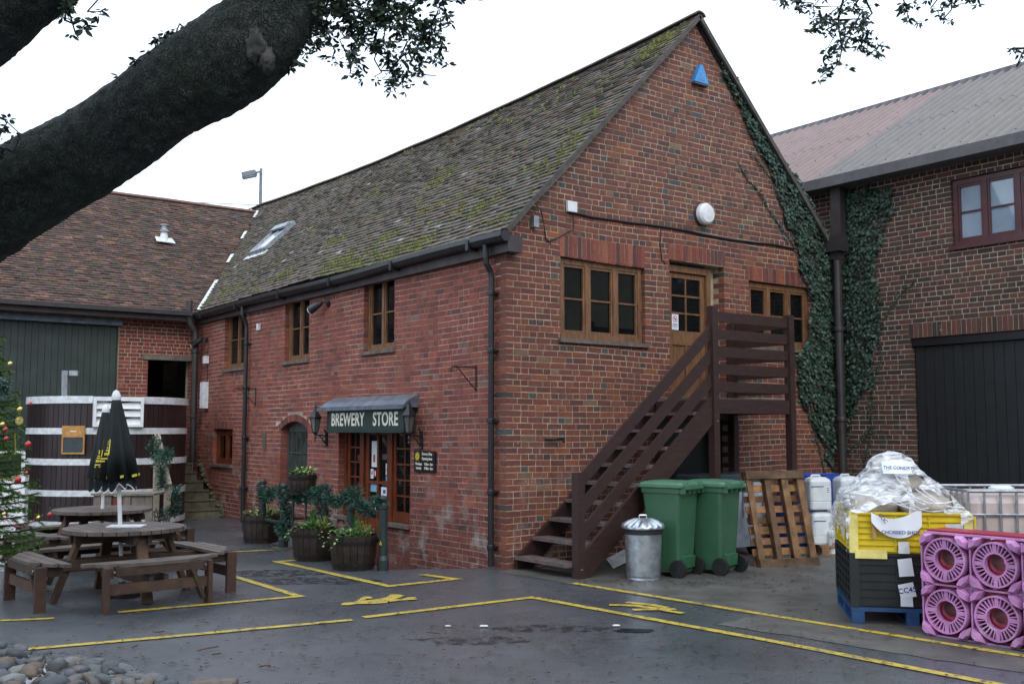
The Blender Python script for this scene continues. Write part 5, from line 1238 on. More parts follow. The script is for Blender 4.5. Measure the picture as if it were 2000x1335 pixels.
def flat_label(x, z, w_, h, label, wr=None, rot=0, m=None, y=-.024):
    RL = Matrix.Rotation(RZ_, 3, 'Z'); b = MB(); c_, s_ = math.cos(rot), math.sin(rot)
    P = [(x + (a * c_ - e * s_), z + (a * s_ + e * c_)) for a, e in ((-w_ / 2, -h / 2), (w_ / 2, -h / 2), (w_ / 2 * .9, h / 2), (-w_ / 2, h / 2 * .93))]
    b.prism(P, lambda u, zz_, d: at2(u, y - d, zz_), 0, .0018); ob = b.build('paper_label', m or M['paper']); tag(ob, label, 'label')
    if wr: text(wr, .062, at2(x, y - .004, z), RL @ RG @ Matrix.Rotation(rot, 3, 'Z'), M['ink'], ob, 'handwriting', ext=.0004, bold=.001)
    return ob
flat_label(.44, .49, .12, .15, 'torn white label near the top of the black crate', rot=.08)
flat_label(.445, .30, .13, .12, 'square white label with handwritten letters on the black crate', 'CC45', rot=.18, y=-.027)
flat_label(.44, .225, .10, .12, 'plain white label behind the handwritten one on the black crate', rot=.0, y=-.0235)
flat_label(.43, .655, .09, .10, 'long translucent white label below the drooping paper on the yellow crate', y=-.032, m=M['whitedirty'])
flat_label(.84, .80, .14, .12, 'faded label at the right end of the yellow crate front', y=-.024, m=M['whitedirty'])
flat_label(.19, .84, .03, .22, 'brown parcel tape hanging beside the drooping paper', y=-.034, m=M['tape'], rot=.05)
# ============================================================ IBC TANK
ic = Vector((1.66, -4.83, 0)); RI = rad(-38)
t = thing('bulk_liquid_tank', 'stained white bulk liquid tank in a grey metal cage', 'tank')
b = MB(); loft(b, [rrect(1.10, .92, .10, .16, .58, .50), rrect(1.13, .95, .12, .22, .58, .50), rrect(1.13, .95, .12, .98, .58, .50), rrect(1.06, .88, .14, 1.055, .58, .50), rrect(.7, .6, .1, 1.07, .58, .50)]); b.build('tank', M['ibc'], t, smooth=False)
b = MB(); b.lathe([(.11, 1.06), (.11, 1.10), (.08, 1.12)], 16, (.5, .45, 0)); b.build('cap', M['natural'], t)
cg = MB()
for z in (.16, .40, .66, .88, 1.09): cg.tube([(0, 0, z), (1.16, 0, z), (1.16, 1.0, z), (0, 1.0, z), (0, 0, z), (.01, 0, z)], .012 if z < 1.05 else .016, 6)
for i in range(9): x = 1.16 * i / 8; cg.tube([(x, 0, .14), (x, 0, 1.09)], .011, 6); cg.tube([(x, 1.0, .14), (x, 1.0, 1.09)], .011, 6)
for i in range(1, 8): y = i / 8; cg.tube([(0, y, .14), (0, y, 1.09)], .011, 6); cg.tube([(1.16, y, .14), (1.16, y, 1.09)], .011, 6)
cg.build('cage', M['galvdull'], t)
b = MB()
for x in (0, .53, 1.06): b.box((x, 0, 0), (x + .10, 1.0, .02)); b.box((x, 0, .02), (x + .1, .1, .12)); b.box((x, .9, .02), (x + .1, 1.0, .12))
b.box((0, 0, .12), (1.16, 1.0, .138)); b.build('base_pallet', M['palletwood'], t)
place(t, ic, RI)
# ============================================================ KEG SPACERS
def spacer(nm, label, m, cols, rows, P, loc, rz, depth, blocks):
    t = thing(nm, label, 'plastic spacer'); R0, R1 = P * .415, P * .22
    for r in range(rows):
        for c_ in range(cols):
            cx_, cz_ = (c_ + .5) * P, (r + .5) * P; b = MB()
            def ann(ra, rb, y0, y1, n=32):
                V = []
                for j in range(n):
                    a = 2 * math.pi * j / n; ca, sa = math.cos(a), math.sin(a); V += [(cx_ + ra * ca, y0, cz_ + ra * sa), (cx_ + rb * ca, y0, cz_ + rb * sa), (cx_ + rb * ca, y1, cz_ + rb * sa), (cx_ + ra * ca, y1, cz_ + ra * sa)]
                b.add(V, [(4 * j + q, 4 * j + (q + 1) % 4, 4 * ((j + 1) % n) + (q + 1) % 4, 4 * ((j + 1) % n) + q) for j in range(n) for q in range(4)])
            ann(R0 - .008, R0 + .006, -.012, depth); ann(R1 - .006, R1 + .008, .002, depth * .9)
            for j in range(28):
                a = 2 * math.pi * j / 28; ca, sa = math.cos(a), math.sin(a); wdt = (.0045 if j % 7 else .016) * (1 if blocks else 2.4)
                b.bar((cx_ + (R1 + .006) * ca, depth * .35, cz_ + (R1 + .006) * sa), (cx_ + (R0 - .006) * ca, depth * .25, cz_ + (R0 - .006) * sa), wdt * 2, depth * .6, (0, 1, 0))
            b.build('ring', m, t)
            if blocks:
                for sx in (-1, 1):
                    for sz in (-1, 1):
                        b = MB(); e = P * .488; q = P * .235
                        Pn = [(cx_ + sx * e, cz_ + sz * q), (cx_ + sx * e, cz_ + sz * (e - .04)), (cx_ + sx * (e - .04), cz_ + sz * e), (cx_ + sx * q, cz_ + sz * e), (cx_ + sx * (q + .03), cz_ + sz * (e - .062)), (cx_ + sx * (e - .062), cz_ + sz * (q + .03))]
                        if sx * sz < 0: Pn = Pn[::-1]
                        cc = Vector((sum(p[0] for p in Pn) / 6, sum(p[1] for p in Pn) / 6)); top = [(cc.x + (p[0] - cc.x) * .62, cc.y + (p[1] - cc.y) * .62) for p in Pn]
                        V = [(p[0], depth, p[1]) for p in Pn] + [(p[0], -.004, p[1]) for p in Pn] + [(p[0], -.052, p[1]) for p in top]
                        b.add(V, [(i + 6 * k_, (i + 1) % 6 + 6 * k_, (i + 1) % 6 + 6 * k_ + 6, i + 6 * k_ + 6) for k_ in (0, 1) for i in range(6)] + [tuple(range(12, 18)), tuple(range(5, -1, -1))]); b.build('corner_block', m, t)
    f = MB()
    for r in range(rows + 1): f.box((.02, .012, r * P - .007), (cols * P - .02, depth, r * P + .007))
    for c_ in range(cols + 1): f.box((c_ * P - .007, .013, .02), (c_ * P + .007, depth - .001, rows * P - .02))
    for r in range(1, rows):
        for c_ in range(1, cols):
            for k_ in range(4): a = rad(45 * k_); dx, dz = .09 * math.cos(a), .09 * math.sin(a); f.bar((c_ * P - dx, .02, r * P - dz), (c_ * P + dx, .02, r * P + dz), .03, .006, (0, 1, 0))
    f.build('frame', m, t)
    place(t, loc, rz); return t
RP = rad(-88)
spacer('keg_spacer', 'bright pink plastic keg spacer standing on edge, nearest the camera', M['pink'], 3, 2, .405, (.44, -5.10, .008), RP, .06, True)
spacer('keg_spacer', 'crimson plastic keg spacer standing just behind the pink one', M['pinkdeep'], 3, 2, .405, (.515, -5.09, .02), RP, .28, False)
# ============================================================ PICNIC TABLES
def arc_plank(b, y0, y1, ro, ri, z0, z1, ang, tint):
    X = ro * math.sin(ang); n = 14; up, lo = [], []
    for i in range(n + 1):
        x = -X + 2 * X * i / n
        hi = min(y1, math.sqrt(max(0, ro * ro - x * x))); l_ = max(y0, math.sqrt(max(0, ri * ri - x * x))) if ri else max(y0, -math.sqrt(max(0, ro * ro - x * x)))
        if hi - l_ > .004: up.append((x, hi)); lo.append((x, l_))
    if len(up) < 2: return
    b.prism(lo + up[::-1], lambda u, v, d: Vector((u, v, d)), z0, z1, tint)
def picnic():
    t = thing('round_picnic_table', 'x', 'picnic table', group='round timber picnic tables with four benches')
    tw = M['tablewood']; rnd = random.Random(6); H = .68; R0 = .575
    def tt(k=1.0): q = rnd.uniform(.78, 1.15) * k; return (q, q * .97, q * .95)
    n = 11; w_ = 2 * R0 / n
    for i in range(n):
        x0 = -R0 + i * w_ + .005; x1 = x0 + w_ - .010; P = []
        m = 6; top = [(x0 + (x1 - x0) * k / m, math.sqrt(max(.0001, R0 ** 2 - (x0 + (x1 - x0) * k / m) ** 2))) for k in range(m + 1)]; P = [(a, -c_) for a, c_ in top] + [(a, c_) for a, c_ in top[::-1]]
        b = MB(); b.prism(P, lambda u, v, d: Vector((u, v, d)), H - .038, H, tt()); b.build('plank', tw, t)
    D = (.50, .36, .27)
    b = MB(); b.box((-.50, -.09, H - .135), (.50, -.045, H - .040), D); b.box((-.50, .045, H - .135), (.50, .09, H - .040), D); b.box((-.09, -.50, H - .135), (-.046, -.091, H - .040), D); b.box((.046, -.50, H - .135), (.09, -.091, H - .040), D); b.box((-.09, .091, H - .135), (-.046, .50, H - .04), D); b.box((.046, .091, H - .135), (.09, .50, H - .04), D); b.build('top_frame', tw, t)
    b = MB(); b.box((-.92, .05, .30), (.92, .09, .40), D); b.box((-.92, -.09, .30), (.92, -.05, .40), D); b.box((.05, -.92, .201), (.09, .92, .299), D); b.box((-.09, -.92, .201), (-.05, .92, .299), D); b.build('cross_beam', tw, t)
    for k in range(4):
        a = rad(90 * k); Rm = Matrix.Rotation(a, 3, 'Z')
        b = MB(); p0 = Rm @ Vector((.0, .42, H - .05)); p1 = Rm @ Vector((.0, .66, .0)); b.bar(p0, p1, .10, .045, Rm @ Vector((0, 1, 0)), (.80, .52, .34)); b.build('leg', tw, t)
        g0 = len(b.v)
        # bench
        for q, (y0, y1) in enumerate(((.70, .785), (.795, .88), (.89, .975))):
            b = MB(); arc_plank(b, y0, y1, 1.00, .71, .405, .435, rad(40), tt(1.05)); b.v = [Rm @ v for v in b.v]
            if b.f: b.build('seat_plank', tw, t)
        b = MB()
        b.box((-.46, .71, .31), (-.42, .93, .404), D); b.box((.42, .71, .31), (.46, .93, .404), D); b.box((-.41, .93, .33), (.41, .965, .404), D); b.v = [Rm @ v for v in b.v]; b.build('seat_frame', tw, t)
        for sx in (-1, 1):
            b = MB(); b.box((sx * .465, .87, 0), (sx * .505, .97, .404), (.55, .34, .24)); b.v = [Rm @ v for v in b.v]; b.build('leg', tw, t)
        b = MB(); b.box((-.464, .90, .16), (.464, .935, .255), (.70, .46, .33)); b.v = [Rm @ v for v in b.v]; b.build('rail', tw, t)
        b = MB(); b.bar((-.44, .9, .05), (-.30, .93, .36), .035, .08, (0, 1, 0), (.5, .4, .3)); b.v = [Rm @ v for v in b.v]; b.build('brace', tw, t)
        b = MB()
        for sx in (-.43, .43): b.lathe([(.01, 0), (.01, .008)], 6, (sx, .5, 0))
        b.v = [Rm @ Vector((v.x, .968 + v.z, .37 + (v.y - .5))) for v in b.v]; b.build('bolt', M['galv'], t)
    return t
T1C = at(243, 1030, 10.25); T2C = at(200, 993, 12.6); T1C.z = 0; T2C.z = 0
TA = picnic(); TB = dup(TA)
place(TA, T1C, rad(4), 'nearer round timber picnic table, the one with a white plate at its pole'); place(TB, T2C, rad(12), 'farther round timber picnic table, close to the big dark vat')
pl_ = MB(); pl_.obox(T1C + Vector((.02, -.0, .687)), (.34, .22, .012), (0, 0, YAW + .1)); tag(pl_.build('menu_board', M['white']), 'white flat card lying on the nearer picnic table', 'card')
# ============================================================ PARASOLS
def parasol(nm, label, base, hz, hb, rb, lean, emb):
    t = thing(nm, label, 'parasol', (0, 0, 0), group='closed dark parasols through the picnic tables')
    b = MB(); b.lathe([(.021, .04), (.021, hz - .08)], 10); b.build('pole', M['white'], t)
    b = MB(); b.lathe([(.19, 0), (.19, .04), (.04, .07), (.03, .14)], 16); b.build('base', M['iron'], t)
    n = 64; V = []; prof = [(hz - .04, .040), (hz - .10, .05), (hz - .28, .085), (hz - .55, .13), (hz - .85, .175), (hb + .12, rb * .95), (hb + .02, rb), (hb - .0, rb * .98)]
    for i, (z, r) in enumerate(prof):
        for j in range(n):
            a = 2 * math.pi * j / n; k = 1 + (.18 * math.cos(a * 8 + .4 * math.sin(z * 4)) + .06 * math.cos(a * 3 + 1)) * min(1, (hz - z) * 1.6); zz_ = z + (0.0 if i < 6 else .030 * math.cos(a * 8 + 2.2) + .02 * math.sin(a * 3))
            V.append((r * k * math.cos(a), r * k * math.sin(a), zz_))
    F = [(i * n + j, i * n + (j + 1) % n, (i + 1) * n + (j + 1) % n, (i + 1) * n + j) for i in range(len(prof) - 1) for j in range(n)] + [tuple(range(n - 1, -1, -1))]
    b = MB(); b.add(V, F); cn = b.build('canopy', M['parasol'], t, smooth=True)
    b = MB(); k0 = (len(prof) - 1) * n
    for j in range(n): 
        p, q = Vector(V[k0 + j]), Vector(V[k0 + (j + 1) % n]); b.add([p * 1.0, q, q - Vector((0, 0, .014)), p - Vector((0, 0, .014))], [(0, 1, 2, 3)])
    b.build('hem', M['white'], cn)
    b = MB(); b.lathe([(.045, hz - .06), (.047, hz - .03), (.040, hz + .0), (.025, hz + .03), (.004, hz + .04)], 14); b.build('cap', M['white'], t)
    # printed emblem: crown shape wrapped on the folded cloth
    def on(a, z, out=.006):
        # interpolate profile
        for i in range(len(prof) - 1):
            z1, r1 = prof[i]; z0, r0 = prof[i + 1]
            if z0 <= z <= z1: r = r0 + (r1 - r0) * (z - z0) / (z1 - z0); break
        else: r = prof[-1][1]
        k = 1 + (.18 * math.cos(a * 8 + .4 * math.sin(z * 4)) + .06 * math.cos(a * 3 + 1)) * min(1, (hz - z) * 1.6); r = r * k + out; return Vector((r * math.cos(a), r * math.sin(a), z))
    b = MB(); zc = hb + .36
    for (a0, a1, z0, z1) in emb:
        m = 5
        for i in range(m):
            for jj in range(3):
                x0, x1 = a0 + (a1 - a0) * i / m, a0 + (a1 - a0) * (i + 1) / m; y0, y1 = zc + z0 + (z1 - z0) * jj / 3, zc + z0 + (z1 - z0) * (jj + 1) / 3
                b.add([on(x0, y0), on(x1, y0), on(x1, y1), on(x0, y1)], [(0, 1, 2, 3)])
    b.build('emblem', M['yellowprint'], cn)
    b = MB()
    for j in range(8): a = 2 * math.pi * (j + .5) / 8 + .2; b.add([on(a, hb + .09), on(a + .16, hb + .10), on(a + .16, hb + .125), on(a, hb + .115)], [(0, 1, 2, 3)])
    b.build('trim_print', M['yellowprint'], cn)
    place(t, base, 0, tilt=lean); return t
AF = math.atan2(-FW.y, -FW.x)      # angle on the cloth that faces the yard entrance
emb = []
for s_ in (-1, 1): emb += [(AF + s_ * .44, AF + s_ * .36, -.03, .12), (AF + s_ * .36, AF + s_ * .26, -.05, .02)]
emb += [(AF - .30, AF + .30, -.075, -.06), (AF - .16, AF + .16, -.035, -.01), (AF - .11, AF + .11, .005, .02), (AF - .07, AF + .07, .03, .045), (AF - .03, AF + .03, .06, .11), (AF - .36, AF - .1, -.10, -.085), (AF + .05, AF + .3, -.10, -.085)]
hz1 = at(225, 768, 10.25).z; hb1 = at(240, 950, 10.25).z
parasol('parasol', 'taller closed dark parasol through the nearer picnic table', T1C, hz1, hb1, .145, (rad(-1), rad(-3.2)), [(a - .55 if True else a, c_ - .55, z0, z1) for a, c_, z0, z1 in emb])
hz2 = at(205, 795, 12.6).z; hb2 = at(201, 953, 12.6).z
parasol('parasol', 'shorter looking closed dark parasol behind, through the farther picnic table', T2C, hz2, hb2, .155, (0, rad(0)), emb)
# ============================================================ VAT
vc = at(206, 1015, 18.1); vc.z = 0; VR = 1.325; t = thing('old_fermenting_vat', 'huge dark brown wooden vat with painted white hoops', 'vat', vc)
VA = math.atan2(CAM.y - vc.y, CAM.x - vc.x)
def vring(r0, r1, z0, z1, a0, a1, n=60):
    b = MB(); V = []
    for i in range(n + 1):
        a = a0 + (a1 - a0) * i / n; ca, sa = math.cos(a), math.sin(a); V += [vc + Vector((r * ca, r * sa, z)) for r, z in ((r0, z0), (r1, z0), (r1, z1), (r0, z1))]
    b.add(V, [(4 * i + q, 4 * i + (q + 1) % 4, 4 * i + 4 + (q + 1) % 4, 4 * i + 4 + q) for i in range(n) for q in range(4)]); return b
HV = 2.14; rnd = random.Random(12)
# staves facing the yard are single pieces
NS = 84
b = MB()
for j in range(NS):
    a0 = 2 * math.pi * j / NS + .003; a1 = 2 * math.pi * (j + 1) / NS - .003; am = (a0 + a1) / 2; r = VR - .006 + rnd.uniform(-.002, .002)
    V = [vc + Vector((rr * math.cos(a), rr * math.sin(a), z)) for z in (0.02, HV) for rr, a in ((r - .05, a0), (r, a0), (r, a1), (r - .05, a1))]
    dlt = (am - VA + math.pi) % (2 * math.pi) - math.pi; kk = rnd.uniform(.75, 1.25)
    fcs = [(0, 1, 5, 4), (1, 2, 6, 5), (2, 3, 7, 6), (4, 5, 6, 7)]
    MB().add(V, fcs, (kk, kk, kk)).build('stave', M['vatwood'], t)
b = MB(); b.lathe([(VR - .06, .0), (VR - .06, HV - .06)], 48, vc); b.build('core', M['dark'], t)
for z0, z1 in ((.05, .14), (.55, .65), (1.06, 1.165), (1.57, 1.675)): vring(VR, VR + .012, z0, z1, 0, 2 * math.pi, 96).build('hoop', M['whitedirty'], t)
pa0, pa1 = VA - rad(11), VA + rad(23.5)
vring(VR - .05, VR + .022, 2.08, 2.20, pa1, pa0 + 2 * math.pi, 96).build('rim', M['whitedirty'], t)
am = (pa0 + pa1) / 2
# louvred white panel in the vat
Rm = Matrix.Rotation(am + math.pi / 2, 3, 'Z'); pc = vc + Vector((math.cos(am), math.sin(am), 0)) * (VR * math.cos((pa1 - pa0) / 2)); hw = VR * math.sin((pa1 - pa0) / 2)
def vp(x, d, z): return pc + Rm @ Vector((x, 0, 0)) + Vector((math.cos(am), math.sin(am), 0)) * d + Vector((0, 0, z))
def vbox(b, x0, x1, d0, d1, z0, z1): return b.add([vp(x0, d0, z0), vp(x1, d0, z0), vp(x1, d1, z0), vp(x0, d1, z0), vp(x0, d0, z1), vp(x1, d0, z1), vp(x1, d1, z1), vp(x0, d1, z1)], BOXF)
b = MB(); vbox(b, -hw, -hw + .045, .0, .13, 1.69, 2.19); vbox(b, hw - .045, hw, .0, .13, 1.69, 2.19); vbox(b, -hw + .045, hw - .045, .0, .12, 2.12, 2.19); vbox(b, -hw + .045, hw - .045, .0, .125, 1.69, 1.72); lo = b.build('louvre_frame', M['white'], t)
for z in (1.722, 1.86, 1.99):
    b = MB(); b.add([vp(-hw + .046, .115, z), vp(hw - .046, .115, z), vp(hw - .046, .03, z + .13), vp(-hw + .046, .03, z + .13), vp(-hw + .046, .10, z), vp(hw - .046, .10, z), vp(hw - .046, .015, z + .13), vp(-hw + .046, .015, z + .13)], BOXF); b.build('slat', M['white'], lo)
# chalkboard hung on the vat
ca = VA - rad(26) + rad(3); cc = vc + Vector((math.cos(ca), math.sin(ca), 0)) * (VR + .03); Rc = Matrix.Rotation(ca + math.pi / 2, 3, 'Z')
def cp_(x, d, z): return cc + Rc @ Vector((x, 0, 0)) + Vector((math.cos(ca), math.sin(ca), 0)) * d + Vector((0, 0, z))
def cbox(b, x0, x1, d0, d1, z0, z1): return b.add([cp_(x0, d0, z0), cp_(x1, d0, z0), cp_(x1, d1, z0), cp_(x0, d1, z0), cp_(x0, d0, z1), cp_(x1, d0, z1), cp_(x1, d1, z1), cp_(x0, d1, z1)], BOXF)
cb = thing('chalkboard', 'blank chalkboard in an orange pine frame hung on the dark vat', 'chalkboard', cc + Vector((0, 0, 1.2)))
b = MB(); cbox(b, -.19, .19, 0, .02, 1.52, 1.71); cbox(b, -.19, .19, .0, .022, 1.245, 1.27); cbox(b, -.19, -.165, .0, .022, 1.27, 1.52); cbox(b, .165, .19, .0, .022, 1.27, 1.52); b.build('frame', M['orangeboard'], cb)
b = MB(); cbox(b, -.164, .164, .002, .012, 1.271, 1.519); b.build('slate', M['slate'], cb)
b = MB(); cbox(b, -.05, .05, .0205, .024, 1.61, 1.625); b.build('print', M['cream'], cb)
# sheet metal vent on the vat
p = at(129, 772, 17.9); q = at(129, 730, 17.9); t2 = thing('metal_vent_post', 'grey square metal vent post with side arm rising behind the vat rim', 'vent', (p.x, p.y, 1.9))
b = MB(); rx = RT; b.bar((p.x, p.y, 1.9), (q.x, q.y, q.z + .06), .12, .10, RT); b.build('post', M['galvdull'], t2)
b = MB(); b.bar(Vector((q.x, q.y, q.z + .015)) + RT * .065, Vector((q.x, q.y, q.z + .015)) + RT * .22, .08, .09); b.build('arm', M['galvdull'], t2)
# stone steps in the corner, and the retaining blocks
st_ = thing('stone_steps', 'worn mossy stone steps rising into the far corner passage', 'steps', (-.35, 9.8, 0))
for k in range(6):
    y0 = 9.05 + .245 * k; z = .165 * (k + 1); b = MB(); rr = random.Random(k)
    xr = .0 - .0 * k; b.box((-.78, y0, z - .165 if k else -.1), (-.012 - .035 * k if k < 5 else -.2, 10.69 if k == 5 else 10.69, z - .03)); b.build('riser', M['stone'], st_)
    b = MB(); b.box((-.80, y0 - .025, z - .029), (-.012 - .035 * k, y0 + .26 if k < 5 else 10.69, z)); b.build('step', M['stone'], st_)
b = MB(); rr = random.Random(5)
for k in range(7): blobm_ = None
for k in range(13): q_ = rr.uniform(.6, 1.35); b2 = blobm(k + 40, .045 * q_, .11 * q_, .05 * q_, (-.02 + rr.uniform(-.02, .02), 8.98 + .115 * k, .02 + .082 * k + rr.uniform(-.03, .02)), .5, 2); b.v += []; n0 = len(b.v); b.v += b2.v; b.f += [tuple(n0 + i for i in f) for f in b2.f]; b.t += b2.t; b.m += b2.m
b.build('edge_stone', M['stone'], st_)
# timber handrail of the steps
hr = thing('timber_handrail', 'pale timber handrail and posts in front of the vat by the steps', 'handrail', at(325, 1005, 15.9))
g1 = at(326, 1000, 15.9); g2 = at(304, 990, 16.6); tp1 = at(328, 938, 15.9); tp2 = at(301, 852, 16.6)
tm = mat('pale_handrail_timber', (.30, .25, .19), .75, var=.3, scale=6, bump=.3)
b = MB(); b.bar((g1.x, g1.y, 0), (g1.x, g1.y, tp1.z - .04), .085, .085); b.build('post', tm, hr); b = MB(); b.bar((g2.x, g2.y, 0), (g2.x, g2.y, tp2.z - .06), .085, .085); b.build('post', tm, hr)
e0 = Vector((g1.x, g1.y, tp1.z)); e1 = Vector((g2.x, g2.y, tp2.z)); dd = (e1 - e0).normalized(); b = MB(); b.bar(e0 - dd * .10, e1 + dd * .06, .085, .04); b.build('rail', tm, hr)
# low timber stall behind the tables
s0 = at(183, 963, 14.9); s1 = at(298, 963, 14.9); tl = thing('timber_stall', 'low weathered timber trestle between the vat and the far table', 'trestle', ((s0 + s1) / 2).to_3d() * 1)
tl.location.z = 0; zt = s0.z; d = (s1 - s0); d.z = 0; L_ = d.length; dn = d.normalized(); up = Vector((0, 0, 1)); pn = dn.cross(up) * -1
def sb(b, a, e, f0, f1, z0, z1):
    o = Vector((s0.x, s0.y, 0)); return b.add([o + dn * a + pn * f0 + up * z0, o + dn * e + pn * f0 + up * z0, o + dn * e + pn * f1 + up * z0, o + dn * a + pn * f1 + up * z0, o + dn * a + pn * f0 + up * z1, o + dn * e + pn * f0 + up * z1, o + dn * e + pn * f1 + up * z1, o + dn * a + pn * f1 + up * z1], BOXF)
b = MB(); sb(b, -.03, L_ + .03, -.03, .45, zt - .03, zt); b.build('top', M['timber'], tl)
for a in (0.0, .16, L_ - .42, L_ - .10): b = MB(); sb(b, a, a + .10, .0, .04, 0, zt - .031); b.build('leg', M['timber'], tl)
b = MB(); sb(b, .27, L_ - .43, .02, .04, zt - .24, zt - .05); sb(b, .10, .16, .30, .34, 0, zt - .031); sb(b, .0, L_, .02, .045, .18, .26) if False else None; b.build('panel', M['mahog'], tl)
b = MB(); sb(b, L_ - .31, L_ - .11, .02, .04, zt - .30, zt - .04); b.build('panel', M['timber'], tl)
# ============================================================ RAILING
rl = thing('entrance_railing', 'dark green tubular railing with ball-topped posts before the entrance', 'railing', (-1.18, 2.3, 0))
def ball_post(x, y, z0, h, r=.052):
    b = MB(); b.lathe([(r * 1.35, z0), (r * 1.35, z0 + .14), (r, z0 + .19), (r, z0 + h - .14), (r * 1.25, z0 + h - .13), (r * 1.25, z0 + h - .10), (r * .8, z0 + h - .09), (r * .6, z0 + h - .06), (r * .9, z0 + h - .045), (r * .95, z0 + h - .015), (r * .5, z0 + h + .015), (.003, z0 + h + .022)], 14, (x, y, 0)); return b.build('post', M['railgreen'], rl)
PY = [.84, 1.66, 2.39, 3.66, 4.40]
for y, h in zip(PY, (.87, .80, .95, .90, .93)): ball_post(-1.18, y, -.02, h)
b = MB(); b.tube([(-1.18, .84, .345), (-1.18, 4.4, .345)], .026, 8); b.build('rail', M['railgreen'], rl)
b = MB(); b.tube([(-1.18, .84, .74), (-1.18, 4.4, .76)], .024, 8); b.build('rail', M['railgreen'], rl)
for y in (2.95, 3.35): b = MB(); b.tube([(-1.18, y, .345), (-1.18, y, .80)], .016, 8); b.build('baluster', M['railgreen'], rl)
b = MB(); b.tube([(-1.18, 4.4, .345), (-.06, 4.6, .30)], .022, 8); b.tube([(-1.18, 4.4, .75), (-.06, 4.6, .72)], .022, 8); b.build('rail', M['railgreen'], rl)
b = MB(); b.prism([(-.028, .30), (.028, .30), (0, .35)], lambda u, z, d: Vector((-1.18 - d - .03, .80 + u, z)) + Vector((0, 0, .0)), .028, .031); b.build('warning_sticker', M['yellowprint'], rl)
for y in (3.66,): b = MB(); b.box((-1.30, y - .12, -.02), (-1.06, y + .12, .012)); b.build('foot', M['stone'], rl)
# ============================================================ TUBS AND PLANTS
def tub(r, h, nm='half_barrel', cap_='x', grp='half barrel planters along the railing'):
    t = thing(nm, cap_, 'planter', group=grp); n = 20; rnd = random.Random(int(r * 1000))
    for j in range(n):
        a0 = 2 * math.pi * j / n + .012; a1 = 2 * math.pi * (j + 1) / n - .012; V = []
        for z, rr in ((0, r * .84), (h * .5, r * .96), (h, r)):
            for q, a in ((rr - .02, a0), (rr, a0), (rr, a1), (rr - .02, a1)): V.append((q * math.cos(a), q * math.sin(a), z))
        k = rnd.uniform(.7, 1.35); MB().add(V, [(0, 1, 5, 4), (1, 2, 6, 5), (2, 3, 7, 6), (4, 5, 9, 8), (5, 6, 10, 9), (6, 7, 11, 10), (8, 9, 10, 11), (3, 0, 4, 7), (7, 4, 8, 11)], (k, k, k)).build('stave', M['barrelwood'], t)
    for z, rr in ((h * .16, r * .885), (h * .80, r * .985)):
        b = MB(); b.lathe([(rr + .001, z - .02), (rr + .005, z - .02), (rr + .012, z + .02), (rr + .004, z + .02)], 24, caps=False); b.build('hoop', M['iron'], t)
    b = MB(); b.lathe([(r * .80, .02), (r * .93, h * .86)], 20); b.build('soil', M['soil'], t); return t
def leaf_blade(b, p, d, up, L, w_, tint, fold=.25):
    d = d.normalized(); s = d.cross(up)
    if s.length < .05: s = d.cross(Vector((1, .3, .2)))
    s.normalize(); nrm = s.cross(d)
    b.add([p, p + d * L * .45 + s * w_ + nrm * w_ * fold, p + d * L, p + d * L * .45 - s * w_ + nrm * w_ * fold, p + d * L * .5 - nrm * w_ * fold * .3], [(0, 1, 4), (1, 2, 4), (2, 3, 4), (3, 0, 4)], tint)
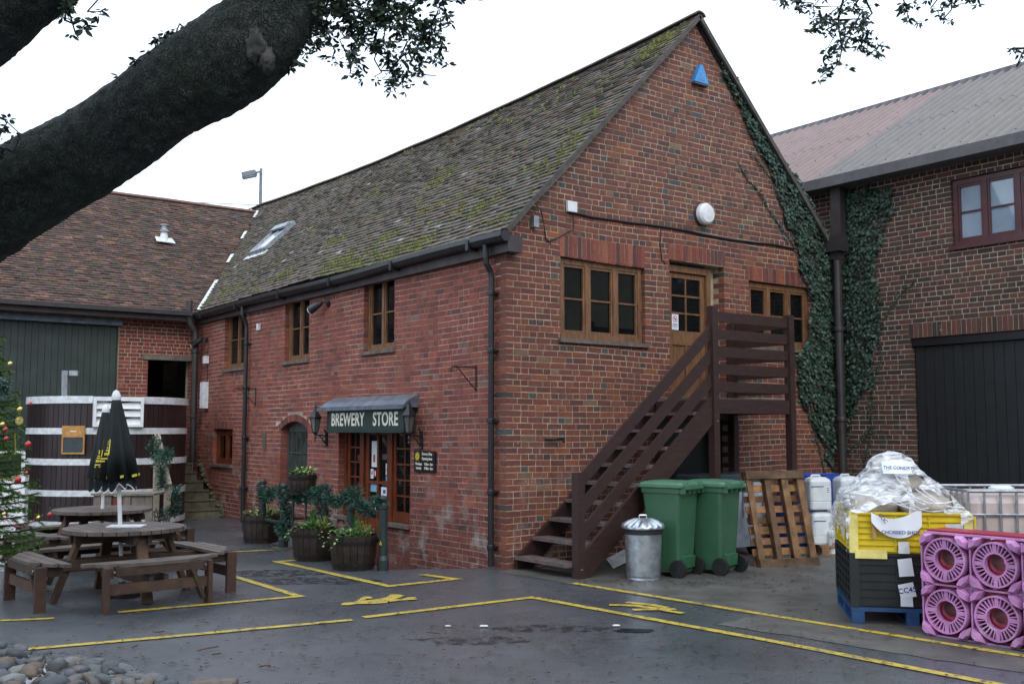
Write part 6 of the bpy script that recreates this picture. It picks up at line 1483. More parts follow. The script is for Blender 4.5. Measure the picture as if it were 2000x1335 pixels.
def plants(c, r, label, seed, conifer=True, trail=True, sc_=1.0):
    rnd = random.Random(seed); t = thing('potted_plants', label, 'plants', c)
    b = MB()
    for k in range(int(170 * sc_)):
        a = rnd.uniform(0, 6.28); q = r * math.sqrt(rnd.random()); p = c + Vector((q * math.cos(a), q * math.sin(a), rnd.uniform(0, .09)))
        d = Vector((math.cos(a) + rnd.uniform(-.8, .8), math.sin(a) + rnd.uniform(-.8, .8), rnd.uniform(-.2, 1.1))); v = rnd.random()
        tint = (1, 1, 1) if v < .5 else ((3.6, 2.4, 3.4) if v < .72 else (.5, .6, .5)); leaf_blade(b, p, d, Vector((0, 0, 1)), rnd.uniform(.05, .085), rnd.uniform(.014, .024), tint)
    o = b.build('leaves', M['leafgreen'], t, fix=False); o['kind'] = 'stuff'
    if conifer:
        b = MB(); ox = rnd.uniform(-.06, .08)
        for k in range(150):
            z = rnd.random(); q = .055 * (1 - z) + .006; a = rnd.uniform(0, 6.28); p = c + Vector((ox + q * math.cos(a), -.02 + q * math.sin(a), .02 + z * .22)); leaf_blade(b, p, Vector((math.cos(a) * .5, math.sin(a) * .5, 1)), Vector((0, 0, 1)), .05, .006, (.35, .75, .5))
        o = b.build('conifer', M['leafgreen'], t, fix=False)
        b = MB()
        for k in range(26):
            a = rnd.uniform(0, 6.28); p = c + Vector((.12 + rnd.gauss(0, .05), rnd.gauss(0, .05), .0)); e = p + Vector((rnd.gauss(0, .05), rnd.gauss(0, .05), rnd.uniform(.12, .2))); b.tube([p, e], .003, 3, tint=(2.6, 1.5, 1.2))
            for m in range(8): leaf_blade(b, p + (e - p) * rnd.random(), Vector((rnd.gauss(0, 1), rnd.gauss(0, 1), 1)), Vector((0, 0, 1)), .018, .004, (2.4, 1.9, 1.1))
        b.build('heather', M['leafgreen'], t, fix=False)
    if trail:
        b = MB()
        for k in range(5):
            a = rnd.uniform(0, 6.28); p = c + Vector((r * math.cos(a), r * math.sin(a), .04)); pr = p.copy()
            for m in range(9):
                pr = pr + Vector((math.cos(a) * .014, math.sin(a) * .014, -.018 + .01 * (m < 3))); v = rnd.random(); leaf_blade(b, pr, Vector((rnd.gauss(0, 1), rnd.gauss(0, 1), -.3)), Vector((0, 0, 1)), .05, .016, (1, 1, 1) if v < .5 else (3.2, 2.3, 3))
        o = b.build('trailing_ivy', M['leafgreen'], t, fix=False)
    return t
tb = tub(.285, .40); spots = [(onz(690, 1110), 'nearest half barrel planter, beside the railing end post', 'variegated plants and little conifer in the nearest half barrel'), (onz(613, 1092), 'second half barrel planter along the railing, just left of the nearest', 'variegated plants and conifer in the middle half barrel'), (onz(510, 1058), 'half barrel planter at the far end of the railing', 'variegated plants in the half barrel at the far railing end')]
for i, (p, l1, l2) in enumerate(spots):
    o = tb if i == 0 else dup(tb); k = (1.0, .97, .92)[i]; place(o, p, .3 * i, l1); o.scale = (1, 1, 1)
    plants(p + Vector((0, 0, .36)), .25, l2, 20 + i)
t3 = tub(.22, .30, cap_='small dark tub behind the middle half barrel, inside the railing'); place(t3, Vector((-.80, 2.75, -.30)), 0); plants(Vector((-.80, 2.75, .0)), .19, 'yellow green leaves of the small tub inside the railing', 31, False, False)
t4 = tub(.19, .24, 'railing_tub', 'small oak tub perched on the railing before the arched window', 'tub on the railing'); place(t4, Vector((-1.18, 3.06, .80)), 0); plants(Vector((-1.18, 3.06, 1.02)), .17, 'yellow green trailing leaves in the tub perched on the railing', 32, False, False, .8)
b = MB(); b.box((-1.34, 2.88, .775), (-1.02, 3.24, .80)); tag(b.build('tub_shelf', M['iron']), 'small dark shelf on the railing carrying the oak tub', 'shelf')
# ============================================================ GARLANDS
def garland(pts, label, r=.085, dens=900, seed=1, grp='green tinsel pine garlands', tips=.12, m='garland'):
    rnd = random.Random(seed); t = thing('garland', label, 'garland', pts[0], group=grp); P = [Vector(p) for p in pts]
    seg = [(P[i + 1] - P[i]).length for i in range(len(P) - 1)]; T = sum(seg); b = MB()
    for k in range(int(dens * T)):
        u = rnd.random() * T; i = 0
        while i < len(seg) - 1 and u > seg[i]: u -= seg[i]; i += 1
        ax = (P[i + 1] - P[i]).normalized(); c0 = P[i] + ax * u; v = Vector((rnd.gauss(0, 1), rnd.gauss(0, 1), rnd.gauss(0, 1))); v = (v - ax * v.dot(ax) * .7).normalized()
        lump = .75 + .6 * noise.noise(c0 * 7 + Vector((seed, 0, 0))); q = rnd.random() ** .6; s = c0 + v * r * lump * q; d = (v + ax * rnd.uniform(-.7, .7) + Vector((0, 0, .2)))
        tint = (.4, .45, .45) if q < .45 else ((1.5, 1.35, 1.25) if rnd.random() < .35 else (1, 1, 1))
        if rnd.random() < tips * .3: tint = (6, 2.4, 3.0)
        leaf_blade(b, s, d, Vector((rnd.gauss(0, 1), rnd.gauss(0, 1), rnd.gauss(0, 1))), rnd.uniform(.045, .08), .0075 if tint[0] < 3 else .006, tint, 0)
    o = b.build('needles', M[m], t, fix=False); b = MB(); b.tube(P, .008, 5); b.build('wire', M['iron'], t); return t
def gp(px, py, x=-1.20): return onx(px, py, x)
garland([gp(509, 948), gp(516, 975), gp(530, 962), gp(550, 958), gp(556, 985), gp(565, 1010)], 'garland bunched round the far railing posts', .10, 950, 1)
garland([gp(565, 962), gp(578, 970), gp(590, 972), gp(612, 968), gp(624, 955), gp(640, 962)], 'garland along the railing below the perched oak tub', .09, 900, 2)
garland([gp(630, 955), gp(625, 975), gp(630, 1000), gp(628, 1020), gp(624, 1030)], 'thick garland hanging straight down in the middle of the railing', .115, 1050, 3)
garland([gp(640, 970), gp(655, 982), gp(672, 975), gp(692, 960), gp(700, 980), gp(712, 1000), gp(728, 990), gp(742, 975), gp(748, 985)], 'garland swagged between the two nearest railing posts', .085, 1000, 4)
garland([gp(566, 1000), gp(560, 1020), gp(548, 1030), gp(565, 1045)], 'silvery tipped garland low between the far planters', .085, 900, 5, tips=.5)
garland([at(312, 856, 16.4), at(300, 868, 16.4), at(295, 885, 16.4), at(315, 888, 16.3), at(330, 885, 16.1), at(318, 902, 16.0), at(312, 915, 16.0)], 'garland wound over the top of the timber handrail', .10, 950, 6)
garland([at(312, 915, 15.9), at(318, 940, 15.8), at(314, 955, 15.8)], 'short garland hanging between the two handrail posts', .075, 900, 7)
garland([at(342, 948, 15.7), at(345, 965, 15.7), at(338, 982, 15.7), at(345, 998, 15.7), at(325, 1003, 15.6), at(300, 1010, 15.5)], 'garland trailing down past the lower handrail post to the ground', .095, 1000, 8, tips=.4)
b = MB()
for k in range(7): v = Vector((random.gauss(0, .02), random.gauss(0, .02), random.gauss(0, .015))); b2 = blobm(k, .014, .014, .014, at(297, 998, 15.4) + v, .1, 1); n0 = len(b.v); b.v += b2.v; b.f += [tuple(n0 + i for i in f) for f in b2.f]; b.t += b2.t; b.m += b2.m
tag(b.build('red_berries', M['redball']), 'little bunch of red berries on the garland by the handrail', 'berries')
p = at(333, 1006, 15.4); b = MB(); b.lathe([(.15, 0), (.19, .22), (.20, .22)], 16, (p.x, p.y, 0)); tag(b.build('dark_pot', M['barrelwood']), 'small dark pot at the foot of the handrail', 'pot')
# ============================================================ CHRISTMAS TREE
TC = at(-62, 1060, 10.6); TC.z = 0; ct = thing('christmas_tree', 'decorated green Christmas tree at the left edge of the yard', 'tree', TC); HT = 3.0; rnd = random.Random(77)
b = MB(); b.tube([TC, TC + Vector((0, 0, HT))], [.055, .008], 8); b.build('trunk', M['bark'], ct)
b = MB(); nb = MB()
for k in range(150):
    z = .30 + (HT - .45) * (k / 150); L = .80 * (1 - (z / HT)) ** .8 + .08; a = k * 2.399 + rnd.uniform(-.2, .2); L *= rnd.uniform(.8, 1.12); d = Vector((math.cos(a), math.sin(a), 0)); pts = []
    for i in range(7): f_ = i / 6; pts.append(TC + Vector((0, 0, z)) + d * L * f_ + Vector((0, 0, -.10 * L * f_ * 1.2 + .16 * L * f_ ** 2.4)))
    b.tube(pts, [.012 * (1 - i / 7) + .002 for i in range(7)], 4)
    tw = []
    for i in range(1, 7):
        for s_ in (-1, 1):
            base = pts[i] - (pts[i] - pts[i - 1]) * rnd.random(); ln = (L * .38) * (1 - i / 8.5) + .03; dir_ = (d * 1.0 + d.cross(Vector((0, 0, 1))) * s_ * 1.0 + Vector((0, 0, rnd.uniform(-.75, .35)))).normalized(); tw.append((base, base + dir_ * ln + Vector((0, 0, -.02))))
    for i in range(6): tw.append((pts[i], pts[i + 1]))
    for (p0, p1) in tw:
        ax = (p1 - p0); ln = ax.length; axn = ax.normalized()
        for m in range(int(ln * 330) + 3):
            s = p0 + ax * rnd.random(); v = Vector((rnd.gauss(0, 1), rnd.gauss(0, 1), rnd.gauss(0, .7) + .25)); v = (v - axn * v.dot(axn)).normalized(); q = rnd.random(); tint = (1.1, 1.1, 1) if q < .5 else ((2.4, 2.0, 1.3) if q < .8 else (.5, .55, .6))
            dd_ = v + axn * .8; dd_.normalize(); sd_ = dd_.cross(axn).normalized() * .0036; nb.add([s - sd_, s + sd_, s + dd_ * .036], [(0, 1, 2)], tint)
b.build('branches', M['bark'], ct, fix=False); o = nb.build('needles', M['spruce'], ct, fix=False); o['kind'] = 'stuff'
def bauble(px, py, r, m, label, dist=10.0, nm='bauble'):
    p = at(px, py, dist); t = thing(nm, label, 'bauble', p, group=None)
    b = MB(); prof = [(r * math.sin(math.pi * i / 12) + .0003, -r * math.cos(math.pi * i / 12)) for i in range(13)]; b.lathe(prof, 18, p); b.build('ball', M[m], t, smooth=True)
    b = MB(); b.lathe([(r * .2, r * .96), (r * .2, r * 1.18)], 8, p); b.tube([p + Vector((0, 0, r * 1.15)), p + Vector((0, 0, r * 1.15 + .05))], .0015, 3); b.build('cap', M['gold'], t)
bauble(55, 867, .030, 'redball', 'large red bauble hanging alone in front of the vat side'); bauble(35, 936, .032, 'redball', 'large red bauble low on the tree above the white panel'); bauble(60, 788, .018, 'redball', 'tiny red bauble near the upper left rim of the vat')
bauble(97, 1004, .022, 'redball', 'red bauble at the tip of the lowest branch beside the far table'); bauble(11, 838, .022, 'redball', 'dark red bauble inside the tree, upper of two'); bauble(12, 856, .02, 'redball', 'dark red bauble inside the tree, lower of two'); bauble(52, 923, .018, 'redball', 'small red bauble just above the large low one')
bauble(39, 799, .026, 'gold', 'gold bauble at the end of an upper branch'); bauble(20, 710, .022, 'gold', 'gold bauble highest on the tree'); bauble(5, 828, .022, 'gold', 'gold bauble half hidden at the left picture edge'); bauble(75, 1010, .02, 'gold', 'gold bauble low beside the pink bead string'); bauble(8, 1003, .02, 'gold', 'gold bauble low at the left picture edge')
sf = at(38, 821, 10.0); b = MB()
for k in range(8): a = math.pi * k / 8; v = (RT * math.cos(a) + Vector((0, 0, 1)) * math.sin(a)) * .042; b.bar(sf - v, sf + v, .007, .003, FW)
b.tube([sf, sf + Vector((0, 0, .06))], .0012, 3); tag(b.build('snowflake_ornament', M['gold']), 'pale gold snowflake ornament below the upper gold bauble', 'ornament')
def beads(pp, m, label, r=.006, dist=9.9):
    b = MB(); P = [at(x, y, dist) for x, y in pp]
    for i in range(len(P) - 1):
        k = max(1, int((P[i + 1] - P[i]).length / (r * 2.1)))
        for j in range(k): c_ = P[i] + (P[i + 1] - P[i]) * j / k; b.lathe([(.0005, -r), (r * .86, -r * .5), (r * .86, r * .5), (.0005, r)], 5, c_)
    o = b.build('bead_string', m); tag(o, label, 'bead string')
pinkb = mat('pink_beads', (.55, .02, .10), .3)
beads([(8, 1010), (20, 1022), (35, 1028), (50, 1027), (62, 1018), (70, 1010)], pinkb, 'pink bead string drooping from the lowest branches'); beads([(0, 935), (12, 937), (28, 933), (42, 925)], M['gold'], 'gold bead string across the lower tree'); beads([(29, 848), (30, 870), (31, 888)], M['gold'], 'short gold bead string hanging straight down')
for px, pts in ((8, [(2, 770), (10, 755), (14, 745)]), (3, [(-6, 770), (-2, 740)])):
    garland([at(x, y, 10.05) for x, y in pts], 'pale frosted tinsel looped on the upper left of the tree' if px == 8 else 'pale frosted tinsel at the very edge of the tree', .03, 2200, px, 'silver tinsel', 9)
# white board and oddments behind the tree
p0 = at(-60, 1010, 15.2); p1 = at(50, 1010, 15.2)
b = MB(); dz = at(50, 928, 15.2).z; b.bar((p0.x, p0.y, dz / 2), (p1.x, p1.y, dz / 2), .12, dz); tag(b.build('white_board', M['white']), 'pale white panel standing between the tree and the vat', 'panel')
b = MB(); q0, q1 = at(-20, 884, 16.5), at(46, 883, 16.5); b.bar(q0, q1, .1, .05); b.bar((q1.x, q1.y, 0), (q1.x, q1.y, q1.z), .05, .05); b.bar((q0.x, q0.y, 0), (q0.x, q0.y, q0.z), .05, .05); tag(b.build('white_rail', M['white']), 'short white rail showing left of the vat behind the tree', 'rail')
b = MB(); q0 = onz(-40, 1112); q1 = onz(37, 1110); b.bar(q0 + Vector((0, 0, .04)), q1 + Vector((0, 0, .04)), .35, .08); b.build('slab', M['white']) if False else tag(b.build('white_slab', M['whitedirty']), 'low white slab on the ground below the tree', 'slab')
b = MB(); q = onz(52, 1078); b.obox(q + Vector((0, 0, .17)), (.16, .5, .34), (0, 0, .1)); tag(b.build('dark_box', M['blackboard']), 'dark box on the ground left of the far picnic table', 'box')
b = MB(); rnd = random.Random(3); cpt = onz(2, 1075) + Vector((0, 0, .12))
for k in range(90): leaf_blade(b, cpt + Vector((rnd.gauss(0, .10), rnd.gauss(0, .10), rnd.gauss(0, .03))), Vector((rnd.gauss(0, 1), rnd.gauss(0, 1), .4)), Vector((0, 0, 1)), .05, .014, (1, 1, 1))
ps = mat('red_flower', (.42, .012, .015), .6); tag(b.build('red_flowers', ps), 'red poinsettia flowers on the ground at the left edge', 'flowers')
# ============================================================ IVY
LEAFP = [(0, 0), (.30, -.10), (.52, .18), (.30, .38), (.40, .72), (.14, .62), (0, 1.0), (-.14, .62), (-.40, .72), (-.30, .38), (-.52, .18), (-.30, -.10)]
def ivy_leaf(b, p, nrm, down, s, tint):
    side = nrm.cross(down).normalized(); V = [p + side * x * s + down * y * s - nrm * abs(x) * s * .35 for x, y in LEAFP]; c_ = p + down * .35 * s + nrm * .03 * s
    b.add(V + [c_], [(i, (i + 1) % 12, 12) for i in range(12)], tint)
def inpoly(x, y, P):
    r = False
    for i in range(len(P)):
        (x0, y0), (x1, y1) = P[i], P[i - 1]
        if (y0 > y) != (y1 > y) and x < (x1 - x0) * (y - y0) / (y1 - y0) + x0: r = not r
    return r
def ivy(polys, strands, fn, inv, nrm, label, seed, dens=640, size=.062, depth=.13):
    rnd = random.Random(seed); t = thing('ivy', label, 'climbing plant', fn(*inv(polys[0][0])), group=None); b = MB(); sm = MB()
    for P in polys:
        Q = [inv(p) for p in P]; x0, x1 = min(q[0] for q in Q), max(q[0] for q in Q); y0, y1 = min(q[1] for q in Q), max(q[1] for q in Q)
        for _ in range(int((x1 - x0) * (y1 - y0) * dens)):
            u, z = rnd.uniform(x0, x1), rnd.uniform(y0, y1); j = Vector((u * 2.2, z * 2.2, seed)); uu = u + .10 * noise.noise(j * 1.5); zz_ = z + .1 * noise.noise(j * 1.5 + Vector((9, 9, 9)))
            if not inpoly(uu, zz_, Q): continue
            g_ = noise.noise(Vector((u * 3.4, z * 3.4, seed + 5)))
            if g_ < -.45 and rnd.random() < .6: continue
            d_ = .012 + depth * (.55 + .45 * g_) * rnd.random(); n = (nrm + Vector((rnd.gauss(0, .45), rnd.gauss(0, .45), rnd.gauss(0, .3) + .25))).normalized(); dn_ = Vector((rnd.gauss(0, .35), rnd.gauss(0, .35), -1)); dn_ = (dn_ - n * dn_.dot(n)).normalized()
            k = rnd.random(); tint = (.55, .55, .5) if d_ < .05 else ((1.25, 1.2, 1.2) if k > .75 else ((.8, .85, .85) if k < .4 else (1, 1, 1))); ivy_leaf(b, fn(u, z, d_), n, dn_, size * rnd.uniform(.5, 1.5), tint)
    for S in strands:
        Q = [inv(p) for p in S]; pts = []
        for i in range(len(Q) - 1):
            n_ = max(2, int(math.hypot(Q[i + 1][0] - Q[i][0], Q[i + 1][1] - Q[i][1]) / .035))
            for j in range(n_):
                f_ = j / n_; u = Q[i][0] + (Q[i + 1][0] - Q[i][0]) * f_; z = Q[i][1] + (Q[i + 1][1] - Q[i][1]) * f_; u += .03 * noise.noise(Vector((u * 6, z * 6, 1))); z += .02 * noise.noise(Vector((u * 6, z * 6, 4))); pts.append(fn(u, z, .012))
                for _ in range(rnd.choice((1, 1, 2, 3))):
                    n = (nrm + Vector((rnd.gauss(0, .4), rnd.gauss(0, .4), rnd.gauss(0, .3) + .2))).normalized(); dn_ = Vector((rnd.gauss(0, .5), rnd.gauss(0, .5), -1)); dn_ = (dn_ - n * dn_.dot(n)).normalized(); k = rnd.uniform(.7, 1.3); ivy_leaf(b, fn(u + rnd.gauss(0, .03), z + rnd.gauss(0, .03), rnd.uniform(.012, .05)), n, dn_, size * rnd.uniform(.4, .9), (k, k, k))
        if len(pts) > 1: s2_ = MB(); s2_.tube(pts, .007, 5); s2_.build('stem', M['ivystem'], t, fix=False)
    o = b.build('leaves', M['ivy'], t, fix=False); o['kind'] = 'stuff'
    return t
ig = lambda p: (ony(p[0], p[1], 0).x, ony(p[0], p[1], 0).z)
ir = lambda p: (onx(p[0], p[1], 6.6).y, onx(p[0], p[1], 6.6).z)
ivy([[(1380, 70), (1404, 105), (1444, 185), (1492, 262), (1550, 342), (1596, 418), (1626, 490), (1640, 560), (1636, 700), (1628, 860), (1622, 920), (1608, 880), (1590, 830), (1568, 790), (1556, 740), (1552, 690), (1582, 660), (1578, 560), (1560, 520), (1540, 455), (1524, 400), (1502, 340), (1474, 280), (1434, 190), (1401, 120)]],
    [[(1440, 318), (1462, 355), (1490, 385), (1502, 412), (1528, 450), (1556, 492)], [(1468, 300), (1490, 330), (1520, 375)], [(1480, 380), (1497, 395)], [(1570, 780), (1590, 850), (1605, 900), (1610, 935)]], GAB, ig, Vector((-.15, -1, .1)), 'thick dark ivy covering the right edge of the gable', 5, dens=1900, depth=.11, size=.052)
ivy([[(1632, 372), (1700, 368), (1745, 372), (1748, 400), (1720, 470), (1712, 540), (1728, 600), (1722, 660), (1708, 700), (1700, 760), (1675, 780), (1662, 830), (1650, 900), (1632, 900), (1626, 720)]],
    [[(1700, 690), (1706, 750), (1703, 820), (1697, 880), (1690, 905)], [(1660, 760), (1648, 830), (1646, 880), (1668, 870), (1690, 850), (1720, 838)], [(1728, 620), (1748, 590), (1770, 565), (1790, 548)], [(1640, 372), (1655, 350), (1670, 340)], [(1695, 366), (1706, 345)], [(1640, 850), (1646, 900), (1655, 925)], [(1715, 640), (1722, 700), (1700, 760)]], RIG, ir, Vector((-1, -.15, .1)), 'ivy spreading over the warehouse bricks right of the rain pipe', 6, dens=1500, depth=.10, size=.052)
for (u, z) in ((6.9, 4.5), (6.5, 4.7)): pass
# ============================================================ EVERGREEN OAK
ok = thing('evergreen_oak', 'huge evergreen oak with a thick leaning limb across the yard', 'tree', at(-760, 1100, 7.0).to_3d()); ok.location.z = 0
def limb(pts, nm, n=110, sub=30, seed=0, amp=.055):
    P = [Vector(p[0]) for p in pts]; Rr = [p[1] for p in pts]; Q = []; rr = []
    def cr(a, b_, c_, d_, t): return .5 * ((2 * b_) + (c_ - a) * t + (2 * a - 5 * b_ + 4 * c_ - d_) * t * t + (3 * b_ - a - 3 * c_ + d_) * t ** 3)
    for i in range(len(P) - 1):
        a, b_, c_, d_ = P[max(i - 1, 0)], P[i], P[i + 1], P[min(i + 2, len(P) - 1)]
        for j in range(sub): t = j / sub; Q.append(cr(a, b_, c_, d_, t)); rr.append(cr(Rr[max(i - 1, 0)], Rr[i], Rr[i + 1], Rr[min(i + 2, len(P) - 1)], t))
    Q.append(P[-1]); rr.append(Rr[-1]); b = MB(); b.tube(Q, rr, n)
    for i, v in enumerate(b.v):
        c_ = Q[min(i // n, len(Q) - 1)]; d = (v - c_)
        if d.length > .01:
            k = 1 + amp * 1.6 * noise.noise(v * 1.6 + Vector((seed, 0, 0))) + amp * .8 * noise.noise(v * 6) + amp * .5 * noise.noise(v * 17) + amp * .35 * noise.noise(v * 34); b.v[i] = c_ + d * k
    return b.build(nm, M['bark'], ok, smooth=True)
px2r = lambda r, Z: r * Z / 2000
LP = [(-520, 700, 7.0, 150), (-260, 545, 6.6, 118), (-100, 455, 6.4, 100), (20, 382, 6.3, 92), (130, 322, 6.2, 86), (240, 255, 6.1, 82), (340, 180, 6.0, 84), (425, 130, 5.95, 92), (500, 75, 5.9, 88), (560, -10, 5.9, 72), (620, -130, 6.0, 62), (700, -330, 6.3, 52)]
limb([(at(x, y, Z), px2r(r, Z)) for x, y, Z, r in LP], 'limb', sub=26)
tb_ = at(-760, 1100, 7.0); tb_.z = 0; j0 = at(-520, 700, 7.0)
limb([((tb_.x, tb_.y, -.1), .95), ((tb_.x, tb_.y, .5), .72), (tb_.lerp(j0, .35) + Vector((0, 0, .45)), .62), (j0 + Vector((-.25, 0, .1)), .60), (j0 + Vector((-.2, .0, .8)), .50)], 'trunk', sub=12)
L2P = [(-520, 640, 6.9, 120), (-360, 420, 6.0, 105), (-200, 210, 5.5, 96), (-90, 80, 5.2, 92), (20, -15, 5.0, 90), (140, -110, 5.0, 80), (300, -260, 5.2, 60)]
limb([(at(x, y, Z), px2r(r, Z)) for x, y, Z, r in L2P], 'limb', seed=4)
# knot scar on the limb
kn = at(505, 98, 5.58); o = None
for q_, (px_, py_, r_) in enumerate(((500, 92, .06), (522, 118, .045), (498, 66, .035))):
    blobm(q_ + 300, r_ * .9, r_ * .8, r_ * 1.5, at(px_, py_, 5.9 - .245), .5, 3).build('bark_scar', M['scar'], ok, smooth=True)
b = MB(); V = []
ov = MB(); rnd = random.Random(8)
def star(b, p, n, L, rnd, droop=-.25):
    for k in range(n):
        a = rnd.uniform(0, 6.28); d = Vector((math.cos(a), math.sin(a), rnd.uniform(-.9, .55) + droop)).normalized(); s = L * rnd.uniform(.6, 1.15); tint = rnd.uniform(.7, 1.4)
        up = Vector((rnd.gauss(0, 1), rnd.gauss(0, 1), rnd.gauss(0, 1)))
        d = d.normalized(); sv = d.cross(up).normalized(); q = p + d * .008; w_ = s * .21
        b.add([q, q + d * s * .3 + sv * w_ * .9, q + d * s * .62 + sv * w_ * .85, q + d * s, q + d * s * .62 - sv * w_ * .85, q + d * s * .3 - sv * w_ * .9], [(0, 1, 2, 3), (0, 3, 4, 5)], (tint, tint, tint))
fo = MB(); tw = MB()
def spray(p0, p1, Z, n, L=.046, spread=14, seed=0, bend=0):
    rnd = random.Random(seed); a, c_ = at(p0[0], p0[1], Z), at(p1[0], p1[1], Z * rnd.uniform(.97, 1.04)); prev = a; K = 7; pts = [a]
    for i in range(1, K + 1):
        q = a.lerp(c_, i / K) + Vector((rnd.gauss(0, .025), rnd.gauss(0, .05), rnd.gauss(0, .02) - bend * math.sin(math.pi * i / K))); pts.append(q)
    tw.tube(pts, [.008 * (1 - i / (K + 1)) + .0018 for i in range(K + 1)], 4)
    for _ in range(n):
        i = rnd.randrange(K); base = pts[i].lerp(pts[i + 1], rnd.random()); e = base + Vector((rnd.gauss(0, 1), rnd.gauss(0, 1.3), rnd.gauss(0, .8) - .3)).normalized() * rnd.uniform(.02, spread * Z / 2000 * 1.6)
        tw.tube([base, e], [.0028, .0012], 3); star(fo, e, rnd.randint(4, 8), L, rnd); star(fo, base.lerp(e, .5), 2, L, rnd)
S = 0
for (p0, p1, n) in (((610, -60), (600, 95), 20), ((625, -60), (650, 125), 22), ((640, -50), (690, 140), 20), ((655, -60), (640, 60), 26), ((690, -50), (700, 80), 24), ((740, -60), (745, 60), 24), ((740, -40), (750, 95), 34), ((770, -60), (790, 80), 32), ((780, 60), (775, 170), 16), ((800, -60), (830, 75), 30), ((830, 60), (855, 125), 13), ((850, -60), (880, 40), 20), ((880, -60), (925, 12), 14), ((680, 90), (705, 145), 9), ((720, 60), (745, 135), 5), ((800, 90), (850, 140), 9), ((700, -60), (770, 30), 30), ((620, -30), (720, 60), 26), ((590, 20), (620, 90), 12), ((560, 120), (566, 138), 3), ((840, 30), (860, 60), 7), ((760, 100), (772, 178), 8)):
    S += 1; spray(p0, p1, 5.9 + .05 * (S % 5), int(n * 1.5), spread=17, seed=S)
for (p0, p1, n) in (((1545, -60), (1530, 10), 6), ((1590, -60), (1605, 60), 12), ((1640, -60), (1620, 150), 20), ((1680, -60), (1730, 110), 22), ((1640, 40), (1700, 110), 14), ((1740, -60), (1790, 50), 18), ((1800, -60), (1850, 30), 16), ((1850, -60), (1905, 5), 9), ((1600, 20), (1655, 95), 10), ((1700, -60), (1660, 60), 14), ((1560, -30), (1590, 25), 7), ((1620, 100), (1612, 158), 5), ((1830, -40), (1860, 40), 8)):
    S += 1; spray(p0, p1, 6.6 + .08 * (S % 4), int(n * 1.3), spread=15, seed=S)
for (p0, p1, Z, n) in (((110, -40), (160, 60), 5.0, 12), ((150, -30), (205, 12), 5.0, 6), ((100, 20), (160, 50), 5.0, 5), ((275, 140), (262, 100), 5.9, 10), ((330, 80), (352, 45), 5.9, 10), ((300, 110), (310, 72), 5.9, 8), ((290, 130), (240, 155), 5.9, 6), ((-40, 260), (30, 245), 5.6, 7), ((-30, 290), (35, 285), 5.6, 6), ((150, 260), (60, 275), 6.1, 3), ((1990, 95), (2010, 110), 6.6, 3)):
    S += 1; spray(p0, p1, Z, n, spread=11, seed=S, L=.045)
o = fo.build('leaves', M['oakleaf'], ok, fix=False); o['kind'] = 'stuff'; tq = tw.build('twigs', M['bark'], ok, fix=False); tq['kind'] = 'stuff'
# crown above the picture: boughs and leaf clumps
cr_ = MB(); rnd = random.Random(91); bt = MB()
for k in range(10):
    s0_ = at(rnd.choice([560, 620, 140, 300]), -120 - rnd.random() * 150, 5.8); e = s0_ + Vector((rnd.uniform(-3.5, 4.0), rnd.uniform(-3.5, 2.5), rnd.uniform(1.2, 3.0))); bt.tube([s0_, s0_.lerp(e, .5) + Vector((0, 0, .3)), e], [.14, .08, .02], 7)
    for m in range(150):
        f_ = rnd.random() ** .6; p = s0_.lerp(e, f_) + Vector((rnd.gauss(0, .7), rnd.gauss(0, .7), rnd.gauss(0, .45)))
        pr = p - CAM; fw = pr.dot(FW)
        if fw > .2:
            upv = -math.sin(PITCH) * fw + math.cos(PITCH) * pr.z; dep = math.cos(PITCH) * fw + math.sin(PITCH) * pr.z
            if upv / dep * 2000 < 735: continue
        star(cr_, p, 9, .09, rnd)
o = cr_.build('crown', M['oakleaf'], ok, fix=False); o['kind'] = 'stuff'; bq = bt.build('boughs', M['bark'], ok, fix=False); bq['kind'] = 'stuff'
# bare tree beyond the gable
bp = at(1500, 300, 34); bt_ = thing('bare_tree', 'faint bare winter tree showing beyond the ivy covered gable', 'tree', (bp.x, bp.y, 0)); b = MB(); rnd = random.Random(14); gt_ = mat('distant_bare_twigs', (.20, .19, .18), .9)
def grow(p, d, L, r, k):
    e = p + d * L; b.tube([p, e], [r, r * .7], 4 if k else 6)
    if k < 6:
        for _ in range(3 if k > 1 else 2): nd_ = (d + Vector((rnd.gauss(0, .33), rnd.gauss(0, .33), rnd.gauss(0, .15) + .1))).normalized(); grow(p + d * L * rnd.uniform(.6, 1), nd_, L * rnd.uniform(.6, .8), r * .70, k + 1)
top = at(1500, 175, 34).z; grow(Vector((bp.x, bp.y, 0)), Vector((0, 0, 1)), top * .40, .10, 0); b.build('branches', gt_, bt_, fix=False)
# ============================================================ PEBBLES, TIMBER EDGE, LITTER
pb = thing('pebble_bed', 'bed of rounded grey beach pebbles at the near left corner', 'pebble bed', onz(120, 1330)); rnd = random.Random(55); PP = [(-180, 1282), (20, 1290), (150, 1296), (205, 1312), (290, 1335), (420, 1400), (500, 1470), (-300, 1470)]
Q = [(onz(*p).x, onz(*p).y) for p in PP]; cols = [(.15, .165, .18), (.19, .20, .21), (.115, .13, .15), (.24, .23, .215), (.17, .155, .14), (.22, .155, .12), (.30, .30, .29), (.13, .145, .16)]
meshes = []
for i in range(16):
    m_ = blobm(i + 200, 1, rnd.uniform(.58, .8), rnd.uniform(.40, .6), (0, 0, 0), .38, 2, 1.3, tuple(q * .62 for q in vary(cols[i % 8], rnd))); o = m_.build('pebble', M['pebble'], smooth=True, keep=True); meshes.append(o.data); bpy.data.objects.remove(o)
x0, x1 = min(q[0] for q in Q), max(q[0] for q in Q); y0, y1 = min(q[1] for q in Q), max(q[1] for q in Q); placed = []; tries = 0
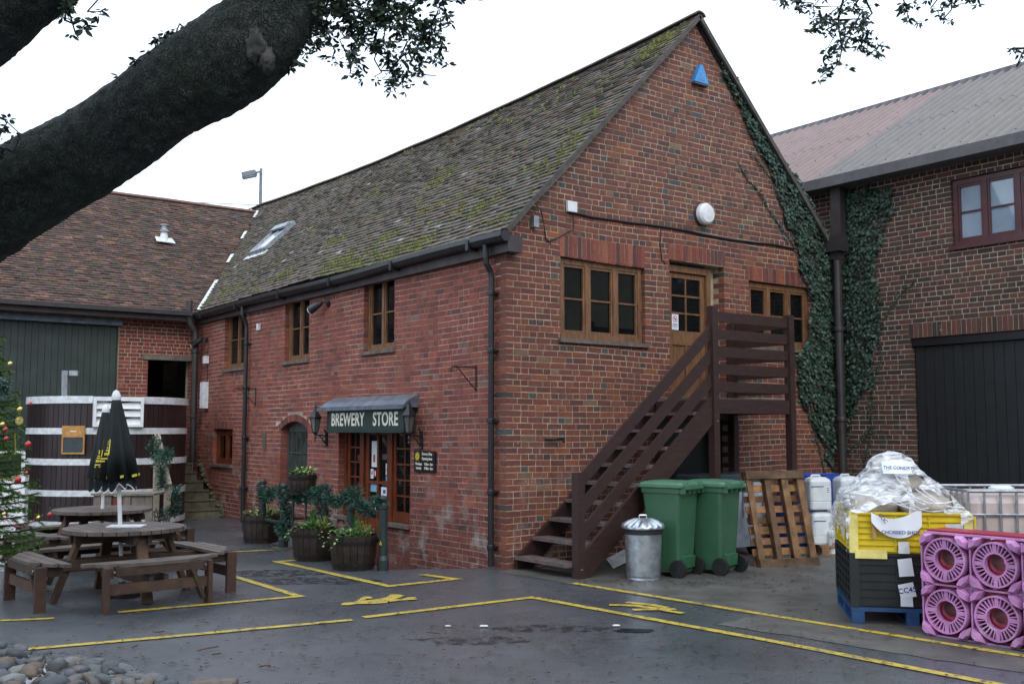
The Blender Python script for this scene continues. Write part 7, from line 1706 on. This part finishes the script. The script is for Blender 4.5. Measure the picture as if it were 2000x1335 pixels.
while len(placed) < 290 and tries < 30000:
    tries += 1; x, y = rnd.uniform(x0, x1), rnd.uniform(y0, y1)
    if not inpoly(x, y, Q): continue
    r = rnd.choice((.036, .045, .055, .062, .075, .042)); dmin = min([math.hypot(x - a, y - c_) - (r + s) * .74 for a, c_, s in placed] or [1])
    if dmin < 0: continue
    placed.append((x, y, r))
placed.sort(key=lambda p: (p[0] - CAM.x) ** 2 + (p[1] - CAM.y) ** 2)
ipb = lm(pb).inverted()
for (x, y, r) in placed:
    me = rnd.choice(meshes); o = bpy.data.objects.new('pebble', me); col.objects.link(o); o.parent = pb; edge = min(1, min(math.hypot(x - Q[i][0], y - Q[i][1]) for i in range(2, 7)) / .5); o.location = ipb @ Vector((x, y, r * .45 + .07 * edge + rnd.uniform(0, .02))); o.scale = (r * 1.25, r * 1.25, r * 1.2); o.rotation_euler = (rnd.gauss(0, .25), rnd.gauss(0, .25), rnd.uniform(0, 6.28))
b = MB(); V = [(q[0], q[1], .012) for q in Q]; b.add(V, [tuple(range(len(V)))])
for _ in range(1100):
    x, y = rnd.uniform(x0, x1), rnd.uniform(y0, y1)
    if inpoly(x, y, Q): r = rnd.uniform(.008, .02); k = rnd.uniform(.4, 1.6); b.obox((x, y, .03 + rnd.random() * .05), (r * 2, r * 1.5, r), (rnd.random(), rnd.random(), rnd.random() * 6), (.14 * k, .145 * k, .15 * k))
o = b.build('gravel', M['pebble'], pb, fix=False); o['kind'] = 'stuff'
tc = onz(392, 1345); b = MB(); b.obox(tc + Vector((.0, -.14, .02)), (.27, .42, .06), (0, 0, YAW)); tag(bevel(b.build('timber_sleeper', M['sill']), .012), 'cut end of an old timber sleeper beside the pebbles', 'timber')
b = MB(); rnd = random.Random(66)
def litter(px, py, n, sx_, sy_):
    for _ in range(n):
        p = onz(px + rnd.gauss(0, sx_), min(1400, max(1085, py + rnd.gauss(0, sy_)))); 
        if (p.x > -.1 and p.y > -.1): continue
        a = rnd.uniform(0, 6.28); L = rnd.uniform(.012, .038); d = Vector((math.cos(a), math.sin(a), 0)); s_ = Vector((-d.y, d.x, 0)) * L * .32; k = rnd.uniform(.4, 1.8); z = .016 + dip(p.x, p.y)
        b.add([p + Vector((0, 0, z)), p + d * L + s_ + Vector((0, 0, z + .004)), p + d * L * 2 + Vector((0, 0, z + .001)), p + d * L - s_ + Vector((0, 0, z + .006))], [(0, 1, 2, 3)], (k, k, k))
litter(1000, 1260, 700, 600, 60); litter(1750, 1180, 60, 180, 50); litter(60, 1290, 120, 90, 10); litter(450, 1190, 50, 250, 40); litter(1250, 1140, 90, 130, 8); litter(1500, 1125, 110, 120, 15)
for _ in range(60): 
    p = Vector((rnd.uniform(-1.3, -.2), rnd.uniform(0, 6), 0)); p.z = dip(p.x, p.y) + .01; a = rnd.uniform(0, 6.28); d = Vector((math.cos(a), math.sin(a), 0)) * .03; s_ = Vector((-d.y, d.x, 0)) * .4; b.add([p, p + d + s_ + Vector((0, 0, .004)), p + d * 2, p + d - s_], [(0, 1, 2, 3)], (.8, .8, .8))
tag(b.build('fallen_leaves', M['twig'], fix=False), 'scattered dead leaves and scraps over the wet yard', 'leaves', kind='stuff')
def twig(px, py, pts, label):
    b = MB(); b.tube([onz(px + a, py + c_) + Vector((0, 0, .022)) for a, c_ in pts], .005, 5); tag(b.build('twig', M['twig']), label, 'twig', 'small twigs fallen on the yard')
twig(385, 1276, [(0, 0), (14, -4), (42, -9)], 'forked dark twig lying between pebbles and yellow line'); twig(413, 1283, [(0, 0), (18, -2)], 'short dark twig just below the forked one'); twig(298, 1238, [(0, 0), (10, 1), (22, -1)], 'curved dark twig just above the long yellow line at left'); twig(258, 1270, [(0, 0), (5, -4), (10, -5)], 'tiny hooked twig above the pebble bed'); twig(833, 1239, [(0, 0), (12, 1), (27, 3)], 'dark twig in the middle of the yard below the yellow line'); twig(507, 1307, [(0, 0), (10, -2), (22, -2)], 'twig low in the yard right of the timber sleeper')
for i, (px, py, sx_, l) in enumerate(((875, 1225, .03, 'small white scrap of litter left of the white smear'), (945, 1225, .045, 'longer white smear of litter in the middle of the yard'), (1204, 1224, .04, 'bright white litter scrap beside the small puddle'))):
    c_ = onz(px, py); b = MB(); b.obox(c_ + Vector((0, 0, .018)), (sx_ * 1.6, sx_ * .7, .008), (0, 0, YAW), None, .7); tag(b.build('litter', M['whitedirty']), l, 'litter')
# dark hedge and trees on the camera's side of the yard (what the windows reflect)
b = MB(); rnd = random.Random(41); V = []
bk = thing('boundary_hedge', 'tall dark evergreen hedge behind the yard entrance', 'hedge', (-16, -26, 0))
for k in range(46):
    f_ = k / 45; cx_ = -44 + 62 * f_; cy_ = -22 - 8 * math.sin(f_ * 3.1); m_ = blobm(k, 2.6, 2.6, 4.2 + 1.6 * noise.noise(Vector((k * .4, 0, 0))), (cx_, cy_, 3.2), .5, 3, 2.5); n0 = len(b.v); b.v += m_.v; b.f += [tuple(n0 + i for i in f) for f in m_.f]; b.t += m_.t; b.m += m_.m
hd_ = b.build('foliage', M['oakleaf'], bk, smooth=True, fix=False); hd_['kind'] = 'stuff'

# lettering as plain meshes
bpy.context.view_layer.update(); dg = bpy.context.evaluated_depsgraph_get()
for o in TEXTS:
    me = bpy.data.meshes.new_from_object(o.evaluated_get(dg)); n = bpy.data.objects.new('text_tmp', me); col.objects.link(n)
    n.parent = o.parent; n.location = o.location; n.rotation_euler = o.rotation_euler; n.scale = o.scale; nm = o.name; bpy.data.objects.remove(o); n.name = nm
